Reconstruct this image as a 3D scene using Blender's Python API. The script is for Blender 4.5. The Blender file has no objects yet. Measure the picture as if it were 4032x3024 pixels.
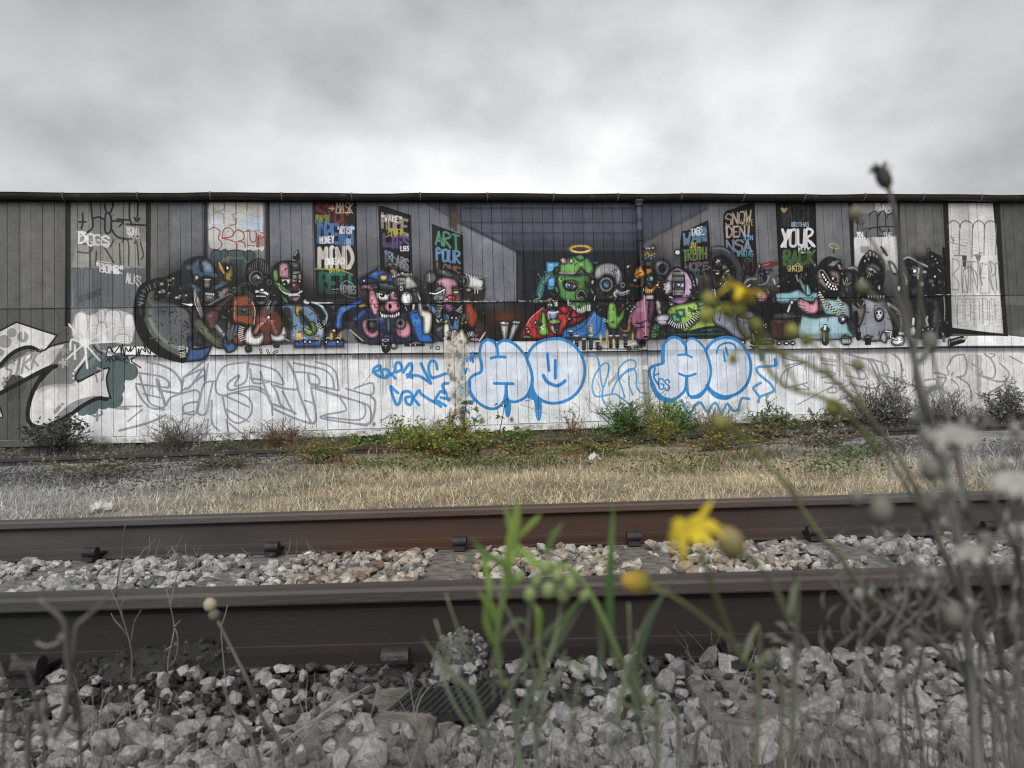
import bpy, bmesh, math, random
import numpy as np
from mathutils import Vector, Matrix
random.seed(7); rng = np.random.default_rng(7)
SC = bpy.context.scene
COL = SC.collection

# ---------------------------------------------------------------- camera
YAW, PITCH, ROLL = 0.1159, 0.0493, 0.03187
EYE = np.array([0.0, 0.0, 0.52])
FOC = 3070.0                                   # focal length in pixels of a 4032 wide picture
_cy, _sy = math.cos(YAW), math.sin(YAW)
FWD = np.array([_sy*math.cos(PITCH), _cy*math.cos(PITCH), math.sin(PITCH)])
_r = np.array([_cy, -_sy, 0.0]); _u = np.cross(_r, FWD)
RGT = _r*math.cos(ROLL) - _u*math.sin(ROLL)
UPV = _r*math.sin(ROLL) + _u*math.cos(ROLL)
cam = bpy.data.cameras.new('camera'); camo = bpy.data.objects.new('camera', cam); COL.objects.link(camo)
M = Matrix.Identity(4)
for i in range(3):
    M[i][0] = RGT[i]; M[i][1] = UPV[i]; M[i][2] = -FWD[i]; M[i][3] = EYE[i]
camo.matrix_world = M
cam.sensor_width = 36.0; cam.lens = FOC/4032*36; cam.clip_start = 0.02; cam.clip_end = 600
cam.dof.use_dof = True; cam.dof.focus_distance = 6.0; cam.dof.aperture_fstop = 8.4
SC.camera = camo

# ---------------------------------------------------------------- world: overcast sky
SUN_EL, SUN_AZ = math.radians(40), math.radians(196)     # azimuth from +Y, clockwise; the light comes over the viewer's shoulder
W = bpy.data.worlds.new('World'); SC.world = W; W.use_nodes = True
nt = W.node_tree; N = nt.nodes; L = nt.links; N.clear()
def nn(t, **kw):
    n = N.new(t)
    for k, v in kw.items(): setattr(n, k, v)
    return n
def math_(op, a, b=None, c=None, clamp=False):
    n = N.new('ShaderNodeMath'); n.operation = op; n.use_clamp = clamp
    for i, v in enumerate((a, b, c)):
        if v is None: continue
        if isinstance(v, (int, float)): n.inputs[i].default_value = v
        else: L.new(v, n.inputs[i])
    return n.outputs[0]
tc = nn('ShaderNodeTexCoord')
sep = nn('ShaderNodeSeparateXYZ'); L.new(tc.outputs['Generated'], sep.inputs[0])
no1 = nn('ShaderNodeTexNoise'); no1.inputs['Scale'].default_value = 3.6; no1.inputs['Detail'].default_value = 7.0
no1.inputs['Roughness'].default_value = 0.50; no1.inputs['Distortion'].default_value = 0.0
mp = nn('ShaderNodeMapping'); mp.inputs['Location'].default_value = (3.1, 1.7, 0.4); mp.inputs['Scale'].default_value = (1, 1, 1.45)
L.new(tc.outputs['Generated'], mp.inputs[0]); L.new(mp.outputs[0], no1.inputs['Vector'])
# the cloud is thinnest low over the roof straight ahead, thicker overhead and to the sides
def mrange(v, a, b, c, d):
    m = nn('ShaderNodeMapRange', interpolation_type='SMOOTHSTEP'); L.new(v, m.inputs[0])
    for i, x in enumerate((a, b, c, d)): m.inputs[i+1].default_value = x
    return m.outputs[0]
el = mrange(math_('ARCSINE', sep.outputs[2]), 0.28, 0.62, 0.475, 0.205)
nrm = math_('SQRT', math_('ADD', math_('MULTIPLY', sep.outputs[0], sep.outputs[0]), math_('ADD', math_('MULTIPLY', sep.outputs[1], sep.outputs[1]), 1e-4)))
caz = math_('DIVIDE', math_('ADD', math_('MULTIPLY', sep.outputs[0], math.sin(YAW+.03)), math_('MULTIPLY', sep.outputs[1], math.cos(YAW+.03))), nrm)
az = mrange(math_('ARCCOSINE', math_('MINIMUM', caz, 0.99999)), 0.0, 0.72, 1.06, 0.60)
nz = nn('ShaderNodeMapRange'); L.new(no1.outputs[0], nz.inputs[0])
nz.inputs[1].default_value = 0.33; nz.inputs[2].default_value = 0.67; nz.inputs[3].default_value = 0.66; nz.inputs[4].default_value = 1.26
cl = math_('MULTIPLY', math_('MULTIPLY', el, az), nz.outputs[0])
cc = nn('ShaderNodeCombineColor')
L.new(math_('MULTIPLY', cl, 0.998), cc.inputs[0]); L.new(cl, cc.inputs[1]); L.new(math_('MULTIPLY', cl, 1.004), cc.inputs[2])
sky = nn('ShaderNodeTexSky'); sky.sky_type = 'NISHITA'; sky.sun_disc = False
sky.sun_elevation = SUN_EL; sky.sun_rotation = SUN_AZ
bg1 = nn('ShaderNodeBackground'); L.new(sky.outputs[0], bg1.inputs[0]); bg1.inputs[1].default_value = 0.05
bg2 = nn('ShaderNodeBackground'); L.new(cc.outputs[0], bg2.inputs[0]); bg2.inputs[1].default_value = 1.0
mx = nn('ShaderNodeMixShader'); mx.inputs[0].default_value = 0.97
L.new(bg1.outputs[0], mx.inputs[1]); L.new(bg2.outputs[0], mx.inputs[2])
wo = nn('ShaderNodeOutputWorld'); L.new(mx.outputs[0], wo.inputs[0])

sun = bpy.data.lights.new('sun', 'SUN'); sun.energy = 1.5; sun.angle = math.radians(60); sun.color = (1.0, 0.985, 0.96)
suno = bpy.data.objects.new('sun', sun); COL.objects.link(suno)
_sd = Vector((math.sin(SUN_AZ)*math.cos(SUN_EL), math.cos(SUN_AZ)*math.cos(SUN_EL), math.sin(SUN_EL)))
suno.rotation_euler = _sd.to_track_quat('Z', 'Y').to_euler(); suno.location = (0, -4, 12)

SC.view_settings.view_transform = 'Standard'; SC.view_settings.look = 'None'
SC.view_settings.gamma = 1.0; SC.view_settings.use_curve_mapping = False
SC.view_settings.exposure = 1.08
SC.cycles.filter_width = 1.15

# ---------------------------------------------------------------- measuring helpers (2212 wide picture units)
def ray(x, y):
    a = (x*1.8228-2016)/FOC; b = (1512-y*1.8228)/FOC
    return FWD + a*RGT + b*UPV
def gp(x, y, z=0.0):                # point of the horizontal plane z
    d = ray(x, y); return EYE + d*((z-EYE[2])/d[2])
def dp(x, y, depth):                # point at a given distance along the view axis
    return EYE + ray(x, y)*depth
def yp(x, y, Y):                    # point of the vertical plane at depth Y
    d = ray(x, y); return EYE + d*((Y-EYE[1])/d[1])
def proj(P):
    q = np.asarray(P)-EYE; z = q@FWD
    return (2016+FOC*(q@RGT)/z)/1.8228, (1512-FOC*(q@UPV)/z)/1.8228, z

# ---------------------------------------------------------------- object helpers
def link(name, me, mat=None, parent=None, loc=None):
    o = bpy.data.objects.new(name, me); COL.objects.link(o)
    if mat is not None and me is not None and len(me.materials) == 0: me.materials.append(mat)
    if parent is not None: o.parent = parent
    if loc is not None: o.location = loc
    return o
def thing(name, label, cat, loc=(0, 0, 0), rz=0.0, group=None):
    o = bpy.data.objects.new(name, None); COL.objects.link(o); o.empty_display_size = 0.1
    o.location = loc; o.rotation_euler = (0, 0, rz); tag(o, label, cat, group); return o
def tag(o, label, cat, group=None):
    o['label'] = label; o['category'] = cat
    if group: o['group'] = group
    return o
class MB:
    """collects geometry for one mesh"""
    def __init__(s): s.v = []; s.c = []; s.f = []; s.n = 0
    def add(s, v, f, col=None):
        v = np.asarray(v, float).reshape(-1, 3); s.v.append(v)
        if col is None: col = (0.5, 0.5, 0.5)
        c = np.asarray(col, float)
        if c.ndim == 1: c = np.tile(c[:3], (len(v), 1))
        s.c.append(c)
        for a in (f if isinstance(f, (list, tuple)) and len(f) and isinstance(f[0], np.ndarray) and f[0].ndim == 2 else [f]):
            if isinstance(a, np.ndarray): s.f.append(a+s.n)
            else:
                for q in a: s.f.append(np.array([q])+s.n)
        s.n += len(v)
    def box(s, c, d, col=None, rot=None):
        v = np.array([[x, y, z] for x in (-.5, .5) for y in (-.5, .5) for z in (-.5, .5)])*np.array(d)
        if rot is not None: v = v@np.array(rot).T
        s.add(v+np.array(c), np.array([[0, 1, 3, 2], [4, 6, 7, 5], [0, 4, 5, 1], [2, 3, 7, 6], [0, 2, 6, 4], [1, 5, 7, 3]]), col)
    def tube(s, pts, rad, n=5, col=None, cap=True):
        pts = np.asarray(pts, float); k = len(pts)
        rad = np.full(k, rad) if np.isscalar(rad) else np.interp(np.linspace(0, 1, k), np.linspace(0, 1, len(rad)), rad)
        t = np.gradient(pts, axis=0); t /= np.linalg.norm(t, axis=1)[:, None]+1e-12
        a = np.array([0.31, 0.52, 0.79]); V = []
        for i in range(k):
            x = np.cross(t[i], a); x /= np.linalg.norm(x)+1e-9; y = np.cross(t[i], x)
            an = np.arange(n)*2*math.pi/n
            V.append(pts[i]+rad[i]*(np.cos(an)[:, None]*x+np.sin(an)[:, None]*y))
        V = np.concatenate(V); F = []
        for i in range(k-1):
            for j in range(n): F.append([i*n+j, i*n+(j+1) % n, (i+1)*n+(j+1) % n, (i+1)*n+j])
        if col is not None and np.asarray(col).ndim == 2: col = np.repeat(np.asarray(col), n, axis=0)
        s.add(V, np.array(F), col)
        if cap:
            s.f.append(np.array([list(range(n))[::-1]])+s.n-k*n); s.f.append(np.array([list(range((k-1)*n, k*n))])+s.n-k*n)
    def mesh(s, name, smooth=False):
        me = bpy.data.meshes.new(name)
        if not s.v: return me
        v = np.concatenate(s.v); c = np.concatenate(s.c)
        idx = np.concatenate([a.ravel() for a in s.f]).astype(np.int32)
        tot = np.concatenate([np.full(len(a), a.shape[1]) for a in s.f]).astype(np.int32)
        st = np.concatenate([[0], np.cumsum(tot)[:-1]]).astype(np.int32)
        me.vertices.add(len(v)); me.vertices.foreach_set('co', v.astype(np.float32).ravel())
        me.loops.add(len(idx)); me.loops.foreach_set('vertex_index', idx)
        me.polygons.add(len(tot)); me.polygons.foreach_set('loop_start', st); me.polygons.foreach_set('loop_total', tot)
        me.polygons.foreach_set('use_smooth', np.full(len(tot), smooth))
        at = me.color_attributes.new('Col', 'FLOAT_COLOR', 'POINT')
        at.data.foreach_set('color', np.concatenate([c, np.ones((len(c), 1))], 1).astype(np.float32).ravel())
        me.update(calc_edges=True); me.validate(); return me
    def build(s, name, mat, parent=None, smooth=False):
        return link(name, s.mesh(name, smooth), mat, parent)
def spline(p, k=6):
    p = np.asarray(p, float)
    if len(p) < 3: return np.array([p[0]+(p[-1]-p[0])*t for t in np.linspace(0, 1, k+1)])
    q = np.vstack([2*p[0]-p[1], p, 2*p[-1]-p[-2]]); o = []
    for i in range(1, len(q)-2):
        a, b, c, d = q[i-1], q[i], q[i+1], q[i+2]
        for t in np.arange(k)/k:
            o.append(.5*((2*b)+(c-a)*t+(2*a-5*b+4*c-d)*t*t+(3*b-a-3*c+d)*t**3))
    o.append(p[-1]); return np.array(o)

# ---------------------------------------------------------------- materials
def mat(name, col=(.5, .5, .5), rough=.8, col2=None, scale=20, detail=6, bump=0.0, bscale=None, metal=0.0, attr=None, objcol=False, var=0.25, spec=0.3, transl=0.0, stretch=None, coord='Object'):
    m = bpy.data.materials.new(name); m.use_nodes = True
    n = m.node_tree.nodes; l = m.node_tree.links; b = n['Principled BSDF']
    b.inputs['Roughness'].default_value = rough; b.inputs['Metallic'].default_value = metal
    b.inputs['Specular IOR Level'].default_value = spec
    t = n.new('ShaderNodeTexCoord'); src = t.outputs[coord]
    if stretch:
        mpn = n.new('ShaderNodeMapping'); mpn.inputs['Scale'].default_value = stretch; l.new(src, mpn.inputs[0]); src = mpn.outputs[0]
    nz = n.new('ShaderNodeTexNoise'); nz.inputs['Scale'].default_value = scale; nz.inputs['Detail'].default_value = detail
    l.new(src, nz.inputs['Vector'])
    r = n.new('ShaderNodeMapRange'); r.inputs[1].default_value = .32; r.inputs[2].default_value = .68
    l.new(nz.outputs[0], r.inputs[0])
    if attr or objcol:
        if objcol: a = n.new('ShaderNodeObjectInfo'); co = a.outputs['Color']
        else: a = n.new('ShaderNodeVertexColor'); a.layer_name = 'Col'; co = a.outputs['Color']
        r.inputs[3].default_value = 1-var; r.inputs[4].default_value = 1+var
        mm = n.new('ShaderNodeVectorMath'); mm.operation = 'SCALE'; l.new(co, mm.inputs[0]); l.new(r.outputs[0], mm.inputs['Scale'])
        out = mm.outputs[0]
    else:
        mm = n.new('ShaderNodeMix'); mm.data_type = 'RGBA'; l.new(r.outputs[0], mm.inputs[0])
        mm.inputs[6].default_value = (*col, 1); mm.inputs[7].default_value = (*(col2 or tuple(x*.7 for x in col)), 1); out = mm.outputs[2]
    l.new(out, b.inputs['Base Color'])
    if transl:
        tr = n.new('ShaderNodeBsdfTranslucent'); l.new(out, tr.inputs[0]); ms = n.new('ShaderNodeMixShader'); ms.inputs[0].default_value = transl
        l.new(b.outputs[0], ms.inputs[1]); l.new(tr.outputs[0], ms.inputs[2]); l.new(ms.outputs[0], n['Material Output'].inputs[0])
    if bump:
        bn = n.new('ShaderNodeTexNoise'); bn.inputs['Scale'].default_value = bscale or scale*3; bn.inputs['Detail'].default_value = 5; l.new(src, bn.inputs['Vector'])
        bp = n.new('ShaderNodeBump'); bp.inputs['Strength'].default_value = bump; bp.inputs['Distance'].default_value = .01
        l.new(bn.outputs[0], bp.inputs['Height']); l.new(bp.outputs[0], b.inputs['Normal'])
    m['_out'] = 0
    return m
def fade_grey(m, xc, w0, w1, amount=1.0):
    """the weathered steel and stone lose their brown tint away from the middle stretch of the track (world X)"""
    n = m.node_tree.nodes; l = m.node_tree.links; b = n['Principled BSDF']
    s = b.inputs['Base Color'].links[0].from_socket
    g = n.new('ShaderNodeNewGeometry'); x = n.new('ShaderNodeSeparateXYZ'); l.new(g.outputs['Position'], x.inputs[0])
    a = n.new('ShaderNodeMath'); a.operation = 'SUBTRACT'; l.new(x.outputs[0], a.inputs[0]); a.inputs[1].default_value = xc
    c = n.new('ShaderNodeMath'); c.operation = 'ABSOLUTE'; l.new(a.outputs[0], c.inputs[0])
    r = n.new('ShaderNodeMapRange'); r.interpolation_type = 'SMOOTHSTEP'; l.new(c.outputs[0], r.inputs[0])
    r.inputs[1].default_value = w0; r.inputs[2].default_value = w1; r.inputs[3].default_value = 1.0; r.inputs[4].default_value = 1-amount
    h = n.new('ShaderNodeHueSaturation'); l.new(s, h.inputs['Color']); l.new(r.outputs[0], h.inputs['Saturation'])
    l.new(h.outputs[0], b.inputs['Base Color']); return m
def tint(c, X, xc, w0, w1):
    """colour c drained towards grey with distance from the lush middle stretch"""
    c = np.asarray(c, float); t = np.clip((np.abs(np.asarray(X)-xc)-w0)/(w1-w0), 0, 1); t = t*t*(3-2*t)
    g = (c*np.array([.3, .59, .11])).sum(-1, keepdims=True)
    t = np.asarray(t)[..., None] if c.ndim > 1 else t
    return c*(1-t)+g*t

# ================================================================ the painted wall: pigment laid out in wall metres
WALL_Y = 12.5
PPM = 230.0; MX0, MX1, MZ0, MZ1 = -8.6, 14.4, 0.28, 4.45
MW, MH = int((MX1-MX0)*PPM), int((MZ1-MZ0)*PPM)
CAN = np.empty((MH, MW, 3), np.float32)
_OX, _OY = 0, 720
CROPX = (0, 700, 1400, 2000, 2600, 3232)
KS = 0.36166*WALL_Y/FOC*PPM            # one drawing unit in canvas pixels (about)
def k(i, row=0):
    global _OX, _OY
    _OX = CROPX[i]; _OY = 720 if row == 0 else 1200
def cv(p):
    """drawing units -> canvas pixels on the wall plane"""
    p = np.asarray(p, float).reshape(-1, 2)
    sx = _OX+p[:, 0]*.36166; sy = _OY+p[:, 1]*.36166
    a = (sx-2016)/FOC; b = (1512-sy)/FOC
    d = FWD+a[:, None]*RGT+b[:, None]*UPV
    w = EYE+d*((WALL_Y-EYE[1])/d[:, 1:2])
    return np.stack([(w[:, 0]-MX0)*PPM, (MZ1-w[:, 2])*PPM], 1)
def colr(c):
    if isinstance(c, (int, float)): c = (c, c, c)
    return np.array(c, np.float32)/255
def grid(x0, y0, x1, y1):
    x0 = max(0, int(x0)); y0 = max(0, int(y0)); x1 = min(MW, int(x1)+1); y1 = min(MH, int(y1)+1)
    if x1 <= x0 or y1 <= y0: return None
    yy, xx = np.mgrid[y0:y1, x0:x1].astype(np.float32)
    return (slice(y0, y1), slice(x0, x1)), xx+.5, yy+.5
def put(sl, al, col, a=1.0):
    al = (np.clip(al, 0, 1)*a)[..., None]; CAN[sl] = CAN[sl]*(1-al)+col*al
def segd(xx, yy, p):
    d = np.full(xx.shape, 1e9, np.float32)
    for i in range(len(p)-1):
        ax, ay = p[i]; bx, by = p[i+1]; ux, uy = bx-ax, by-ay; q = ux*ux+uy*uy+1e-9
        t = np.clip(((xx-ax)*ux+(yy-ay)*uy)/q, 0, 1)
        d = np.minimum(d, (xx-ax-t*ux)**2+(yy-ay-t*uy)**2)
    return np.sqrt(d)
BODY = False          # figures are modelled with airbrushed edges, black outlines and highlights
def _poly(pts, col, soft, a, col2):
    e = soft*KS+1+(34*KS if BODY else 0)
    g = grid(pts[:, 0].min()-e, pts[:, 1].min()-e, pts[:, 0].max()+e, pts[:, 1].max()+e)
    if g is None: return
    sl, xx, yy = g; q = np.vstack([pts, pts[:1]])
    ins = np.zeros(xx.shape, bool)
    for i in range(len(q)-1):
        ax, ay = q[i]; bx, by = q[i+1]
        if ay == by: continue
        ins ^= ((ay > yy) != (by > yy)) & (xx < (bx-ax)*(yy-ay)/(by-ay)+ax)
    d = segd(xx, yy, q)*np.where(ins, 1, -1)
    w = max(soft*KS, .8)
    c = colr(col)
    if col2 is not None:
        t = ((yy-pts[:, 1].min())/(pts[:, 1].max()-pts[:, 1].min()+1e-6))[..., None].clip(0, 1); c = c*(1-t)+colr(col2)*t
    if BODY and float(np.mean(colr(col))) > .16:
        rad = .5*min(np.ptp(pts[:, 0]), np.ptp(pts[:, 1]))/KS
        if rad > 12 and soft < 15:
            put(sl, np.exp(-np.clip(-d, 0, None)/(13*KS)), colr(9), .62*a)
            put(sl, (d+6*KS)/(3*KS)+.5, colr(8), .95*a)
            q = np.clip(d/(min(34, rad*.7)*KS), 0, 1)[..., None]; q = q*q*(3-2*q); c = c*(.50+.62*q)
            put(sl, d/w+.5, c, a)
            if rad > 20:
                m_ = ((xx-(pts[:, 0].mean()-.30*rad*KS))/(rad*.34*KS))**2+((yy-(pts[:, 1].mean()-.42*rad*KS))/(rad*.22*KS))**2
                put(sl, np.exp(-m_*1.5)*np.clip(d/w, 0, 1), np.clip(colr(col)*.6+.5, 0, .95), .42*a)
            return
    put(sl, d/w+.5, c, a)
def flat(a): return np.asarray(a, float).reshape(-1, 2)
def P(a, col, soft=3, al=1.0, c2=None):          # smooth closed shape
    p = flat(a); q = np.vstack([p[-1:], p, p[:2]]); o = []
    for i in range(1, len(q)-2):
        A, B, C, D = q[i-1], q[i], q[i+1], q[i+2]
        for t in (0, .25, .5, .75): o.append(.5*(2*B+(C-A)*t+(2*A-5*B+4*C-D)*t*t+(3*B-A-3*C+D)*t**3))
    _poly(cv(o), col, soft, al, c2)
def PL(a, col, soft=2, al=1.0, c2=None): _poly(cv(flat(a)), col, soft, al, c2)   # straight sided shape
def S(a, w, col, soft=2, al=1.0, sm=True):       # brush or can stroke
    p = flat(a)
    if sm and len(p) > 2: p = spline(p, 4)
    p = cv(p); r = w*KS/2; e = r+soft*KS+1
    g = grid(p[:, 0].min()-e, p[:, 1].min()-e, p[:, 0].max()+e, p[:, 1].max()+e)
    if g is None: return
    sl, xx, yy = g
    put(sl, (r-segd(xx, yy, p))/max(soft*KS, .8)+.5, colr(col), al)
def E(cx, cy, rx, ry, col, soft=3, al=1.0, rot=0, c2=None):
    t = np.linspace(0, 2*math.pi, 25)[:-1]; c, s = math.cos(rot), math.sin(rot)
    x = rx*np.cos(t); y = ry*np.sin(t)
    _poly(cv(np.stack([cx+x*c-y*s, cy+x*s+y*c], 1)), col, soft, al, c2)
def B(cx, cy, rx, ry, col, al=.6):               # airbrushed haze of paint
    p = cv([[cx, cy]])[0]; g = grid(p[0]-rx*KS*1.5, p[1]-ry*KS*1.5, p[0]+rx*KS*1.5, p[1]+ry*KS*1.5)
    if g is None: return
    sl, xx, yy = g; q = ((xx-p[0])/(rx*KS))**2+((yy-p[1])/(ry*KS))**2
    put(sl, np.exp(-q*1.6), colr(col), al)
def dots(pts, r, col, soft=2, al=1.0):
    for x, y in flat(pts): E(x, y, r, r, col, soft, al)
GLY = {'A': '062046 1434', 'B': '0600 00304132 033203 03344536 0636', 'C': '4130100105163645', 'D': '0600 0020424426 0626', 'E': '40000646 0333', 'F': '400006 0333',
 'G': '413010010516364543 2343', 'H': '0006 4046 0343', 'I': '2026', 'J': '40451605', 'K': '0006 400346', 'L': '000646', 'M': '0600234046', 'N': '06004640', 'O': '1030414536160501 10',
 'P': '0600304132 3203', 'Q': '103041453616050110 2446', 'R': '0600304132 32030346', 'S': '41301001023344361605', 'T': '0040 2026', 'U': '000516364540', 'V': '002640', 'W': '0016233640',
 'X': '0046 4006', 'Y': '0023 402326', 'Z': '00400646', '!': '2024 2526', '2': '0110304132060646', '4': '3036 30044404', '0': '10304145361605011030', 'i': '2226 2021', '.': '2526', '"': '1012 3032', '>': '0343 3243 3443', '*': '2026 0342 0244'}
def T(txt, x, y, w, h, sw, col, dy=0, sl=0, al=1.0, soft=2, jit=0.0):
    """hand lettering: the text fills the box x,y,w,h; dy drops the right end, sl slants it"""
    sw = sw*.82 if sw > 24 else sw
    n = len(txt); cw = w/n; r = random.Random(txt)
    for i, ch in enumerate(txt):
        if ch == ' ' or ch not in GLY: continue
        jx, jy, jh = r.uniform(-jit, jit)*cw, r.uniform(-jit, jit)*h, 1+r.uniform(-jit, jit)
        for st in GLY[ch].split():
            p = []
            for a, b in zip(st[::2], st[1::2]):
                u = i*cw+cw*(.08+.84*int(a)/4*(.9))+jx; v = int(b)/6*h*jh+jy
                p.append((x+u+sl*(h-v)/h+r.gauss(0, .03)*cw, y+v+dy*u/w+r.gauss(0, .018)*h))
            S(p, sw*r.uniform(.78, 1.12), col, soft, al*r.uniform(.88, 1), sm=ch in 'BCDGJOPQRSU20')
def scr(x, y, w, h, n, sw, col, seed=0, al=1.0):  # unreadable scribbled tag
    r = random.Random(seed); p = []
    for i in range(n): p.append((x+w*i/(n-1)+r.uniform(-.06, .06)*w, y+h*(.1 if i % 2 else .9)+r.uniform(-.3, .3)*h))
    S(p, sw, col, 2, al)

def paint():
    CAN[:] = colr(97)
    # ---- wall tones
    k(0, 1); PL([-200, 30, 900, 30, 900, 1700, -200, 1700], 84, 8)
    k(1); PL([-60, 150, 1480, 150, 1480, 1400, -60, 1400], (104, 106, 112), 30)
    k(1); PL([1000, 150, 1480, 150, 1500, 1300, 1000, 1300], (112, 115, 124), 40); B(1240, 1150, 160, 260, 40, .5)
    k(2); PL([-130, 180, 900, 180, 2300, 900, 1780, 1290, -130, 1290], (106, 108, 117), 40); B(100, 820, 260, 300, 60, .55); B(720, 950, 160, 200, 55, .5)
    PL([1170, 420, 1790, 740, 1790, 1280, 1170, 1280], (108, 110, 121), 30); B(1450, 600, 200, 160, (140, 142, 152), .5); B(1650, 1000, 120, 300, (72, 74, 84), .5)
    # ceiling with its beams, back wall, floor
    k(2); PL([700, 190, 1400, 100, 3400, 180, 4020, 150, 3150, 640, 3080, 760, 1760, 760, 1120, 440], (70, 76, 90), 14)
    k(3)
    for y, c in ((250, (82, 88, 101)), (335, (76, 82, 96)), (480, (72, 80, 97)), (580, (60, 66, 80)), (640, (48, 53, 66)), (690, (40, 43, 52))):
        S([-300, y, 1500, y], 60, c, 45, .75, False)
    for y in (275, 432, 546): S([-500, y, 1450, y], 16, (38, 42, 52), 22, .8, False)
    PL([-489, 440, 96, 755, 96, 1290, -489, 1290], (112, 114, 125), 10); B(-250, 640, 190, 120, (142, 145, 155), .6); B(-60, 1010, 130, 260, (80, 82, 93), .6); B(-480, 820, 120, 240, (92, 94, 104), .5)
    S([-539, 425, 96, 738], 40, (48, 53, 66), 18, .9, False); S([96, 742, 1440, 745], 34, (32, 34, 44), 18, .9, False)
    PL([96, 748, 1440, 748, 1460, 1300, 96, 1300], (27, 29, 38), 8); PL([104, 790, 150, 790, 150, 1300, 104, 1300], (44, 46, 55), 12); S([98, 748, 98, 1290], 14, (20, 21, 27), 6)
    PL([1440, 660, 2260, 230, 2300, 1250, 1500, 1250], (100, 98, 100), 26); B(1620, 900, 160, 260, (45, 44, 46), .85); B(2000, 520, 200, 120, (100, 98, 98), .6)
    S([1480, 640, 2230, 245], 40, (58, 60, 68), 22, .8, False); S([1430, 560, 1440, 900], 60, (34, 35, 42), 30, .8, False)
    k(2, 1); PL([1150, -30, 2300, -30, 2300, 420, 1150, 420], (28, 25, 27), 30); B(1650, 140, 330, 110, (104, 52, 26), .95); B(1500, 20, 240, 60, (88, 88, 96), .55)
    k(4); PL([520, 180, 1250, 180, 1290, 1180, 900, 1180, 540, 700], (104, 104, 108), 30); B(1180, 760, 80, 240, (112, 112, 118), .7); B(640, 480, 60, 120, (104, 104, 106), .6)
    PL([1690, 180, 2600, 180, 2600, 1200, 1740, 1200], (104, 104, 109), 20); B(1830, 560, 80, 300, (112, 112, 118), .6)
    k(5); PL([850, 180, 2300, 180, 2300, 1750, 850, 1750], 92, 20); B(1120, 480, 160, 300, 104, .6)
    PL([1940, 180, 2400, 180, 2400, 1230, 2000, 1230], 78, 6); k(5, 1); PL([2000, 0, 2400, 0, 2400, 420, 2040, 330], 76, 4); B(2200, 300, 150, 80, 110, .6)
    # ---- table and its front
    k(0, 1); PL([770, 480, 1260, 500, 3000, 520, 3000, 1500, 770, 1500], (214, 215, 217), 3)
    k(1, 1); PL([-300, 520, 2300, 520, 2300, 1500, -300, 1500], (216, 218, 222), 3)
    k(2, 1); PL([0, 500, 4600, 470, 4600, 1500, 0, 1500], (217, 219, 223), 3)
    k(4, 1); PL([-300, 460, 1900, 450, 1900, 1500, -300, 1500], (220, 222, 226), 3)
    k(5, 1); PL([-20, 440, 2500, 430, 2500, 1500, -20, 1500], 204, 3)
    for c, pts in ((0, [1180, 470, 1600, 555, 2212, 560]), (1, [0, 553, 400, 548, 1200, 545, 2212, 530]), (2, [0, 533, 2212, 520]), (3, [300, 515, 2212, 490]), (4, [100, 490, 2212, 470]), (5, [250, 478, 1000, 470, 1500, 462, 2400, 462])):
        k(c, 1); S(pts, 60, (120, 121, 126), 90, .8); S(np.array(pts)+np.tile([0, 22], len(pts)//2), 60, (88, 89, 94), 40, .75); S(pts, 24, 36, 8)
    top = [(0, 1190, 490), (0, 1280, 455), (0, 2212, 455), (1, 2212, 410), (2, 2212, 395), (3, 2212, 372), (4, 2212, 355), (5, 2050, 335), (5, 2500, 385)]
    bot = [(5, 2500, 440), (5, 1500, 445), (4, 2212, 470), (3, 2212, 485), (2, 2212, 512), (1, 2212, 525), (0, 2212, 545), (0, 1600, 545), (0, 1300, 540)]
    k(0, 1); q = []
    for c, x, y in top+bot: q += [(CROPX[c]+x*.36166)/.36166, y]
    PL(q, (228, 229, 231), 2)
    r = random.Random(4)
    for c in range(0, 6):
        k(c, 1)
        for i in range(42):
            x = r.uniform(0 if c else 1300, 2200); y = 560+r.uniform(-20, 10); S([x, y, x, y+r.uniform(40, 330)], r.uniform(4, 12), r.choice([160, 150, 235, 175, 140]), 6, r.uniform(.25, .6))
    for c, x, m in ((1, 1790, 12), (0, 1640, 10), (2, 330, 10), (4, 1640, 14), (5, 200, 9), (5, 1700, 10), (4, 1250, 8)):
        k(c, 1)
        for i in range(m):
            xx = x+r.uniform(-80, 80); S([xx, 550, xx, 550+r.uniform(120, 480)], r.uniform(5, 14), r.choice([130, 120, 150, 230]), 6, .6)
    # ---- silver letter outlines, left piece
    oc = (142, 147, 160)
    k(0, 1)
    for w, p in ((12, [1480, 860, 1560, 872, 1740, 892, 1830, 900, 1835, 840, 1760, 785, 1640, 760, 1500, 742]), (12, [1520, 770, 1560, 900, 1620, 1050, 1680, 1100, 1790, 1112, 1760, 980, 1720, 900, 1700, 810]),
                 (10, [1560, 970, 1750, 1012]), (14, [1600, 625, 1750, 655, 1880, 720, 1960, 815, 1980, 900, 1960, 965, 1850, 950, 1740, 930]), (14, [1720, 820, 1800, 1090]), (12, [1480, 890, 1530, 1010, 1640, 1120, 1790, 1140]),
                 (12, [2000, 790, 2212, 620]), (12, [2000, 790, 1995, 930, 2212, 770]), (12, [1805, 1100, 1860, 1010, 2000, 960, 2130, 930, 2175, 980, 2150, 1100, 2120, 1190, 2010, 1180, 1995, 1110, 2050, 1070, 2150, 1058]),
                 (14, [1300, 1370, 1600, 1290, 1800, 1205]), (10, [1390, 1270, 1550, 1140]), (12, [1250, 1110, 1540, 1105]), (10, [1260, 1130, 1400, 1135, 1300, 1110]), (12, [1990, 1190, 2110, 1160]), (16, [1050, 1080, 1058, 1260]), (12, [980, 1190, 1040, 1215, 1110, 1190, 1100, 1155])):
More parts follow.
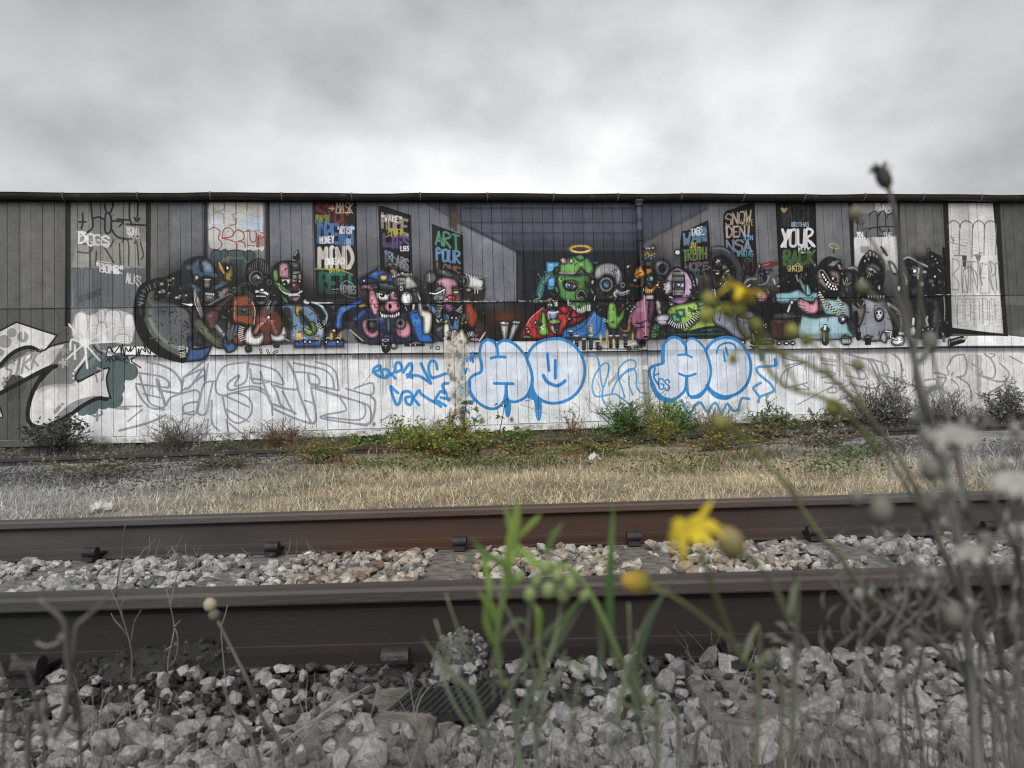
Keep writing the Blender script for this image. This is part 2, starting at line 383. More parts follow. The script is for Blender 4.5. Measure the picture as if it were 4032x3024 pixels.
        S(p, w*1.7, (140, 142, 148), 3)
    k(1, 1)
    for w, p in ((12, [770, 622, 560, 650, 480, 700, 430, 800, 410, 900, 440, 970, 520, 982, 700, 935, 850, 922, 960, 980, 1010, 1080]), (13, [765, 625, 740, 830, 620, 882, 670, 770, 570, 830, 540, 890, 575, 930, 700, 902, 840, 890, 940, 930, 1000, 1000]),
                 (12, [490, 1000, 600, 962, 720, 985, 800, 1060, 802, 1180, 730, 1262, 640, 1288, 560, 1240, 520, 1160, 490, 1010]), (11, [510, 1130, 770, 1272]), (12, [520, 992, 775, 1112]), (12, [380, 850, 345, 1000, 310, 1180, 220, 1182, 240, 1050, 290, 860, 420, 830]),
                 (12, [370, 1042, 372, 1280, 450, 1372]), (9, [330, 1240, 310, 1450]), (11, [530, 1250, 560, 1440]), (12, [560, 1290, 680, 1390]), (12, [770, 640, 900, 662, 1060, 712, 1130, 800, 1142, 870, 1000, 832, 790, 800]), (11, [790, 702, 825, 850, 1000, 842]),
                 (14, [900, 730, 950, 900, 1020, 1080, 1040, 1130]), (13, [1140, 942, 1250, 1162, 1280, 1180, 1130, 1100, 1080, 960, 1020, 860]), (14, [1030, 1080, 1200, 1142, 1282, 1180]), (12, [1022, 1070, 1032, 1200]), (14, [1040, 1132, 1290, 1242, 1440, 1292]),
                 (14, [1200, 622, 1260, 732, 1302, 880, 1290, 922, 1160, 912, 1060, 880]), (12, [1280, 732, 1420, 742, 1520, 782, 1540, 862, 1440, 852, 1420, 760]), (13, [1260, 632, 1440, 672, 1600, 712, 1680, 792, 1700, 890, 1680, 912, 1450, 872]),
                 (12, [1500, 622, 1640, 662, 1720, 742, 1752, 900, 1730, 930, 1500, 882]), (14, [1300, 902, 1350, 1042, 1440, 1262, 1490, 1282, 1502, 1180, 1450, 902]), (11, [1380, 1042, 1482, 1072]), (12, [1460, 900, 1700, 982, 2000, 1062, 2090, 1122, 2102, 1250, 2030, 1302, 1590, 1242, 1602, 1200, 1800, 1162, 1832, 1122, 1760, 1002]),
                 (12, [1830, 912, 2100, 982, 2132, 882, 2090, 852, 1920, 912]), (16, [2100, 992, 2150, 1062, 2122, 1242, 2060, 1312]), (11, [1600, 1222, 1980, 1252, 2042, 1122, 1950, 1052, 1500, 902]), (5, [2000, 880, 2120, 740]), (14, [280, 690, 130, 900, 80, 910]), (12, [90, 780, 280, 700, 290, 820]), (10, [330, 640, 300, 840])):
        S(p, w*1.7, oc, 3)
    S([540, 610, 800, 600, 1200, 615], 30, (170, 172, 180), 25, .6); B(330, 1130, 30, 120, (150, 152, 160), .6)
    k(2, 1); S([270, 1260, 360, 1220], 14, oc); S([260, 1290, 380, 1180], 8, oc); S([0, 1300, 130, 1310, 200, 1200, 210, 1050], 14, oc)
    # right piece outlines
    oc = (142, 142, 145)
    k(4, 1)
    for w, p in ((10, [1340, 570, 1400, 595, 1560, 620]), (10, [1600, 620, 1400, 690, 1330, 760, 1310, 820, 1340, 890, 1400, 900, 1600, 850]), (12, [1390, 700, 1370, 900]), (10, [1370, 690, 1380, 660, 1560, 625]), (10, [1480, 910, 1620, 920, 1540, 860]), (8, [1590, 640, 1570, 690, 1590, 730]),
                 (9, [1745, 580, 1930, 605]), (9, [1745, 600, 1930, 625]), (10, [1760, 640, 1900, 660]), (10, [1690, 725, 1890, 740, 1880, 770, 1750, 795]), (9, [1790, 850, 1960, 850, 1960, 870, 1790, 840]), (12, [1820, 920, 1900, 900, 1920, 950, 1830, 955, 1820, 920]), (8, [1490, 1090, 1900, 870]), (9, [1940, 1050, 1990, 990, 2100, 1080]), (10, [1950, 900, 2080, 980])):
        S(p, w*1.6, oc, 3)
    k(5, 1)
    for w, p in ((14, [260, 520, 400, 570, 560, 610, 620, 700, 640, 800, 630, 880, 560, 910, 350, 870]), (12, [270, 640, 400, 680, 480, 740, 490, 790, 440, 810, 270, 770]), (12, [390, 700, 420, 800]), (14, [520, 590, 570, 690, 630, 830]), (12, [540, 590, 700, 640, 740, 700, 740, 750, 690, 740, 670, 650]),
                 (14, [780, 530, 860, 600, 880, 700, 870, 790, 800, 800, 660, 760]), (13, [660, 765, 860, 830, 1000, 880, 1070, 900]), (12, [710, 790, 790, 890, 830, 940, 900, 930, 910, 880, 870, 840]), (14, [890, 700, 880, 800, 940, 860, 1060, 890, 1200, 900, 1260, 870, 1250, 810, 1140, 820]), (10, [1000, 850, 1010, 800, 1060, 760]),
                 (12, [1230, 740, 1340, 760, 1480, 860, 1500, 930, 1430, 990, 1420, 1060]), (12, [1380, 700, 1390, 760, 1340, 850, 1330, 920, 1420, 1000]), (12, [1270, 790, 1400, 790, 1440, 740]), (13, [1480, 790, 1570, 760, 1590, 640, 1560, 540]), (13, [1500, 790, 1600, 860, 1640, 960, 1640, 1040]),
                 (14, [1780, 530, 1860, 600, 1900, 700, 1890, 780, 1850, 800, 1720, 760]), (12, [1640, 640, 1740, 700, 1760, 750, 1720, 740]), (13, [1720, 770, 1900, 830, 2010, 850, 1830, 960]), (12, [2010, 850, 2050, 740, 1950, 640]), (12, [1840, 1060, 1960, 1000, 2200, 960]), (10, [2060, 560, 2200, 640]), (9, [200, 920, 350, 850]), (9, [40, 850, 240, 860]), (10, [1840, 530, 1900, 545, 1850, 580]),
                 (10, [190, 1040, 330, 990]), (9, [1220, 540, 1220, 800]), (12, [1560, 540, 1450, 560, 1370, 690]), (12, [200, 520, 205, 780])):
        S(p, w*1.7, oc, 3)
    S([1690, 540, 1710, 850, 1730, 1000], 50, 165, 20, .7); S([1225, 540, 1215, 800], 30, 168, 14, .7); E(1400, 790, 30, 26, 215, 10)
    # ---- far left big lettering piece
    k(0, 1)
    for x, y, q in ((1410, 730, 95), (1300, 640, 120), (1210, 760, 170), (1250, 900, 110), (1230, 1020, 110), (1120, 1040, 100), (980, 1100, 100), (900, 1150, 60), (1060, 620, 130), (1150, 900, 130)): E(x, y, q, q, (80, 95, 96), 3)
    PL([780, 600, 1300, 560, 1250, 1040, 900, 1100], (80, 95, 96), 3)
    P([420, 560, 560, 440, 800, 390, 960, 400, 990, 520, 830, 740, 840, 820, 700, 880, 440, 900, 360, 960, 440, 820, 600, 670], 112, 12); B(700, 700, 150, 100, 122, .7)
    P([300, 1300, 290, 1150, 340, 990, 450, 900, 640, 860, 830, 860, 1000, 770, 1175, 700, 1160, 810, 1190, 990, 1060, 1000, 900, 1070, 700, 1200, 500, 1300, 390, 1320], 206, 2)
    PL([0, 700, 370, 510, 430, 520, 500, 490, 560, 460, 700, 430, 580, 620, 440, 740, 200, 850, 0, 960], 205, 4); B(520, 560, 60, 70, 205, .9); B(600, 560, 80, 120, 120, .5)
    S([440, 930, 560, 880, 800, 860], 44, 125, 40, .6); P([580, 1250, 760, 1080, 900, 1020, 1060, 990, 900, 1080, 700, 1200], 135, 4); S([600, 1170, 650, 1110], 34, 140); E(680, 1082, 20, 14, 140)
    PL([0, 960, 220, 830, 440, 750, 360, 900, 300, 1060, 280, 1300, 290, 1480, 0, 1480], 84, 6); E(160, 870, 130, 110, 68, 6); E(118, 1010, 42, 42, 68, 4); E(205, 1005, 22, 26, 68, 4)
    PL([0, 280, 180, 190, 620, 332, 500, 490, 430, 512, 330, 462, 200, 480, 100, 550, 0, 680], 206, 2)
    for x, y, q in ((50, 400, 74), (130, 305, 52), (247, 350, 62), (0, 520, 44), (38, 860, 28)): E(x, y, q, q * .98, 142)
    S([250, 280, 250, 365], 13, 215)
    PL([0, 640, 110, 540, 260, 480, 400, 465, 420, 500, 300, 530, 0, 690], 92, 3); S([0, 660, 100, 555, 210, 485, 330, 462, 430, 508], 40, 20, 2)
    T('STRK', 30, 640, 400, 190, 30, 140, -170, 40)
    S([0, 282, 180, 188, 400, 262, 622, 332, 500, 488, 430, 510], 17, 20, 2, 1, False); S([500, 480, 580, 440, 760, 400, 960, 390], 16, 24)
    S([610, 668, 500, 700, 250, 830, 0, 965], 44, 20); PL([440, 730, 600, 650, 615, 670, 520, 760, 430, 860, 400, 850], 20, 2); S([480, 740, 380, 900, 320, 1060, 300, 1200, 320, 1280, 390, 1330, 500, 1320, 700, 1240, 900, 1100, 1060, 1020, 1160, 1030], 42, 20)
    S([1000, 560, 900, 660, 830, 760, 830, 815, 870, 825, 1000, 765, 1180, 685, 1160, 800, 1180, 940, 1208, 1020], 17, 22, 2); PL([1060, 1000, 1205, 1020, 1165, 1040, 1050, 1035], 20)
    PL([-30, 1120, 20, 1200, 30, 1225, -30, 1225], 190); S([5, 1120, 28, 1220, -10, 1225], 12, 20)
    T('*', 640, 455, 110, 90, 20, 150); T('*', 640, 590, 100, 90, 22, 175); PL([560, 1330, 770, 1230, 770, 1480, 560, 1480], 66, 30, .8)
    S([1060, 690, 1120, 720, 1115, 820], 22, 150, 3); S([1040, 750, 1060, 840], 16, 130)
    # ---- panels hanging on the painted room walls
    k(0); PL([712, 170, 772, 170, 772, 1330, 772, 1560, 704, 1560], 28, 8)
    PL([772, 175, 1590, 175, 1590, 1320, 772, 1800], (116, 116, 117), 20); PL([780, 920, 1590, 930, 1570, 1350, 800, 1360], (92, 96, 100), 16); PL([1590, 170, 1645, 170, 1640, 1150, 1590, 1150], 28, 8)
    PL([850, 590, 1590, 640, 1580, 930, 780, 920], (136, 135, 128), 14)
    for x, w in ((920, 110), (1070, 120), (1310, 150), (1450, 60), (1540, 70)): E(x, 340, w*.55, 170, (116, 116, 117), 8, .8)
    for p in ([985, 200, 1000, 350, 1010, 480, 950, 540], [1140, 230, 1150, 300, 1190, 330, 1230, 250, 1220, 200], [1150, 330, 1140, 440, 1150, 540, 1200, 530, 1210, 400, 1190, 330], [1410, 210, 1410, 380, 1440, 460], [1500, 210, 1495, 390], [1010, 390, 1070, 372, 1130, 395], [1210, 500, 1280, 590, 1400, 610, 1500, 580], [900, 330, 900, 440, 885, 500], [860, 425, 935, 425], [1230, 415, 1335, 425, 1300, 475], [1275, 395, 1400, 405], [1380, 450, 1580, 460], [1465, 380, 1490, 420, 1520, 385]): S(p, 19, 30, 4)
    for p in ([980, 640, 985, 920], [850, 660, 1000, 680, 970, 760, 840, 750], [1130, 690, 1240, 870], [1300, 660, 1310, 900], [1330, 640, 1360, 600, 1400, 660, 1400, 900], [1460, 660, 1490, 650, 1510, 900], [1530, 650, 1560, 780, 1540, 830], [1050, 750, 1040, 900], [1240, 620, 1200, 700]): S(p, 15, 60, 4)
    for x in (825, 960, 1120, 1460): S([x-50, 1330, x-50, 960, x, 935, x+50, 960, x+50, 1300], 9, 70, 6, .8)
    T('DOGS', 850, 540, 360, 110, 22, 205, 50, 0, 1, 3, .1); S([1100, 670, 1190, 670], 15, 205); S([840, 530, 930, 540, 860, 590], 14, 200); S([980, 640, 1060, 665], 10, 200)
    T('YONI', 1375, 480, 150, 70, 13, 180, 20); T('YOU', 1390, 540, 130, 60, 11, 175); T('"BOMB"', 1035, 870, 320, 85, 17, 208, 40, 0, 1, 2, .1); S([1110, 925, 1330, 985], 9, 205); S([1060, 850, 1200, 870], 8, 200)
    T('ALKS', 1370, 970, 170, 100, 13, 185, 60, 0, 1, 2, .1); T('ULIAKONER', 860, 1230, 240, 70, 9, 60, -80)
    k(0, 1)
    P([790, 330, 800, 180, 830, 100, 900, 75, 950, 110, 1000, 110, 1060, 80, 1110, 40, 1180, 55, 1300, 60, 1420, 110, 1470, 200, 1450, 330, 1410, 420, 1200, 410, 1000, 420, 900, 420], 190, 14)
    for x, y, rx, ry in ((880, 200, 75, 120), (1020, 200, 55, 100), (1105, 110, 38, 65), (1230, 130, 90, 70), (1400, 190, 60, 90), (1330, 370, 80, 50), (1110, 300, 60, 110)): E(x, y, rx, ry, 204, 8); S([x-rx, y+ry*.5, x-rx*.8, y-ry*.7, x, y-ry, x+rx*.8, y-ry*.7, x+rx, y+ry*.6], 10, 145, 4)
    for i in range(7): S([1280, 250+i*26, 1450, 240+i*26], 6, 150, 3, .7); S([1010, 230+i*30, 1060, 225+i*30], 5, 145, 3, .7)
    for c in ((970, 420, 170, 180), ): E(970, 520, 170, 150, (120, 130, 132), 20, .35)
    for p in ([920, 420, 750, 212], [920, 420, 1230, 230], [920, 420, 1250, 400], [920, 420, 1085, 605], [920, 420, 950, 690], [920, 420, 930, 560, 815, 715], [920, 420, 720, 595], [900, 420, 780, 380, 765, 490], [920, 420, 915, 280], [815, 440, 815, 590]): S(p, 19, 212, 8)
    E(925, 415, 60, 50, 214, 24); dots([798, 748, 797, 798], 11, 220)
    S([770, 400, 850, 330, 960, 330, 1050, 420, 1080, 520, 1020, 600], 14, 190, 20, .5)
    S([1180, 490, 1330, 480, 1450, 490], 30, 214, 10); scr(1170, 440, 460, 110, 22, 11, 16, 3); scr(1150, 560, 240, 60, 13, 11, 18, 5); S([1150, 565, 1560, 545], 8, 18); S([1420, 590, 1470, 570, 1430, 610, 1530, 685], 12, 20); S([1270, 590, 1390, 635], 9, 22); S([1020, 450, 1060, 500, 1110, 530], 20, 50, 4)
    # white filled throw-ups panel
    k(1); PL([283, 175, 1000, 175, 1005, 880, 283, 880], (34, 34, 37), 14); PL([325, 190, 950, 185, 950, 880, 325, 880], (120, 122, 124), 26)
    P([340, 260, 400, 200, 600, 190, 800, 200, 900, 210, 925, 300, 920, 500, 930, 700, 760, 730, 500, 740, 350, 700, 335, 480], (190, 189, 186), 12)
    PL([700, 390, 930, 370, 920, 520, 700, 530], (172, 192, 214), 20, .8); B(400, 300, 60, 50, (130, 150, 110), .6); B(420, 440, 90, 60, (168, 188, 210), .7); B(800, 250, 120, 50, (198, 196, 150), .6)
    for p in ([500, 200, 500, 290, 400, 320, 490, 340, 500, 440], [630, 200, 640, 330, 600, 350, 630, 440, 560, 460], [760, 200, 760, 300], [350, 440, 340, 320], [590, 340, 640, 440, 560, 470], [640, 380, 650, 520, 900, 520]): S(p, 9, 130, 4)
    for i in range(24): x = 350+(i*83) % 520; y = 210+i*13; S([x, y, x+95, y-6], 5, 150, 4, .7)
    for i in range(16): x = 350+(i*137) % 480; y = 520+i*13; S([x, y, x+110, y-5], 5, 150, 4, .7)
    for p in ([340, 510, 400, 485, 460, 530, 440, 600, 480, 660, 450, 720, 350, 720], [480, 600, 500, 510, 560, 490, 610, 540, 580, 590, 480, 600, 560, 620, 640, 660, 640, 720], [600, 560, 650, 510, 710, 540, 720, 610, 650, 640, 720, 650, 740, 720], [740, 530, 780, 520, 790, 620, 840, 640, 860, 560, 840, 530], [760, 680, 860, 690], [900, 560, 860, 660, 880, 700], [900, 540, 960, 560, 900, 610]): S(p, 11, (150, 62, 55), 4)
    PL([840, 560, 950, 580, 940, 690, 860, 690], (130, 70, 62), 20, .6); scr(740, 690, 200, 50, 14, 11, 215, 8)
    for x, y, rx, ry in ((420, 800, 60, 80), (510, 770, 40, 50), (630, 770, 90, 45), (780, 790, 60, 60)): E(x, y, rx, ry, (72, 88, 92), 10); S([x-rx, y+ry*.4, x-rx*.8, y-ry*.7, x+rx*.8, y-ry*.7, x+rx, y+ry*.5], 10, (30, 46, 50), 4)
    PL([560, 830, 720, 830, 680, 1060, 600, 1060], (58, 84, 86), 16)
    # STOP / DREAM / MIND / REAL board
    PL([1468, 180, 1945, 180, 1965, 1260, 1500, 1270], (24, 24, 29), 6); S([1480, 600, 1500, 1260], 12, (90, 92, 100), 6, .8)
    T('STOP', 1515, 225, 370, 160, 52, (112, 40, 34), 60); T('MASK', 1720, 210, 190, 110, 13, (176, 164, 140), 10, 10); S([1650, 275, 1700, 280], 14, (180, 176, 168)); S([1680, 255, 1700, 280, 1675, 300], 10, (180, 176, 168)); S([1730, 330, 1900, 320], 9, (180, 176, 168))
    T('PUNISH', 1500, 355, 140, 80, 12, (112, 140, 62), -5, 6); T('DREAM', 1530, 450, 380, 190, 46, (62, 100, 150), 20); T('"ARTIST"', 1735, 480, 190, 70, 13, (196, 196, 200)); T('MONEY', 1545, 590, 160, 70, 14, (196, 196, 200), -10); T('FAITH', 1790, 610, 90, 80, 10, (150, 170, 198))
    PL([1740, 560, 1830, 560, 1810, 700, 1760, 700], (56, 94, 146), 6, .8)
    T('MIND', 1535, 710, 380, 210, 50, (196, 190, 182), 0, 0, 1, 6); E(1680, 702, 26, 22, (190, 184, 178)); T('<OREAD', 1560, 830, 260, 60, 15, (214, 214, 216), -10)
    S([1500, 935, 1600, 940, 1760, 945, 1900, 1000], 16, (164, 160, 46), 4); T('BABEL', 1650, 950, 180, 50, 12, (170, 165, 50)); T('RETI', 1550, 990, 370, 200, 50, (46, 112, 92), 0, 0, 1, 4)
    T('HOMIES', 1780, 1110, 160, 80, 12, (188, 188, 190), 20); S([1680, 1160, 1750, 1155], 11, (190, 190, 192)); S([1830, 1060, 1770, 1130, 1810, 1220, 1890, 1200, 1910, 1110, 1840, 1065], 8, (180, 180, 184)); S([1830, 1240, 1935, 1250], 10, (190, 190, 192))
    # HOPE board and ART POUR LOVE board
    k(2); PL([245, 255, 290, 250, 605, 350, 622, 1010, 270, 1010], (18, 18, 21), 5)
    T('HOPE', 285, 330, 290, 150, 40, (142, 128, 120), 80); T('"WAKE"', 275, 350, 240, 60, 12, (206, 206, 208), 20); T('POWER', 350, 500, 170, 80, 13, (166, 158, 50), 10); S([320, 590, 400, 570, 580, 580], 9, (160, 152, 48)); T('LIES', 305, 560, 290, 120, 40, (86, 66, 112), 40); PL([320, 640, 500, 650, 500, 720, 330, 700], (80, 64, 108), 14, .7)
    T('LIES', 490, 690, 95, 50, 11, (206, 206, 210)); T('"BLABS', 310, 730, 270, 110, 15, (122, 140, 158), 110); T('LOVE', 325, 790, 260, 110, 30, (130, 122, 116), 60, 0, .7)
    PL([830, 445, 1170, 572, 1178, 1010, 842, 1010], (20, 22, 26), 4)
    T('ART', 865, 520, 275, 145, 36, (74, 138, 112), 60, 0, 1, 4); T('POUR', 880, 715, 265, 120, 32, (92, 138, 178), 40, 0, 1, 4); T('LOVE', 885, 870, 265, 110, 30, (122, 96, 84), 60, 0, 1, 4)
    # right boards
    k(4); P([228, 560, 300, 515, 500, 415, 525, 440, 545, 700, 545, 940, 235, 940], (17, 17, 20), 4); PL([228, 700, 545, 700, 545, 1000, 300, 1000], (17, 17, 20), 4)
    T('WAR', 250, 560, 260, 120, 38, (86, 122, 150), -60); PL([400, 480, 500, 470, 515, 640, 420, 640], (74, 108, 136), 8, .8); T('TAGS', 330, 510, 130, 70, 13, (212, 212, 214), -40); S([400, 570, 480, 560], 9, (212, 212, 214)); T('ONE', 335, 650, 70, 50, 10, (170, 162, 52)); T('TRUTH', 320, 700, 150, 80, 11, (170, 162, 52)); T('TRUTH', 250, 740, 260, 110, 30, (98, 122, 58), -30); T('HOPE', 270, 880, 260, 70, 28, (122, 100, 108), -15)
    T('JUPP', 335, 940, 100, 50, 8, (80, 150, 160)); S([480, 980, 470, 1090, 400, 1100], 20, (140, 100, 74), 8)
    P([690, 350, 800, 280, 1000, 215, 1028, 250, 1040, 600, 1045, 980, 900, 980, 760, 760, 700, 700], (16, 16, 18), 4); PL([690, 340, 1020, 230, 1040, 700, 700, 700], (16, 16, 18), 4)
    T('SNOW', 710, 345, 290, 120, 27, (168, 152, 140), -50); T('DEN!', 720, 480, 280, 110, 29, (172, 156, 146), -10); T('LOUIE', 885, 400, 130, 60, 9, (160, 142, 84)); T('NSA', 715, 625, 290, 120, 34, (124, 132, 152), 0); T('SPON', 900, 570, 110, 50, 9, (100, 150, 190)); T('WHATAG', 835, 740, 180, 60, 11, (92, 152, 168)); T('YOU!', 910, 820, 110, 40, 9, (92, 142, 150)); T('RU', 890, 840, 130, 130, 30, (58, 34, 36))
    PL([1253, 180, 1690, 180, 1718, 1260, 1305, 1260], (17, 17, 18), 5); T('WATCH', 1320, 250, 300, 160, 34, (46, 46, 48), 0); PL([1320, 460, 1390, 330, 1410, 480], (42, 42, 44), 8)
    P([1350, 325, 1310, 285, 1330, 265, 1350, 280, 1370, 265, 1385, 285], (164, 154, 92), 3); T('BROTHAS', 1430, 430, 190, 45, 11, (130, 158, 182)); T('YOUR', 1320, 515, 355, 175, 44, (206, 206, 208), -10, 0, 1, 4); S([1325, 690, 1380, 600, 1420, 520], 40, (206, 206, 208)); T('NECK', 1505, 700, 135, 60, 13, (210, 210, 212)); S([1640, 640, 1680, 690], 30, (200, 200, 202))
    T('BACK', 1340, 745, 350, 140, 44, (66, 98, 50), -10); PL([1340, 800, 1680, 780, 1620, 920, 1340, 900], (58, 88, 46), 26, .55); T('GHETTO', 1390, 905, 160, 55, 11, (176, 164, 110)); S([1500, 870, 1450, 920, 1500, 970, 1540, 920, 1500, 875], 9, (176, 164, 110))
    k(5); PL([295, 180, 352, 180, 390, 1210, 345, 1210], 26, 8); PL([352, 180, 840, 180, 850, 1000, 370, 1000], 112, 12); PL([352, 190, 640, 190, 640, 330, 352, 330], 128, 20); PL([360, 340, 830, 330, 830, 590, 365, 600], (98, 100, 102), 14); PL([360, 600, 830, 580, 850, 950, 370, 960], 196, 16); PL([830, 180, 858, 180, 885, 1210, 850, 1210], 28, 6)
    T('BLAZE', 600, 200, 190, 100, 13, 205, 30); scr(600, 210, 190, 90, 14, 10, 205, 12); S([600, 205, 650, 210], 10, 205)
    for p in ([525, 350, 570, 315, 610, 330, 620, 570], [630, 360, 660, 310, 700, 330, 710, 470], [720, 370, 760, 330, 810, 345], [450, 505, 560, 490, 640, 480, 800, 475], [500, 600, 500, 540, 560, 490], [400, 410, 405, 520], [385, 440, 400, 405, 418, 440], [455, 400, 458, 470], [430, 450, 480, 430], [620, 580, 740, 570, 740, 500], [640, 490, 670, 540, 690, 520]): S(p, 13, 26, 4)
    T('.204.', 370, 540, 120, 65, 14, 212); T('THE', 680, 545, 100, 55, 9, 200); S([540, 600, 545, 690], 10, 140); S([660, 600, 660, 720], 8, 130)
    PL([430, 690, 540, 690, 540, 760, 430, 760], 120, 14, .7)
    PL([1325, 180, 1385, 180, 1430, 1210, 1430, 1580, 1400, 1580, 1375, 1210], 26, 8); PL([1325, 700, 1385, 700, 1425, 1560, 1330, 1560], 26, 12)
    PL([1385, 190, 1910, 190, 1960, 1210, 1995, 1640, 1430, 1590], 198, 10); PL([1870, 180, 1945, 180, 2005, 1210, 2040, 1660, 1990, 1660, 1955, 1210, 1920, 700], 26, 8); PL([1425, 1575, 2040, 1655, 2040, 1670, 1425, 1640], 24, 6)
    for x in (1450, 1490, 1590, 1690, 1810): P([x-50, 300, x-30, 200, x, 190, x+30, 200, x+50, 300], 208, 5)
    for x0, x1 in ((1385, 1510), (1520, 1650), (1660, 1780), (1785, 1910)): S([x0, 490, x0+10, 440, (x0+x1)/2, 412, x1-10, 440, x1, 500, x1-4, 780], 13, 104, 4)
    for p in ([1560, 790, 1570, 900, 1550, 980], [1750, 760, 1640, 800], [1580, 860, 1570, 800, 1460, 790], [1390, 640, 1570, 690], [1575, 940, 1620, 915, 1690, 980, 1710, 1090, 1700, 1150], [1570, 1000, 1600, 1200], [1720, 870, 1730, 1010, 1760, 1110], [1760, 870, 1740, 1000], [1840, 960, 1870, 1160], [1850, 870, 1860, 980], [1550, 990, 1540, 1200], [1600, 860, 1720, 860], [1940, 870, 1900, 900, 1920, 1160]): S(p, 13, 122, 5)
    PL([1540, 790, 1590, 790, 1580, 920, 1550, 910], 70, 8); PL([1680, 790, 1750, 780, 1730, 850, 1700, 850], 80, 10, .8); T('BONER', 1425, 830, 500, 330, 16, 128, 60, 0, .7)
    for i in range(26): x = 1420+(i*97) % 480; y = 560+(i*53) % 230; S([x, y, x+80, y+4], 5, 148, 4, .7)
    for i in range(46): x = 1440+(i*71) % 500; y = 1260+(i*37) % 330; S([x, y, x+60, y-12], 6, 132, 4, .7)
    for x in (1520, 1600, 1700, 1790, 1870): S([x-30, 1540, x-30, 1290, x, 1265, x+25, 1290, x+30, 1500], 10, 128, 4, .8)
    S([1410, 580, 1450, 640, 1440, 590], 8, 90); scr(1440, 490, 190, 80, 10, 8, 210, 21)

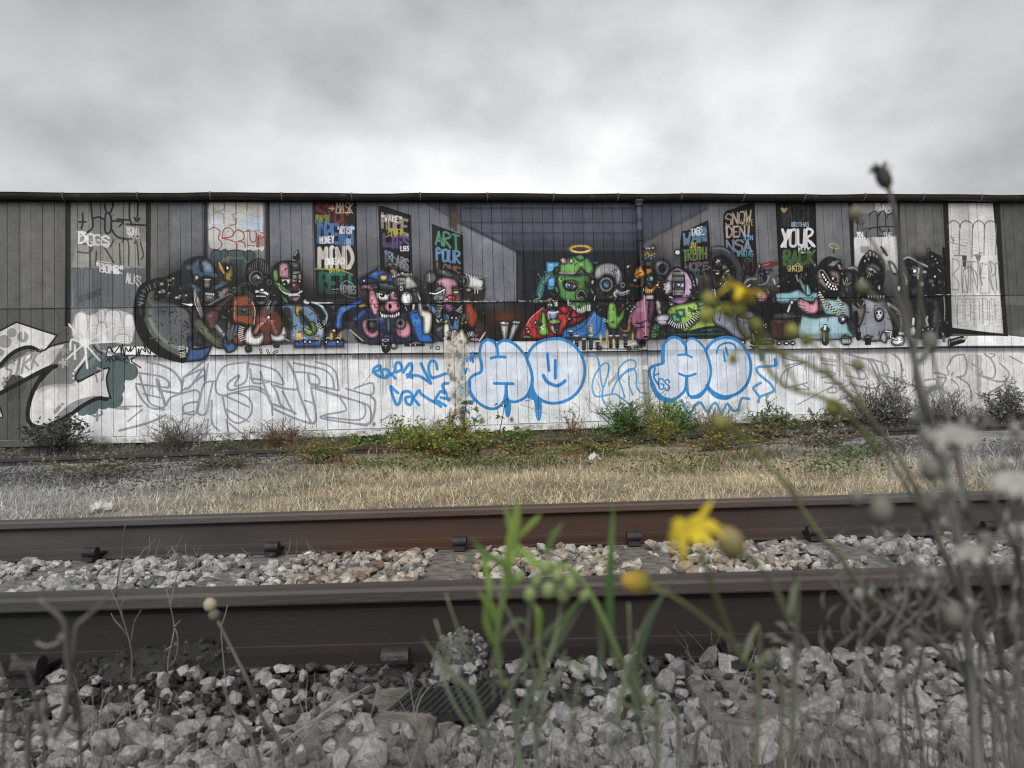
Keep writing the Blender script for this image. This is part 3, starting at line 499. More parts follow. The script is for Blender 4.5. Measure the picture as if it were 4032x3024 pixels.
def teeth(x0, y0, x1, y1, n, w, h, col=225, bend=0):
    for i in range(n):
        t = (i+.5)/n; x = x0+(x1-x0)*t; y = y0+(y1-y0)*t+bend*4*t*(1-t)
        E(x, y, w, h, col, 3)
def rings(pts, n, w, l, col):      # ribs across a hose
    p = spline(flat(pts), 8)
    for i in range(n):
        q = p[int((i+.5)/n*(len(p)-1))]; d = p[min(len(p)-1, int((i+.5)/n*(len(p)-1))+1)]-q; d = d/(np.linalg.norm(d)+1e-6)
        S([q[0]-d[1]*l, q[1]+d[0]*l, q[0]+d[1]*l, q[1]-d[0]*l], w, col, 3)
BK = 17
def figures():
    global BODY
    BODY = False
    bl = (54, 84, 126)
    # black paint mist behind the whole company
    for c, x, y, rx, ry in ((1, 150, 1250, 380, 420), (1, 700, 1300, 500, 420), (1, 1250, 1350, 420, 420), (1, 1700, 1500, 300, 300), (2, 300, 1400, 480, 330), (2, 800, 1400, 480, 380), (2, 1250, 1500, 250, 240), (3, 500, 1450, 430, 240), (3, 1000, 1350, 520, 420), (3, 1700, 1350, 560, 470), (4, 800, 1300, 480, 420), (4, 1250, 1450, 420, 330), (4, 1800, 1350, 330, 380), (5, 500, 1300, 340, 420), (5, 1100, 1350, 360, 460)):
        k(c); B(x, y, rx*1.06, ry*1.06, (12, 12, 14), 1.0); B(x, y, rx*.8, ry*.8, (11, 11, 13), .8)
    BODY = True
    # --- 1: beast in a riot helmet with hose arms
    k(0)
    BODY = False
    P([1700, 1120, 1800, 1030, 2000, 950, 2300, 1150, 2330, 1400, 2180, 1330, 1990, 1290, 1800, 1260, 1680, 1280], (16, 16, 18), 24)
    P([1640, 1350, 1760, 1310, 1920, 1330, 2060, 1420, 2110, 1600, 2060, 1770, 1880, 1800, 1720, 1690, 1630, 1530], (86, 88, 93), 26); B(1760, 1400, 90, 60, (60, 61, 66), .7); P([2080, 1430, 2200, 1360, 2300, 1500, 2250, 1760, 2110, 1750], (30, 31, 34), 26, .9); S([2000, 1290, 2080, 1420, 2110, 1600, 2080, 1780], 50, 18, 24, .9)
    BODY = True
    hose = [2000, 1010, 1850, 1080, 1700, 1100, 1570, 1160, 1525, 1300, 1520, 1450, 1560, 1620, 1680, 1780, 1830, 1860, 1990, 1900]
    S(hose, 120, 18, 10); S([1640, 1330, 1640, 1450, 1700, 1620, 1800, 1740], 36, (108, 108, 108), 26, .7); S([1570, 1160, 1528, 1300, 1530, 1430], 26, (74, 76, 78), 16, .7)
    rings([1850, 1085, 1700, 1110, 1575, 1165, 1530, 1290, 1535, 1330], 12, 9, 26, 120)
    S([1620, 1480, 1680, 1620, 1800, 1750, 1960, 1840], 92, (86, 90, 84), 16); S([1630, 1480, 1700, 1620, 1820, 1740, 1960, 1810], 30, (132, 136, 128), 24, .8); E(1990, 1845, 40, 75, 30, 4); rings([1975, 1780, 1995, 1910], 7, 9, 30, 200)
    for x, y, q in ((1760, 1100, 20), (1770, 1180, 26), (1840, 1110, 14), (1885, 1040, 15), (1850, 1060, 12), (1960, 1230, 18), (1840, 1200, 12), (1740, 1190, 16), (2025, 1225, 16), (1920, 1250, 18)): E(x, y, q*1.3, q, (150, 144, 142), 14)
    P([2040, 1690, 2070, 1680, 2090, 1790, 2140, 1800, 2230, 1790, 2300, 1780, 2230, 1910, 2100, 1940, 2030, 1930, 2060, 1800], bl, 5); S([2090, 1795, 2150, 1815, 2290, 1785], 12, BK)
    S([1150, 490, 1280, 400], 1, BK)
    k(1)
    P([30, 1000, 60, 870, 150, 810, 260, 800, 360, 860, 420, 960, 430, 1040, 250, 1060, 180, 1180, 60, 1150], (30, 32, 38), 14)
    P([150, 880, 230, 810, 320, 830, 390, 900, 410, 1010, 300, 1010, 200, 1030, 150, 980], (58, 76, 94), 10); P([240, 860, 300, 830, 370, 880, 400, 980, 300, 1000, 250, 950], (74, 94, 114), 12); S([230, 810, 260, 900, 270, 1000], 14, BK, 4); S([210, 1020, 300, 985, 410, 1010], 40, (60, 82, 104), 10)
    B(330, 920, 40, 40, (150, 170, 190), .6); E(205, 1030, 22, 26, (160, 176, 190), 8); B(120, 920, 40, 30, (120, 124, 130), .7)
    P([130, 1080, 220, 1120, 260, 1180, 200, 1220, 150, 1160], (56, 74, 92), 12); P([285, 1045, 360, 1045, 350, 1065, 300, 1070], 190); PL([290, 1070, 350, 1070, 340, 1140, 295, 1140], 60); rings([320, 1075, 315, 1140], 5, 6, 26, 130)
    P([290, 1220, 400, 1215, 410, 1280, 300, 1300], (70, 70, 76), 10); teeth(300, 1205, 400, 1215, 5, 8, 14, 190); S([190, 1200, 220, 1300, 260, 1440], 40, (120, 110, 112), 8); S([190, 1210, 185, 1300, 240, 1430], 9, 200); S([225, 1200, 215, 1300], 9, 200); S([250, 1460, 240, 1540, 250, 1580], 14, 150, 5)
    S([410, 1140, 520, 1090], 34, (66, 88, 110), 6); P([440, 870, 480, 880, 530, 970, 570, 890, 600, 930, 590, 1060, 510, 1060, 500, 990, 440, 950], (132, 108, 50), 6); teeth(515, 900, 545, 930, 4, 14, 18, 215); S([450, 870, 500, 980], 16, (190, 160, 80)); E(585, 1030, 14, 14, BK)
    P([300, 1390, 420, 1330, 560, 1220, 660, 1100, 700, 1080, 690, 1150, 560, 1290, 480, 1380, 380, 1480], (72, 56, 56), 14); S([340, 1330, 440, 1270, 560, 1210], 20, (150, 140, 140), 10, .7); S([520, 1170, 470, 1220], 50, (130, 116, 118), 20)
    P([160, 1520, 260, 1480, 420, 1720, 540, 1780, 500, 1800, 400, 1780, 220, 1620], (78, 88, 66), 12); S([270, 1560, 420, 1720, 500, 1760], 30, (104, 116, 88), 20, .7); S([180, 1420, 200, 1600, 190, 1730], 24, (70, 72, 70), 14, .6)
    P([290, 1440, 380, 1380, 450, 1420, 420, 1560, 350, 1600], (84, 54, 54), 14); S([420, 1560, 520, 1680], 44, (110, 112, 118), 8); S([600, 1560, 570, 1700], 26, (86, 88, 94), 6); S([560, 1530, 545, 1690], 22, (90, 96, 84), 6); S([650, 1540, 600, 1710], 22, (96, 98, 104), 8); S([430, 1560, 530, 1690], 12, 180, 5)
    P([490, 1750, 520, 1660, 545, 1740, 600, 1720, 640, 1780, 610, 1830, 540, 1845, 510, 1800], bl, 5); S([500, 1740, 540, 1750, 560, 1770], 9, BK)
    # --- 2: cyclops ape in a brown waistcoat
    P([600, 1240, 640, 1230, 830, 1240, 840, 1540, 820, 1570, 680, 1530, 600, 1500], (112, 58, 38), 5, 1, (128, 66, 44)); P([860, 1420, 960, 1330, 1120, 1440, 1160, 1600, 1080, 1720, 880, 1760, 830, 1640], (84, 46, 34), 12); P([640, 1640, 720, 1560, 720, 1760, 600, 1740], (96, 52, 40), 12)
    S([800, 1280, 840, 1380, 830, 1540], 10, (190, 180, 176)); S([625, 1290, 615, 1480], 10, (190, 150, 110), 4, .8); PL([658, 1358, 785, 1362, 785, 1430, 658, 1428], 214); PL([672, 1374, 770, 1376, 770, 1416, 672, 1414], (126, 132, 138)); P([680, 1380, 730, 1390, 760, 1380, 750, 1410, 690, 1412], 24)
    P([730, 1000, 760, 880, 880, 815, 990, 880, 1020, 1000, 1010, 1200, 930, 1310, 800, 1280, 720, 1150], (20, 20, 23), 8)
    for i in range(11): x = 765+i*24; S([x, 880-abs(5-i)*-8-70+abs(5-i)*14, x-6, 960+abs(5-i)*6], 9, (118, 120, 124), 5, .75)
    for i in range(6): S([750+i*14, 1150+i*16, 735+i*14, 1200+i*18], 7, 110, 4, .7); S([1010-i*12, 1180+i*20, 1000-i*12, 1230+i*16], 7, 110, 4, .7)
    E(852, 1032, 82, 84, (150, 152, 156), 6); E(856, 1034, 64, 68, 24, 6); E(862, 1042, 50, 52, 218, 4); E(858, 1052, 28, 26, (50, 84, 128), 5); E(858, 1054, 13, 15, BK); E(876, 1032, 10, 10, 235); S([812, 1020, 860, 990, 915, 1030], 14, 30)
    E(995, 1082, 30, 36, (120, 122, 126), 5); E(995, 1082, 17, 22, 20, 3)
    P([820, 1200, 870, 1150, 950, 1150, 1000, 1210, 960, 1250, 850, 1245], 14, 4); teeth(845, 1185, 985, 1215, 8, 11, 15, 225, -16); teeth(850, 1232, 960, 1235, 6, 9, 7, 210); E(915, 1165, 25, 14, 215); P([860, 1290, 960, 1290, 920, 1330, 880, 1320], 90, 14)
    S([950, 1390, 1000, 1290], 44, (70, 72, 84), 5); S([1010, 1400, 1060, 1300], 36, (74, 76, 88), 5); S([975, 1370, 1010, 1290], 8, 170); E(988, 1465, 17, 18, 226); S([970, 1490, 900, 1540, 840, 1630], 40, (150, 84, 80), 4); S([1000, 1490, 1050, 1560, 1070, 1640], 36, (150, 84, 80), 4); S([960, 1500, 895, 1550, 850, 1620], 12, (196, 136, 130)); S([985, 1480, 1040, 1500, 1070, 1600], 7, BK)
    P([725, 1700, 740, 1620, 800, 1555, 805, 1620, 830, 1670, 880, 1660, 920, 1630, 935, 1690, 900, 1760, 820, 1770, 750, 1750], 212, 4); P([1010, 1640, 1050, 1660, 1110, 1650, 1140, 1580, 1165, 1570, 1185, 1660, 1150, 1720, 1050, 1725, 1015, 1690], 208, 4); rings([700, 1560, 680, 1640, 710, 1720], 8, 10, 26, 190); S([1150, 1690, 1210, 1720], 8, 210); dots([1155, 1680, 1165, 1700], 6, BK)
    S([805, 1625, 850, 1690, 920, 1650], 8, 60)
    # --- 3: grinning green jester
    P([1030, 950, 1100, 860, 1250, 850, 1340, 930, 1350, 1120, 1300, 1300, 1200, 1330, 1100, 1200], (18, 18, 20), 8)
    P([1035, 960, 1085, 950, 1095, 1060, 1050, 1080], (100, 138, 70), 4); P([1050, 1075, 1120, 1090, 1180, 1150, 1240, 1190, 1180, 1200, 1090, 1140, 1060, 1110], (92, 146, 66), 4); P([1130, 1220, 1190, 1270, 1200, 1310, 1160, 1290], (96, 146, 66), 4); PL([1250, 960, 1340, 960, 1330, 990, 1255, 985], (96, 140, 70)); P([1230, 1040, 1270, 1050, 1260, 1120, 1235, 1100], (80, 124, 60), 5)
    P([1105, 890, 1160, 865, 1215, 900, 1220, 1035, 1160, 1040, 1110, 1025], (168, 112, 132), 5, 1, (150, 98, 116)); S([1120, 900, 1118, 1010], 10, (206, 168, 180)); PL([1195, 900, 1218, 900, 1220, 1030, 1200, 1030], 40, 4, .7)
    P([1250, 830, 1290, 740, 1315, 735, 1330, 840], 22, 4); S([1275, 790, 1300, 745], 9, 170); S([1250, 835, 1320, 860], 8, 190); P([1210, 860, 1310, 860, 1320, 920, 1240, 920], 52, 10); B(1280, 900, 30, 20, 150, .6)
    PL([1120, 1048, 1228, 1044, 1222, 1095, 1150, 1108], 216); E(1170, 1085, 26, 26, BK); E(1160, 1102, 9, 8, 235); rings([1272, 985, 1272, 1085], 6, 8, 18, 170); P([1310, 1000, 1340, 990, 1345, 1050, 1315, 1045], (150, 100, 118), 4); E(1325, 1072, 9, 10, 220)
    E(1282, 1132, 50, 50, (84, 36, 42), 4); B(1262, 1112, 20, 18, (200, 150, 150), .9)
    S([1095, 1130, 1130, 1180, 1200, 1210, 1290, 1210, 1350, 1180], 17, 205); S([1090, 1120, 1110, 1170, 1180, 1230], 14, BK); P([1200, 1245, 1260, 1245, 1340, 1230, 1300, 1290, 1240, 1280], (130, 100, 116), 6); teeth(1205, 1228, 1330, 1222, 7, 9, 9, 190)
    P([1140, 1340, 1300, 1330, 1480, 1340, 1570, 1450, 1560, 1760, 1270, 1770, 1230, 1560, 1180, 1430], (104, 132, 164), 24); P([1150, 1360, 1230, 1380, 1250, 1600, 1180, 1500], 18, 24, .8); P([1330, 1420, 1420, 1480, 1490, 1620, 1440, 1560, 1340, 1540], 40, 20, .8)
    P([1370, 1280, 1450, 1290, 1600, 1380, 1640, 1500, 1600, 1560, 1540, 1600, 1500, 1440, 1400, 1330], 20, 6); S([1460, 1300, 1560, 1340, 1620, 1440, 1600, 1540], 26, (128, 150, 178), 8); S([1480, 1300, 1580, 1350], 13, 222, 5); S([1400, 1320, 1470, 1380, 1540, 1500], 16, (80, 84, 92), 8); B(1385, 1280, 18, 14, 220, .9)
    P([1280, 1400, 1290, 1330, 1320, 1380, 1360, 1400, 1350, 1440, 1300, 1440], (196, 150, 40), 10); B(1310, 1370, 30, 50, (206, 160, 50), .8); S([1330, 1410, 1450, 1570], 38, 34, 4)
    P([1370, 1580, 1400, 1600, 1460, 1590, 1440, 1520, 1480, 1520, 1510, 1570, 1500, 1630, 1440, 1660, 1385, 1640], (126, 156, 60), 4); S([1378, 1590, 1440, 1620], 10, (180, 206, 100)); E(1468, 1620, 7, 7, BK); rings([1520, 1530, 1560, 1600, 1530, 1650], 8, 8, 22, 200)
    for x, y, h in ((1300, 1680, 80), (1330, 1670, 70), (1510, 1700, 50), (1670, 1670, 80), (1770, 1660, 40)): B(x, y, 26, h*.8, (206, 146, 56), .95); S([x, y+40, x+6, y-30], 13, (222, 178, 80), 10)
    PL([1270, 1722, 1560, 1716, 1558, 1778, 1276, 1784], (46, 78, 144), 3); PL([1590, 1720, 1808, 1716, 1800, 1776, 1596, 1782], (46, 78, 144), 3); S([1270, 1722, 1560, 1716], 8, 14); S([1590, 1720, 1808, 1716], 8, 14); dots([1385, 1730, 1440, 1732, 1615, 1732, 1740, 1732], 13, 205)
    S([1275, 1796, 1560, 1792], 22, 60, 20, .8); S([1600, 1796, 1810, 1790], 22, 60, 20, .8)
    for x in (1370, 1635, 1740): S([x-18, 1695, x, 1680, x+18, 1695], 8, 215)
    for p in ([900, 1815, 910, 1845], [975, 1825, 990, 1855], [1045, 1850, 1080, 1835]): S(p, 26, 40, 3); S(p, 10, 190, 3)
    P([740, 1790, 790, 1780, 800, 1830, 750, 1840], 50, 14); P([1040, 1760, 1110, 1760, 1100, 1795, 1050, 1795], 40, 10)
    # --- 4: pig in police blue
    P([1710, 1560, 1720, 1460, 1760, 1360, 1900, 1300, 2000, 1270, 2010, 1330, 1880, 1380, 1800, 1440, 1790, 1580, 1740, 1590], (36, 82, 156), 8); S([1740, 1560, 1760, 1440, 1860, 1360], 18, (84, 132, 196), 14, .7); E(1702, 1610, 14, 18, 200)
    P([1760, 1640, 1850, 1590, 1950, 1680, 1940, 1740, 1860, 1740], 110, 18, .8); S([1900, 1540, 2010, 1640, 2100, 1700], 62, 52, 6); S([1890, 1580, 1990, 1660, 2050, 1715], 14, 190, 6); S([1940, 1530, 2090, 1650], 12, 130, 8)
    k(2)
    P([0, 1520, 100, 1400, 330, 1420, 560, 1440, 620, 1650, 600, 1740, 60, 1740], (27, 34, 66), 8); PL([270, 1640, 420, 1640, 430, 1740, 280, 1740], (32, 44, 88), 8); S([0, 1480, 90, 1400], 40, (40, 80, 150), 20, .9)
    P([50, 1140, 110, 1110, 200, 1140, 330, 1130, 450, 1180, 480, 1300, 460, 1430, 360, 1480, 250, 1440, 160, 1330, 140, 1200], 18, 6)
    P([60, 1170, 70, 1110, 130, 1105, 200, 1150, 190, 1200, 140, 1160, 90, 1150], (170, 112, 124), 5); P([150, 1180, 210, 1180, 250, 1290, 260, 1380, 230, 1440, 190, 1420, 150, 1320], (190, 120, 140), 6); S([180, 1300, 210, 1420], 18, (216, 158, 174), 10, .8); S([180, 1270, 180, 1310], 10, 14)
    P([380, 1190, 440, 1200, 460, 1270, 400, 1290, 370, 1250], (182, 110, 132), 6); E(410, 1195, 10, 9, 220); P([230, 1180, 350, 1205, 355, 1280, 250, 1270], 205, 4); E(290, 1222, 28, 26, BK); E(282, 1212, 8, 8, 230); S([225, 1180, 300, 1200, 360, 1215], 17, 14)
    E(398, 1345, 86, 66, (196, 128, 146), 5); B(370, 1310, 40, 20, (226, 180, 190), .7); E(376, 1345, 19, 28, 20, 4); E(460, 1340, 15, 18, 20, 4); S([320, 1370, 390, 1410, 470, 1380], 12, (120, 64, 78), 6); teeth(285, 1440, 480, 1420, 9, 9, 20, 215, 24); S([270, 1410, 290, 1460], 9, 215)
    PL([240, 1400, 300, 1310, 320, 1400], (150, 100, 116), 4, .6)
    P([25, 1060, 140, 1000, 250, 935, 340, 970, 400, 990, 400, 1080, 240, 1090, 60, 1105], (42, 78, 148), 5); P([30, 1060, 140, 1030, 240, 1070, 60, 1100], (24, 44, 90), 8); P([265, 1015, 305, 1000, 345, 1012, 340, 1050, 305, 1070, 270, 1050], (190, 168, 96), 4); P([245, 1095, 330, 1080, 420, 1110, 440, 1160, 340, 1165, 260, 1140], (48, 54, 66), 6); S([270, 1105, 400, 1130], 10, (110, 118, 132), 8, .7); E(256, 932, 13, 13, 190); E(92, 1065, 14, 12, 200); S([20, 1060, 250, 932, 400, 990], 8, 14)
    P([70, 1560, 90, 1490, 130, 1500, 120, 1570, 180, 1630, 240, 1600, 250, 1650, 200, 1690, 120, 1670], (180, 116, 136), 5); PL([130, 1490, 232, 1490, 230, 1590, 140, 1590], 26); E(180, 1545, 38, 38, 66, 6); S([130, 1490, 232, 1490], 7, 110)
    P([450, 1560, 540, 1490, 600, 1560, 590, 1660, 520, 1690, 450, 1650], (176, 112, 132), 6); E(492, 1530, 55, 62, (120, 112, 104), 12); E(488, 1525, 28, 28, 24, 4); P([340, 1490, 370, 1470, 375, 1600, 350, 1610], (84, 84, 90), 6)
    P([30, 1330, 100, 1310, 120, 1340, 50, 1360], (140, 126, 50), 6); S([-90, 1540, 60, 1680, 170, 1740], 62, 44, 6); S([-60, 1600, 80, 1720], 13, 170, 5)
    P([370, 950, 420, 930, 470, 990, 430, 1030, 390, 1000], (124, 98, 82), 8); S([410, 1020, 510, 985], 24, 190, 4); rings([415, 1025, 510, 985], 6, 8, 16, 20); E(370, 888, 30, 22, 100, 8)
    # --- 5: bird robot in a steel cap
    P([455, 1090, 480, 1020, 560, 1000, 640, 1060, 690, 1130, 640, 1165, 540, 1160, 470, 1150], (34, 34, 38), 4); P([530, 1090, 550, 1020, 610, 1030, 680, 1125, 620, 1155, 540, 1150], (142, 143, 146), 6); B(580, 1060, 30, 30, 200, .6); rings([500, 1040, 500, 1120], 7, 8, 36, 150); E(497, 1150, 24, 32, 170, 4); E(497, 1150, 9, 13, 20)
    for i in range(7): S([530+i*13, 1010, 524+i*14, 985], 5, 190)
    P([640, 1010, 700, 1040, 760, 1140, 740, 1180, 690, 1110, 640, 1050], (44, 38, 38), 6); P([610, 1170, 700, 1160, 720, 1300, 640, 1320], (54, 56, 60), 10); P([670, 1180, 715, 1270, 690, 1275], 205, 4); E(556, 1258, 62, 74, (206, 206, 210), 6); B(585, 1290, 40, 50, 130, .6); PL([610, 1165, 655, 1155, 650, 1175], (200, 110, 50)); S([540, 1350, 560, 1390], 7, 190); S([600, 1190, 640, 1260], 9, 20)
    P([580, 1440, 600, 1380, 730, 1390, 800, 1560, 860, 1720, 780, 1740, 680, 1720, 620, 1560], (28, 92, 166), 5); P([700, 1390, 740, 1390, 830, 1650, 860, 1730, 780, 1600], (22, 78, 150), 8)
    # --- 6: hair-roller lady and the loudhailer
    P([780, 1080, 850, 980, 960, 930, 1080, 960, 1160, 1060, 1180, 1290, 1080, 1420, 900, 1400, 800, 1260], (20, 19, 22), 8); P([870, 1130, 900, 1050, 1000, 1025, 1090, 1060, 1130, 1160, 1140, 1270, 1080, 1300, 960, 1290, 880, 1220], (172, 116, 134), 8); B(980, 1080, 70, 30, (200, 150, 166), .7); B(1110, 1240, 40, 60, (90, 50, 64), .7)
    E(815, 1030, 58, 62, (132, 133, 136), 5); rings([770, 1030, 860, 1030], 7, 7, 50, 62); P([885, 960, 930, 935, 1050, 985, 1055, 1030, 960, 1010], (96, 97, 102), 5); rings([900, 960, 1050, 1010], 7, 8, 30, 50); P([1050, 990, 1100, 1000, 1160, 1070, 1120, 1090], 40, 6)
    P([860, 1170, 910, 1120, 960, 1140, 970, 1180, 880, 1200], (96, 92, 108), 5); P([870, 1205, 965, 1165, 965, 1225, 900, 1240], 205, 4); E(920, 1205, 27, 25, (120, 164, 100), 4); E(918, 1206, 10, 11, BK); S([810, 1200, 880, 1205, 970, 1160], 13, 225); S([840, 1150, 880, 1110], 7, BK); rings([830, 1180, 900, 1110, 960, 1110], 9, 6, 22, 14); P([1060, 1150, 1120, 1150, 1125, 1185, 1070, 1190], (110, 100, 116), 5); P([1065, 1180, 1120, 1178, 1115, 1205, 1075, 1205], (190, 190, 120), 4); S([1050, 1140, 1120, 1120], 9, BK); rings([1040, 1140, 1130, 1130], 6, 5, 20, 14); rings([860, 1250, 960, 1250], 8, 5, 20, 190)
    E(1045, 1254, 46, 32, (170, 32, 30), 4); E(1020, 1248, 11, 11, (240, 200, 190)); E(990, 1270, 30, 20, (196, 128, 146), 6)
    P([890, 1300, 1160, 1300, 1160, 1420, 1030, 1460, 900, 1420], 18, 8); P([960, 1320, 1050, 1320, 1060, 1390, 1000, 1400], (134, 66, 128), 8); dots([985, 1345, 1010, 1375, 1035, 1345, 1100, 1340, 1090, 1370], 7, 30)
    for i in range(6): S([960-i*8, 1340+i*14, 890-i*4, 1330+i*22], 5, 190); S([1090+i*8, 1390-i*6, 1160, 1420-i*18], 5, 190)
    S([800, 1330, 860, 1400, 900, 1450], 44, (84, 138, 184), 6); S([990, 1460, 1010, 1560, 1080, 1600, 1100, 1500], 56, (78, 128, 176), 8); S([1000, 1470, 1010, 1540], 12, (150, 190, 220)); E(935, 1500, 20, 20, 215); E(938, 1500, 9, 9, BK); P([870, 1470, 920, 1510, 890, 1530], (196, 176, 130)); P([960, 1520, 1000, 1480, 1000, 1540], (196, 176, 130)); dots([800, 1380, 880, 1425], 14, (170, 50, 50)); P([840, 1560, 920, 1540, 1050, 1640, 1000, 1700, 900, 1700], (34, 40, 50), 12); S([900, 1600, 960, 1560], 30, (110, 116, 124), 14, .7); PL([1035, 1440, 1080, 1440, 1080, 1500, 1035, 1500], 40); dots([1050, 1470, 1095, 1470], 12, (214, 206, 176))
    P([1200, 1320, 1270, 1330, 1330, 1440, 1300, 1560, 1240, 1560, 1200, 1480], (136, 52, 34), 10); S([1230, 1420, 1220, 1500], 40, (96, 66, 50), 14); P([1330, 1500, 1440, 1620, 1400, 1740, 1280, 1680], (52, 34, 30), 20); rings([1195, 1680, 1260, 1640, 1300, 1690], 9, 9, 22, 190); P([1240, 1700, 1300, 1680, 1370, 1710, 1290, 1730], (166, 106, 130), 6); S([1350, 1720, 1410, 1630], 16, 190, 4); S([1180, 1440, 1160, 1520], 30, 120, 10, .8); dots([1160, 1530, 1200, 1520], 16, (140, 130, 70))
    P([1165, 1040, 1220, 1000, 1380, 1050, 1395, 1110, 1370, 1170, 1240, 1150, 1180, 1120], (196, 197, 200), 5); B(1300, 1140, 90, 30, 110, .7); E(1195, 1070, 40, 62, 150, 5); E(1192, 1074, 26, 46, 24, 4); E(1180, 1070, 8, 22, 120, 4); P([1190, 1140, 1260, 1150, 1370, 1180, 1400, 1120, 1420, 1140, 1390, 1270, 1200, 1280], (38, 36, 37), 8); S([1400, 1130, 1420, 1160, 1390, 1240], 14, (80, 58, 50), 5); E(1230, 1165, 30, 20, 130, 8)
    for i in range(10): S([1210+i*17, 1010+i*4, 1205+i*18, 985+i*5], 6, 215); 
    for x in (1300, 1330): S([x, 1160, x, 1200], 9, 215)
    # flaked paint on the left of the mural
    PL([620, 1320, 655, 1310, 640, 1380, 615, 1390], (196, 194, 186)); P([680, 1320, 720, 1310, 735, 1380, 800, 1400, 835, 1450, 820, 1590, 795, 1640, 740, 1630, 735, 1480, 700, 1440], (198, 197, 190), 3); P([960, 1560, 1000, 1530, 1025, 1590, 1000, 1690, 970, 1720], (196, 194, 186), 3)
    P([1045, 1620, 1090, 1600, 1110, 1640, 1150, 1590, 1180, 1620, 1215, 1740, 1050, 1760], (206, 200, 180), 3)
    # scrolls
    PL([1570, 1530, 1668, 1530, 1645, 1710, 1605, 1710], 190, 3, 1, 150); E(1620, 1528, 50, 20, 205, 3); S([1585, 1530, 1620, 1540, 1650, 1525, 1620, 1518], 7, 40); PL([1710, 1520, 1790, 1525, 1700, 1715, 1655, 1715], 186, 3, 1, 140); E(1750, 1518, 42, 18, 205, 3); S([1725, 1520, 1755, 1528, 1775, 1512, 1750, 1508], 7, 40); S([1660, 1710, 1710, 1530], 7, 20); S([1605, 1700, 1570, 1530], 7, 20)
    # --- 7: haloed green skull in red and blue robes
    k(3)
    PL([415, 858, 560, 860, 560, 980, 418, 980], (84, 160, 214), 4); PL([425, 1010, 520, 1005, 520, 1165, 432, 1168], (84, 158, 212), 6); S([430, 1060, 480, 1030, 510, 1060], 14, (58, 120, 180), 8); PL([925, 860, 990, 856, 980, 880, 930, 885], (50, 92, 150), 4)
    S([345, 1210, 370, 1110, 430, 1020, 540, 985], 74, (46, 96, 92), 8); S([350, 1180, 380, 1090, 450, 1010], 20, (90, 146, 136), 14, .8); S([330, 1200, 350, 1250, 290, 1270], 12, (80, 150, 150)); S([350, 1200, 345, 1260], 8, (80, 150, 150)); S([340, 980, 330, 1040], 1, 20); S([400, 960, 410, 1000], 7, (120, 170, 160)); S([325, 985, 360, 1040], 7, (120, 170, 160))
    P([560, 960, 575, 880, 640, 830, 740, 790, 850, 810, 915, 880, 920, 980, 760, 1000, 600, 990], (92, 148, 74), 8); B(660, 900, 90, 60, (120, 176, 84), .8); B(870, 880, 60, 60, (86, 130, 80), .6); P([570, 830, 620, 815, 640, 870, 590, 880], (176, 132, 150), 8); E(690, 850, 20, 26, (190, 206, 190), 14, .8); P([730, 800, 800, 780, 840, 820, 780, 850], (76, 120, 84), 8); dots([735, 885, 745, 880, 738, 895, 880, 858, 892, 856], 6, 24)
    S([525, 970, 620, 990, 740, 985], 26, (160, 158, 170), 5); S([525, 985, 630, 1005, 740, 1000], 10, 20); PL([735, 1000, 800, 920, 870, 1000], (96, 92, 96), 4); S([735, 1000, 800, 918, 870, 1000, 735, 1000], 9, 20, 2, 1, False); E(805, 968, 17, 17, 18); E(805, 968, 6, 6, 220); E(798, 888, 14, 10, (214, 176, 130), 8); P([515, 920, 560, 930, 540, 990, 500, 990], 50, 8)
    P([545, 1010, 620, 1000, 760, 1010, 880, 1020, 890, 1150, 860, 1260, 890, 1300, 860, 1370, 720, 1350, 620, 1280, 560, 1230, 540, 1120], (70, 116, 60), 8); B(600, 1060, 60, 60, (110, 160, 90), .6); B(640, 1200, 70, 50, (92, 144, 70), .7); P([590, 1090, 640, 1050, 760, 1070, 770, 1130, 720, 1180, 630, 1170], (24, 30, 28), 12); B(870, 1120, 50, 90, (20, 26, 24), .9); S([560, 1040, 640, 1050, 740, 1090, 790, 1140], 26, (96, 142, 82), 8); B(820, 1020, 70, 30, (70, 130, 110), .6)
    P([620, 1105, 660, 1080, 750, 1120, 700, 1155, 640, 1145], (206, 208, 216), 4); PL([625, 1065, 700, 1070, 750, 1105, 650, 1085], (190, 150, 150), 6, .8); E(680, 1122, 28, 24, (58, 96, 170), 5); E(682, 1120, 12, 14, 20); E(668, 1112, 8, 7, 235); S([610, 1085, 680, 1080, 760, 1125], 9, BK)
    P([740, 1250, 760, 1190, 800, 1160, 840, 1190, 860, 1250, 830, 1260, 800, 1250, 770, 1262], 214, 3); P([752, 1244, 768, 1200, 800, 1174, 832, 1200, 848, 1244, 825, 1250, 802, 1236, 775, 1252], 14, 3); S([540, 1030, 520, 1120, 560, 1240, 630, 1300], 14, 20); P([505, 1130, 540, 1130, 560, 1190, 520, 1200], (58, 100, 60), 8)
    P([645, 1290, 740, 1290, 900, 1300, 890, 1390, 800, 1410, 700, 1380], (60, 100, 54), 6)
    for i in range(12): t = i/11; x = 655+235*t; y = 1310+85*math.sin(math.pi*min(1, t*1.25)*.8); S([x, y-26, x+3, y+30], 15, 212, 3); S([x+10, y-28, x+12, y+24], 5, 24)
    for i in range(5): S([700+i*30, 1400+10*i, 730+i*26, 1470-i*6], 6, 190, 3, .8)
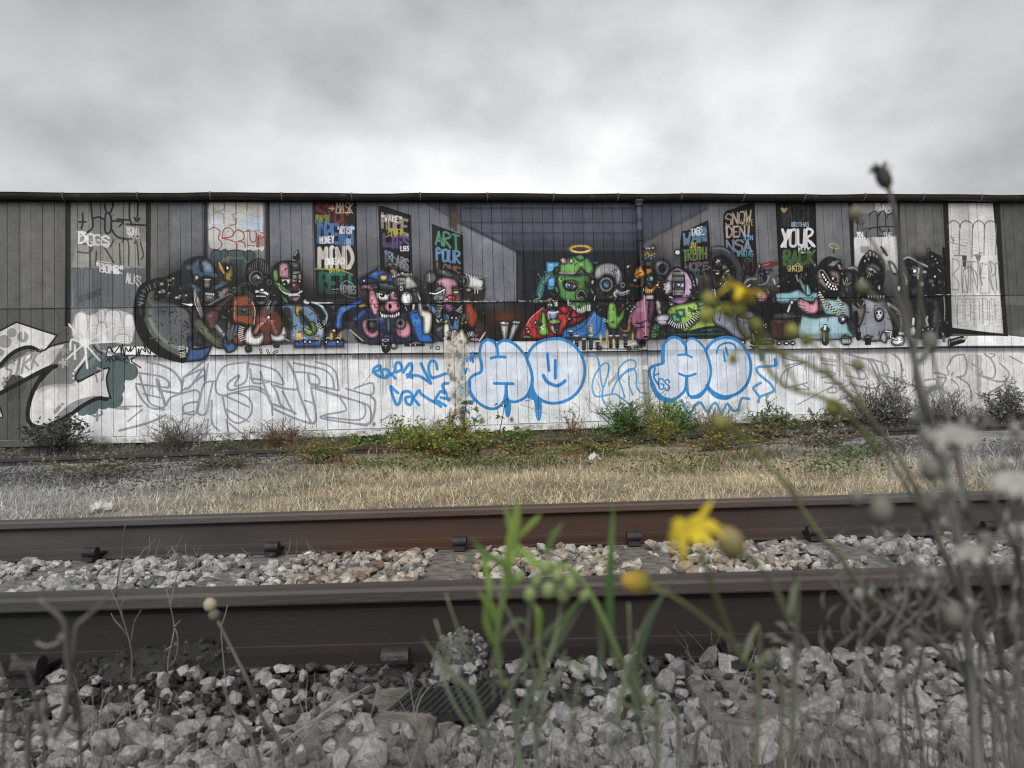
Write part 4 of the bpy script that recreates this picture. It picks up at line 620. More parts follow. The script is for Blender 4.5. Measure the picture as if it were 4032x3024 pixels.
    P([130, 1680, 160, 1590, 250, 1460, 390, 1350, 480, 1400, 640, 1340, 760, 1420, 880, 1440, 820, 1520, 620, 1580, 590, 1640, 400, 1690, 180, 1700], (168, 40, 42), 5); P([560, 1360, 640, 1340, 660, 1400, 600, 1420], (176, 36, 34), 5); P([700, 1470, 870, 1450, 760, 1530, 640, 1560], (112, 30, 32), 8); S([245, 1510, 260, 1540, 270, 1580, 250, 1570], 9, 20); S([380, 1360, 250, 1470, 200, 1560], 13, (220, 150, 150), 6, .8); B(230, 1560, 40, 40, (190, 70, 64), .6); dots([205, 1590, 208, 1625, 222, 1620, 300, 1520], 13, (226, 196, 200)); P([160, 1660, 230, 1665, 260, 1685, 180, 1690], (100, 120, 76), 4)
    P([590, 1660, 620, 1590, 760, 1540, 850, 1480, 960, 1370, 1060, 1420, 1080, 1560, 1100, 1700, 800, 1690, 600, 1690], (44, 92, 158), 5); S([640, 1640, 800, 1580, 900, 1480], 16, (28, 62, 116), 10); S([700, 1670, 900, 1600, 960, 1440], 16, (80, 126, 186), 12, .8); S([900, 1690, 1000, 1600, 1020, 1440], 18, (30, 66, 122), 10); S([850, 1560, 950, 1420], 12, (96, 146, 200), 8)
    P([330, 1630, 345, 1470, 375, 1400, 410, 1430, 430, 1560, 450, 1640, 390, 1665], (110, 164, 66), 5); S([370, 1420, 350, 1600], 13, 16); dots([372, 1560, 380, 1590, 390, 1545, 360, 1575], 10, (210, 230, 190)); P([420, 1270, 470, 1250, 500, 1290, 490, 1310, 430, 1310], (186, 140, 152), 4); PL([495, 1280, 545, 1285, 545, 1350, 500, 1350], 200); E(455, 1330, 44, 50, (40, 44, 52), 4); E(458, 1330, 28, 18, 205); E(456, 1332, 10, 10, BK); P([430, 1400, 480, 1380, 540, 1400, 530, 1480, 480, 1500, 440, 1450], (120, 142, 180), 4); teeth(440, 1405, 550, 1400, 8, 7, 11, 225, 14); S([435, 1420, 470, 1560], 14, 170, 3); P([460, 1560, 500, 1550, 550, 1600, 520, 1640, 480, 1620], 205, 4); P([510, 1540, 560, 1520, 540, 1610, 510, 1600], (60, 50, 44), 4); P([440, 1500, 540, 1480, 570, 1520, 480, 1540], (120, 140, 76), 4); S([560, 1420, 660, 1440, 680, 1460], 15, 24); S([690, 1400, 660, 1530], 34, 22, 4); E(668, 1480, 18, 12, 130, 5)
    S([790+118*math.cos(t)*1 if j == 0 else 720+38*math.sin(t) for t in np.linspace(0, 2*math.pi, 25) for j in (0, 1)], 38, (120, 112, 60), 20, .6)
    S([790+105*math.cos(t) if j == 0 else 720+34*math.sin(t) for t in np.linspace(0, 2*math.pi, 25) for j in (0, 1)], 22, (206, 160, 52), 6); S([700, 740, 790, 757, 880, 735], 11, (228, 206, 160), 6)
    # table candles, bottles and bits
    for x, y, h in ((685, 1610, 160), (750, 1660, 110), (828, 1695, 110), (905, 1660, 140), (975, 1720, 80), (1120, 1660, 120), (1190, 1660, 120), (1280, 1650, 130)): S([x, y+10, x, y+h], 44, 22, 4); E(x, y+4, 24, 9, 190, 3); rings([x, y+26, x, y+h], 5, 5, 16, 110)
    for x, y, h in ((905, 1600, 110), (1080, 1680, 140), (1360, 1670, 60), (1010, 1690, 60), (1150, 1730, 50)): B(x, y, 22, h*.8, (206, 160, 56), .9); S([x, y+40, x, y-h*.5], 9, (222, 190, 90), 9)
    P([1420, 1760, 1470, 1720, 1480, 1780], 30); S([1380, 1790, 1460, 1780], 34, 70, 5); S([1300, 1770, 1400, 1740], 16, 205); dots([1000, 1800, 1320, 1800], 18, (120, 50, 30)); S([870, 1800, 1440, 1815], 14, 40, 6, .7); E(1430, 1722, 16, 22, 60, 4)
    # --- 8: round timber head with a single lens
    P([930, 1030, 960, 910, 1060, 860, 1180, 880, 1250, 980, 1250, 1090, 1200, 1190, 1160, 1260, 1000, 1280, 940, 1190], (30, 30, 33), 8); P([940, 1020, 965, 920, 1060, 870, 1180, 890, 1240, 980, 1240, 1080, 1180, 1110, 1160, 1040, 1070, 1000, 990, 1050], (132, 132, 137), 8); B(990, 960, 40, 60, 170, .6)
    for i in range(9): S([1020+i*20, 900+abs(i-4)*6, 1012+i*22, 960, 1026+i*21, 1010+abs(4-i)*6], 6, 62, 3, .8)
    E(1070, 1108, 82, 90, 60, 5); E(1070, 1106, 76, 82, (186, 186, 190), 4); E(1072, 1106, 46, 50, (104, 122, 140), 5); E(1072, 1106, 36, 40, (84, 140, 194), 4); B(1062, 1092, 16, 16, (150, 200, 240), .8); E(1250, 1112, 28, 32, 170, 4); E(1250, 1112, 15, 19, 20); E(922, 1080, 16, 24, 150, 5); E(925, 1190, 14, 26, 80, 6)
    S([1165, 1215, 1190, 1180, 1240, 1210, 1340, 1180], 44, (96, 96, 100), 6); S([1190, 1175, 1160, 1200, 1175, 1240], 20, 190, 5); S([1210, 1200, 1330, 1176], 12, 180, 8, .7); E(1352, 1180, 14, 22, 205); S([950, 1230, 940, 1280], 9, 190); P([930, 1290, 1260, 1270, 1200, 1420, 1000, 1460], 22, 14); S([1000, 1300, 1100, 1330], 24, 60, 16, .7); dots([1330, 1340, 1300, 1370, 1360, 1350], 14, 130); E(1320, 920, 40, 32, (84, 86, 92), 10); E(1308, 912, 10, 9, 210)
    P([1080, 1420, 1100, 1320, 1140, 1300, 1180, 1340, 1200, 1450, 1240, 1400, 1270, 1370, 1260, 1460, 1220, 1530, 1180, 1590, 1110, 1580, 1080, 1520], (96, 150, 60), 6); S([1120, 1330, 1130, 1500], 28, (136, 186, 84), 20, .8); S([1040, 1480, 1090, 1500], 7, 200); S([1035, 1500, 1085, 1515], 7, 200); P([1210, 1550, 1250, 1600, 1300, 1580, 1310, 1490, 1335, 1520, 1330, 1600, 1290, 1630, 1230, 1610], (210, 142, 56), 4); E(1296, 1595, 7, 7, BK)
    # --- 9: orange tiger
    P([1270, 980, 1350, 900, 1450, 860, 1580, 880, 1640, 1000, 1640, 1140, 1560, 1270, 1400, 1260, 1300, 1160], (19, 18, 19), 8); P([1370, 1000, 1400, 930, 1440, 910, 1450, 960, 1490, 960, 1490, 1060, 1440, 1040, 1400, 1060], (198, 122, 46), 5); P([1500, 940, 1560, 930, 1570, 970, 1510, 1000], (170, 104, 44), 6); P([1490, 1110, 1560, 1140, 1610, 1100, 1620, 1120, 1580, 1190, 1500, 1210], (204, 136, 56), 5); S([1330, 1110, 1430, 1130], 18, (96, 56, 30), 8); P([1440, 1040, 1490, 1060, 1490, 1100, 1450, 1110], (110, 66, 54), 6); E(1468, 1086, 16, 14, (150, 60, 46), 5)
    P([1500, 1050, 1550, 1015, 1585, 1030, 1575, 1070, 1520, 1070], (86, 148, 142), 4); E(1556, 1034, 12, 11, 225); E(1535, 1046, 9, 10, BK); E(1385, 1060, 22, 20, (90, 128, 140), 5); E(1380, 1060, 8, 8, 220); P([1500, 1080, 1560, 1080, 1580, 1120, 1540, 1150], 52, 8); S([1600, 1120, 1650, 1085], 7, (210, 140, 50)); S([1610, 1130, 1655, 1140], 7, (210, 140, 50)); S([1620, 1110, 1640, 1070], 7, (210, 140, 50)); E(1628, 1112, 12, 14, 225)
    for i in range(6): S([1455+i*22, 1165+(i % 2)*6, 1455+i*22, 1190], 10, 190); S([1502+i*14, 1180, 1500+i*14, 1206], 6, (120, 80, 40))
    S([1490, 720, 1590, 705], 34, 40, 5); E(1580, 708, 24, 22, 130, 6); dots([1510, 712, 1540, 712], 11, 190); S([1490, 790, 1520, 760, 1550, 795, 1600, 765], 11, (190, 160, 50)); dots([1500, 820, 1530, 800, 1560, 820, 1590, 800], 8, (130, 150, 170)); E(1530, 880, 44, 30, (62, 66, 74), 10); PL([1435, 860, 1490, 850, 1480, 920, 1440, 930], (60, 64, 72), 4)
    P([1330, 1500, 1380, 1340, 1440, 1270, 1500, 1250, 1580, 1260, 1610, 1350, 1560, 1500, 1540, 1700, 1390, 1700, 1390, 1600], (142, 86, 112), 7); P([1540, 1290, 1610, 1300, 1570, 1480, 1530, 1500], (92, 48, 66), 10); S([1420, 1300, 1340, 1440, 1320, 1520], 24, (172, 118, 140), 12, .8); S([1390, 1530, 1450, 1530, 1510, 1510], 13, 22); S([1395, 1580, 1540, 1570], 20, (60, 30, 42), 8); dots([1360, 1370, 1340, 1400, 1380, 1350], 12, (180, 180, 186)); P([1500, 1225, 1580, 1220, 1580, 1270, 1500, 1265], (170, 160, 166), 6)
    S([1478, 1250, 1490, 1500, 1495, 1690], 50, (186, 140, 160), 5); S([1470, 1250, 1482, 1690], 12, (214, 176, 192), 6); S([1450, 1520, 1510, 1500], 10, 24); S([1465, 1685, 1520, 1680], 22, 24)
    # --- 10: horned purple skull in a lime shirt
    E(1680, 925, 96, 98, 20, 6); E(1680, 925, 86, 88, (72, 76, 84), 8); B(1640, 880, 40, 40, (140, 144, 152), .6); B(1720, 970, 30, 36, (120, 124, 130), .5); E(1680, 930, 44, 52, 15, 6)
    P([1700, 1050, 1760, 950, 1850, 910, 1950, 960, 2010, 1080, 2010, 1200, 1950, 1290, 1830, 1310, 1740, 1260, 1690, 1170], (24, 22, 26), 6); P([1720, 1060, 1780, 960, 1860, 925, 1950, 990, 2000, 1100, 1990, 1220, 1930, 1270, 1840, 1270, 1790, 1200, 1730, 1210], (150, 128, 156), 7); P([1720, 1080, 1780, 1080, 1780, 1200, 1700, 1200], (170, 160, 174), 8); S([1940, 990, 1990, 1100, 1970, 1200], 24, (180, 160, 186), 14, .8)
    P([1790, 980, 1850, 950, 1920, 990, 1930, 1100, 1920, 1210, 1860, 1250, 1800, 1200, 1785, 1080], 18, 5); rings([1855, 975, 1855, 1080], 7, 10, 60, 120); rings([1855, 1155, 1855, 1225], 6, 10, 54, 120); PL([1795, 1085, 1920, 1085, 1918, 1140, 1796, 1140], (190, 204, 224), 5); E(1848, 1112, 30, 24, (90, 130, 190), 8); E(1860, 1108, 12, 10, 225); E(1765, 1190, 19, 22, 24, 4); dots([1758, 1186, 1772, 1186], 6, 180); dots([1948, 1225, 1985, 1160, 1990, 1170], 9, 24)
    S([1695, 1090, 1700, 1180], 36, 28, 5); dots([1705, 1105, 1712, 1130, 1705, 1155], 10, 205); E(1788, 1310, 36, 40, (142, 106, 150), 6); E(1775, 1320, 12, 10, 225); P([1750, 1260, 1960, 1250, 1900, 1330, 1790, 1300], (140, 104, 146), 7); S([1760, 1240, 1790, 1250], 13, 200); S([2020, 1080, 2040, 1045, 2060, 1060, 2050, 1120, 2020, 1110], 16, 170, 3); S([1840, 790, 1850, 860], 60, (58, 60, 66), 14); E(1847, 757, 30, 28, 205, 6); E(1847, 757, 9, 9, (170, 160, 70)); S([1880, 930, 2010, 990, 2060, 1180], 24, 18, 6)
    P([1740, 1400, 1800, 1340, 1950, 1310, 2150, 1280, 2230, 1370, 2250, 1500, 2150, 1640, 1960, 1650, 1900, 1600, 1760, 1500], (132, 168, 74), 5); B(1850, 1400, 90, 50, (150, 186, 80), .7); PL([1780, 1430, 1870, 1430, 1885, 1510, 1800, 1520], (84, 164, 130), 3); PL([1840, 1390, 1915, 1380, 1920, 1450, 1850, 1455], (92, 158, 118), 3); PL([2050, 1310, 2130, 1290, 2150, 1320, 2090, 1350], (90, 160, 120), 4); P([2060, 1490, 2120, 1450, 2130, 1550], (80, 120, 76), 8)
    for i in range(4): S([1960, 1350+i*14, 2040, 1385+i*8, 2140, 1370-i*2], 8, 20)
    P([1600, 1290, 1660, 1280, 1690, 1440, 1640, 1460], 120, 6); PL([1670, 1280, 1740, 1290, 1720, 1440, 1660, 1440], 26); S([1630, 1300, 1660, 1420], 17, 190, 6); P([1600, 1480, 1640, 1440, 1740, 1430, 1760, 1480, 1740, 1540, 1640, 1540], (172, 166, 180), 4); S([1610, 1450, 1640, 1500, 1740, 1500], 7, 30); dots([1625, 1510, 1725, 1515], 7, 20)
    hs = [1760, 1510, 1840, 1555, 1940, 1550, 2030, 1480, 2080, 1400]; S(hs, 62, 20, 4); rings(hs, 17, 12, 22, 205)
    P([1560, 1590, 1620, 1520, 1650, 1600, 1640, 1690, 1560, 1680], (54, 122, 96), 10); P([1560, 1640, 1640, 1620, 1620, 1690, 1560, 1690], (110, 150, 60), 10, .7); S([1540, 1590, 1600, 1600], 14, 20); P([1660, 1640, 1800, 1580, 1960, 1640, 2000, 1690, 1640, 1690], (26, 38, 40), 10); S([1700, 1650, 1900, 1640], 14, (60, 92, 84), 8, .8)
    # --- 11: masked man in a hood
    k(4)
    P([290, 1610, 440, 1480, 560, 1410, 660, 1330, 700, 1480, 560, 1580, 300, 1650], (126, 160, 70), 5); P([60, 1650, 300, 1610, 520, 1560, 700, 1580, 830, 1680, 60, 1690], (22, 34, 36), 8); S([140, 1650, 400, 1650, 700, 1640], 13, (56, 96, 80), 8, .8); S([450, 1610, 620, 1590, 720, 1620], 10, (70, 90, 84), 8, .8)
    P([560, 1450, 640, 1390, 850, 1330, 900, 1480, 960, 1690, 830, 1690, 700, 1590, 600, 1540], (110, 110, 122), 10); S([640, 1530, 660, 1390], 10, 30, 3); P([840, 1440, 1000, 1400, 1060, 1560, 960, 1690, 860, 1600], (96, 98, 108), 14); S([840, 1440, 900, 1470, 1000, 1470, 1080, 1420], 14, 20)
    P([545, 760, 580, 700, 700, 700, 820, 790, 900, 930, 910, 1050, 850, 1170, 700, 1200, 590, 1150, 545, 1000], (40, 42, 47), 8); S([560, 720, 680, 720, 790, 800, 870, 950, 860, 1080], 60, (64, 67, 73), 20, .8); S([580, 710, 680, 715, 760, 760], 14, (124, 128, 136), 10, .8); P([560, 880, 600, 800, 700, 790, 790, 880, 830, 1000, 780, 1120, 680, 1130, 600, 1060], 15, 8)
    B(760, 1030, 50, 50, (84, 92, 108), .8); P([600, 850, 660, 820, 680, 870, 640, 910, 600, 890], (84, 84, 92), 8); PL([640, 890, 670, 860, 670, 900, 645, 912], (160, 44, 42), 5); P([600, 980, 640, 975, 640, 995, 610, 1000], (196, 176, 110), 4); P([700, 970, 740, 940, 755, 965, 710, 980], (196, 176, 110), 4); P([670, 900, 710, 890, 730, 930, 680, 950], (96, 100, 110), 6); P([665, 1040, 690, 1000, 710, 1060], 180, 6); S([580, 950, 640, 960], 14, 90, 5); S([690, 985, 760, 1000], 14, 96, 6); dots([655, 1095, 700, 1100, 720, 1080, 625, 840, 640, 850, 615, 860], 8, 200); E(700, 1050, 50, 30, 40, 10, .6); S([590, 1160, 600, 1240], 13, 170, 4); S([640, 1160, 680, 1190], 10, 120); E(690, 1150, 90, 40, 22, 10)
    S([1110, 905, 1260, 870], 62, (104, 40, 42), 5); S([1120, 900, 1190, 880], 14, (170, 100, 100), 6); S([1210, 880, 1230, 920], 9, 20); S([1240, 850, 1280, 840], 26, 90, 5); S([1080, 900, 1080, 1000], 44, 24, 4); E(1078, 905, 18, 22, 120, 5); S([1130, 960, 1140, 1060], 52, (20, 24, 36), 5); E(1160, 970, 15, 15, 120, 4); P([1090, 980, 1140, 980, 1120, 1030], (34, 44, 74), 6)
    S([920, 1090, 960, 1050, 1040, 1045], 26, (110, 116, 120), 6); S([1080, 1110, 1150, 1090, 1190, 1010], 16, (120, 124, 126), 5); S([1230, 1050, 1270, 1130], 40, (110, 112, 114), 5); S([1235, 1050, 1250, 1100], 13, 205, 4); E(1285, 1125, 26, 16, 130, 5); S([950, 1130, 980, 1110], 16, 190, 4)
    P([1030, 1210, 1080, 1170, 1150, 1200, 1170, 1240, 1130, 1290, 1070, 1290], (142, 96, 104), 6); S([1050, 1230, 1100, 1240], 7, 40); S([1060, 1260, 1110, 1260], 7, 40); S([1060, 1190, 1110, 1215], 7, 40); S([1165, 1160, 1180, 1200], 16, (140, 96, 104), 4); E(1235, 1270, 17, 40, (120, 66, 50), 6); P([1210, 1480, 1330, 1460, 1470, 1470, 1470, 1680, 1220, 1690], (58, 36, 34), 14); P([1250, 1420, 1460, 1420, 1500, 1470, 1260, 1480], (56, 58, 62), 10)
    S([1010, 1580, 1040, 1680, 1020, 1760], 100, 24, 5); E(1050, 1610, 26, 28, 205, 4); E(1052, 1612, 9, 9, 30); S([1010, 1650, 1020, 1720], 24, 130, 8); S([960, 1750, 1020, 1775, 1080, 1755], 16, 205, 4); S([1090, 1740, 1220, 1735], 60, 28, 4); S([1120, 1735, 1200, 1733], 20, (110, 128, 120), 8); dots([1125, 1550, 1150, 1540, 1150, 1570], 6, 210)
    for x in (1290, 1370, 1440): E(x, 1745, 34, 24, 40, 4); E(x+4, 1745, 19, 12, 190, 4)
    E(900, 1735, 30, 26, 40, 4); E(900, 1735, 17, 15, 190)
    # --- 12: grinning skeleton in a pale blue shirt
    P([1240, 1250, 1260, 1200, 1400, 1190, 1500, 1160, 1580, 1200, 1700, 1190, 1720, 1240, 1700, 1290, 1500, 1300, 1300, 1310], (112, 152, 164), 7); E(1245, 1250, 20, 48, 34, 5); S([1290, 1215, 1440, 1215, 1560, 1240], 16, (150, 186, 196), 10, .7); S([1300, 1295, 1500, 1285], 20, (60, 90, 100), 10, .7)
    S([1520, 1060, 1560, 1140], 34, (96, 104, 106), 5); S([1560, 1130, 1600, 1200], 50, (106, 140, 152), 8); E(1483, 1012, 18, 18, 120, 4); S([1485, 1030, 1500, 1070], 20, 120, 4); P([1590, 1110, 1620, 1120, 1640, 1210, 1590, 1220], (120, 156, 168), 6)
    P([1530, 1470, 1540, 1440, 1700, 1470, 1900, 1440, 2010, 1480, 2060, 1600, 2060, 1690, 1530, 1690], (132, 164, 174), 6); S([1540, 1670, 2050, 1660], 50, (100, 130, 142), 20, .7); P([1740, 1270, 1800, 1260, 1960, 1280, 2050, 1330, 2060, 1470, 1940, 1440, 1800, 1430], (110, 140, 150), 8); S([1540, 1420, 1700, 1450, 1850, 1440], 24, (34, 44, 52), 6); P([1420, 1330, 1500, 1290, 1500, 1420, 1400, 1430], 20, 8); S([1430, 1290, 1390, 1400], 24, 180, 4); E(1432, 1300, 18, 22, 200, 4)
    P([1490, 1300, 1520, 1260, 1590, 1290, 1660, 1310, 1690, 1260, 1715, 1280, 1725, 1370, 1690, 1420, 1610, 1425, 1560, 1400, 1510, 1360], (184, 124, 140), 5); S([1500, 1320, 1580, 1345], 7, 60); S([1510, 1360, 1580, 1375], 7, 60); S([1500, 1285, 1570, 1310], 7, 60); S([1550, 1400, 1600, 1400], 7, 60); PL([1735, 1300, 1760, 1300, 1755, 1400, 1735, 1400], 30); rings([1747, 1305, 1747, 1395], 6, 5, 12, 120)
    P([1700, 960, 1740, 860, 1840, 800, 1950, 840, 1990, 930, 1980, 1040, 1950, 1180, 1850, 1200, 1760, 1150, 1700, 1060], (24, 22, 22), 6); P([1710, 960, 1770, 940, 1820, 1000, 1870, 1090, 1940, 1130, 1940, 1170, 1850, 1180, 1770, 1130, 1715, 1060], (116, 98, 98), 7); P([1840, 960, 1930, 960, 1960, 1020, 1950, 1100, 1890, 1080], (96, 84, 84), 8); P([1740, 960, 1790, 965, 1860, 1080, 1940, 1110, 1930, 1180, 1850, 1180, 1790, 1090, 1750, 1010], 16, 5)
    for i, (x, y) in enumerate(((1770, 1000), (1785, 1028), (1803, 1055), (1825, 1082), (1850, 1105), (1880, 1122), (1910, 1130), (1835, 1130), (1862, 1150), (1892, 1158), (1920, 1158), (1812, 1105))): E(x, y, 10, 13, 225, 3)
    S([1740, 955, 1780, 960, 1860, 1080, 1945, 1112], 9, (170, 150, 150), 4); P([1810, 850, 1880, 810, 1950, 850, 1960, 910, 1900, 940, 1830, 920], (30, 32, 34), 5); P([1820, 900, 1880, 850, 1960, 840, 1900, 910], (110, 124, 124), 5); P([1925, 890, 1960, 890, 1985, 930, 1950, 945], (170, 140, 146), 5); dots([1965, 905, 1972, 918, 1960, 920], 6, 20); E(1880, 1040, 14, 18, 190, 4); E(1910, 1050, 14, 18, 20, 4); P([1670, 870, 1700, 880, 1705, 940, 1675, 930], (40, 40, 42), 6); E(1683, 892, 8, 14, 150, 4); B(1670, 1000, 40, 100, 20, .8)
    S([1890+50*math.cos(t) if j == 0 else 690+26*math.sin(t)+12*math.cos(t) for t in np.linspace(0, 2*math.pi, 21) for j in (0, 1)], 15, (164, 152, 90), 6); S([1890, 720, 1885, 760], 16, 40, 6)
    for q in ([1730, 1200, 1780, 1290, 1870, 1370, 1960, 1450], [1930, 1260, 1980, 1340, 2000, 1430]):
        p = spline(np.array(q, float).reshape(-1, 2), 7)
        S(q, 44, 24, 4)
        for i, (x, y) in enumerate(p): E(x+(-7 if i % 2 else 7), y+(7 if i % 2 else -7), 13, 10, (176, 176, 158), 3)
    E(1985, 1485, 46, 56, 26, 4); E(1985, 1480, 36, 42, (176, 178, 180), 5); E(1990, 1484, 18, 22, 215, 4)
    S([1795, 1600, 1795, 1730], 90, 34, 5); S([1780, 1610, 1785, 1720], 22, 140, 10, .8); E(1795, 1600, 44, 20, 60, 5); S([1790, 1590, 1800, 1550], 30, 205, 3); S([1775, 1545, 1815, 1545, 1812, 1590], 10, 22); S([1600, 1560, 1700, 1575, 1760, 1560], 20, (176, 184, 176), 16, .7)
    E(2025, 1720, 55, 44, 60, 4); rings([2025, 1690, 2025, 1750], 5, 8, 44, 205); P([1980, 1690, 2025, 1670, 2070, 1690], 90, 6)
    # --- 13, 14 and the clutter at the right end of the table
    k(5)
    P([210, 1000, 240, 960, 330, 900, 400, 920, 440, 980, 400, 1020, 360, 980, 300, 1000, 260, 1060], 26, 6); S([300, 930, 360, 920, 410, 960], 24, (130, 130, 124), 10); P([230, 1060, 300, 1080, 340, 1090, 300, 1140, 250, 1130], (70, 86, 66), 4); S([240, 1050, 260, 1110, 280, 1030, 300, 1100, 330, 1080], 7, 160)
    P([400, 1000, 420, 870, 480, 780, 600, 760, 690, 850, 700, 1000, 660, 1150, 560, 1230, 440, 1180], 22, 8); P([400, 1060, 470, 1010, 490, 1150, 440, 1140], (84, 100, 80), 8); P([490, 930, 560, 870, 640, 910, 650, 960, 560, 1000, 500, 990], (86, 86, 84), 6); P([500, 930, 560, 920, 620, 980, 560, 980], 140, 8); E(560, 965, 16, 14, BK); rings([510, 1000, 580, 1040], 4, 8, 34, 150); P([480, 1060, 640, 1000, 640, 1190, 500, 1190], 22, 8); E(636, 1140, 16, 28, 150, 6)
    for x, y, q in ((500, 790, 14), (540, 770, 22), (580, 780, 18), (610, 800, 16), (520, 830, 12), (480, 850, 12), (690, 740, 14)): E(x, y, q, q*1.6, 128, 8)
    S([660, 700, 720, 790], 26, 40, 4); S([690, 710, 740, 780], 12, 150, 4); P([740, 860, 800, 890, 840, 990, 780, 980], (150, 150, 150), 8); E(852, 1148, 21, 30, 212, 4); S([430, 1200, 640, 1190, 760, 1290], 30, 26, 8)
    P([430, 1290, 500, 1260, 600, 1290, 700, 1290, 760, 1450, 780, 1680, 420, 1690], (116, 119, 128), 10); P([330, 1300, 400, 1270, 470, 1300, 480, 1400, 420, 1560, 350, 1480], (90, 90, 92), 14); teeth(500, 1240, 700, 1240, 6, 7, 16, 180); P([340, 1290, 400, 1250, 480, 1330, 440, 1370, 380, 1350], (34, 32, 30), 5); S([400, 1310, 440, 1360, 470, 1300], 10, (150, 124, 90)); S([380, 1420, 410, 1690], 60, 26, 10); scr(370, 1600, 70, 70, 8, 8, 16, 31)
    E(635, 1440, 56, 76, 22, 8); P([595, 1400, 635, 1370, 680, 1400, 675, 1450, 650, 1490, 615, 1490, 600, 1450], 208, 4); E(612, 1420, 12, 16, BK); E(652, 1415, 11, 15, BK); E(632, 1450, 8, 10, BK); S([610, 1480, 660, 1480], 5, 30)
    P([700, 1300, 760, 1300, 860, 1450, 880, 1640, 800, 1690, 770, 1500, 720, 1380], 28, 6); E(735, 1325, 24, 30, 140, 6); S([760, 1330, 850, 1400, 880, 1500, 870, 1620], 34, (110, 108, 104), 10); teeth(850, 1640, 910, 1640, 5, 8, 16, 215); E(910, 1370, 40, 36, 130, 8); E(920, 1320, 30, 18, 140, 6)
    P([890, 840, 940, 800, 1040, 830, 1150, 740, 1260, 770, 1330, 830, 1350, 1000, 1360, 1200, 1420, 1500, 1400, 1680, 1000, 1690, 920, 1500, 960, 1200, 960, 1000], (24, 24, 25), 12); S([900, 830, 960, 810, 1060, 860, 1160, 910], 24, 150, 6); E(1170, 730, 24, 22, 30, 4); E(1172, 728, 12, 11, 110, 4); P([970, 950, 1010, 910, 1080, 930, 1070, 1020, 1000, 1010], 120, 6); E(1020, 960, 24, 22, 225, 4); E(990, 965, 18, 24, 20, 4); S([1070, 930, 1060, 1040], 22, 190, 5); E(1130, 970, 30, 20, 140, 8); E(1244, 1020, 14, 16, 190, 3); dots([1215, 800, 1250, 830, 1270, 870], 12, 150, 6); S([1280, 800, 1330, 780], 6, 20); S([1280, 940, 1310, 970], 7, 190); E(1200, 1070, 36, 30, 80, 10); E(1100, 1100, 30, 36, 120, 10); E(1295, 1080, 16, 20, 110, 6); S([890, 970, 930, 1050, 930, 1100], 30, 130, 8)
    for x in (960, 1100, 1250): S([x, 1300, x+30, 1450, x+10, 1650], 50, (66, 66, 68), 30, .8)
    S([1340, 1240, 1350, 1380, 1345, 1500], 13, 140, 5); S([1000, 1600, 1010, 1480], 30, 196, 4); P([945, 1620, 990, 1560, 1030, 1580, 1030, 1650, 970, 1670], 190, 4); S([1160, 1460, 1150, 1500, 1170, 1560], 26, 150, 5); S([1250, 1400, 1230, 1560], 40, 90, 20, .7)
    P([650, 1680, 680, 1620, 720, 1660, 710, 1740, 660, 1720], (140, 138, 136), 6); P([770, 1730, 850, 1660, 910, 1700, 890, 1760, 810, 1770], 200, 4); S([700, 1610, 770, 1620, 760, 1680, 830, 1710], 30, 20, 3, 1, False); S([700, 1612, 768, 1622, 760, 1680, 830, 1708], 13, 225, 2, 1, False); dots([880, 1700, 890, 1712, 872, 1715], 6, 20); S([772, 1740, 830, 1765, 900, 1730], 8, 30)
    PL([475, 1680, 552, 1680, 545, 1765, 480, 1765], 28); E(513, 1680, 40, 12, 90, 3); T('51', 495, 1700, 35, 40, 8, 190)
    P([1160, 1620, 1250, 1620, 1240, 1700, 1200, 1720, 1170, 1690], 30, 4); rings([1205, 1625, 1205, 1700], 4, 6, 36, 110); dots([1190, 1570, 1200, 1600, 1170, 1590, 1215, 1590], 12, 140, 5); S([1420, 1740, 1540, 1705], 84, 24, 4); S([1410, 1730, 1530, 1695], 20, 130, 8); S([1550, 1700, 1590, 1680], 24, 170, 4); E(1400, 1740, 12, 40, 120, 5); S([1335, 1650, 1340, 1720], 40, 90, 8); dots([1110, 1600, 1330, 1650], 14, 140, 6)
    S([1100, 1720, 1060, 1690], 1, 20)
    k(2, 1); S([320, 395, 330, 480], 92, 20, 4); E(325, 385, 44, 18, 200, 4); E(325, 385, 28, 9, 24); S([295, 420, 300, 440], 14, 150, 5); T('T', 310, 445, 40, 30, 8, 150); E(418, 450, 33, 31, (110, 110, 112), 5); B(410, 440, 14, 12, 225, .9); S([545, 440, 740, 438], 30, 30, 4); dots([600, 437, 650, 437], 8, 190); P([810, 465, 825, 440, 848, 460, 820, 480], 30); E(830, 461, 8, 9, 200); PL([872, 450, 915, 450, 918, 490, 870, 488], 30); PL([880, 460, 908, 460, 910, 478, 880, 478], 200)

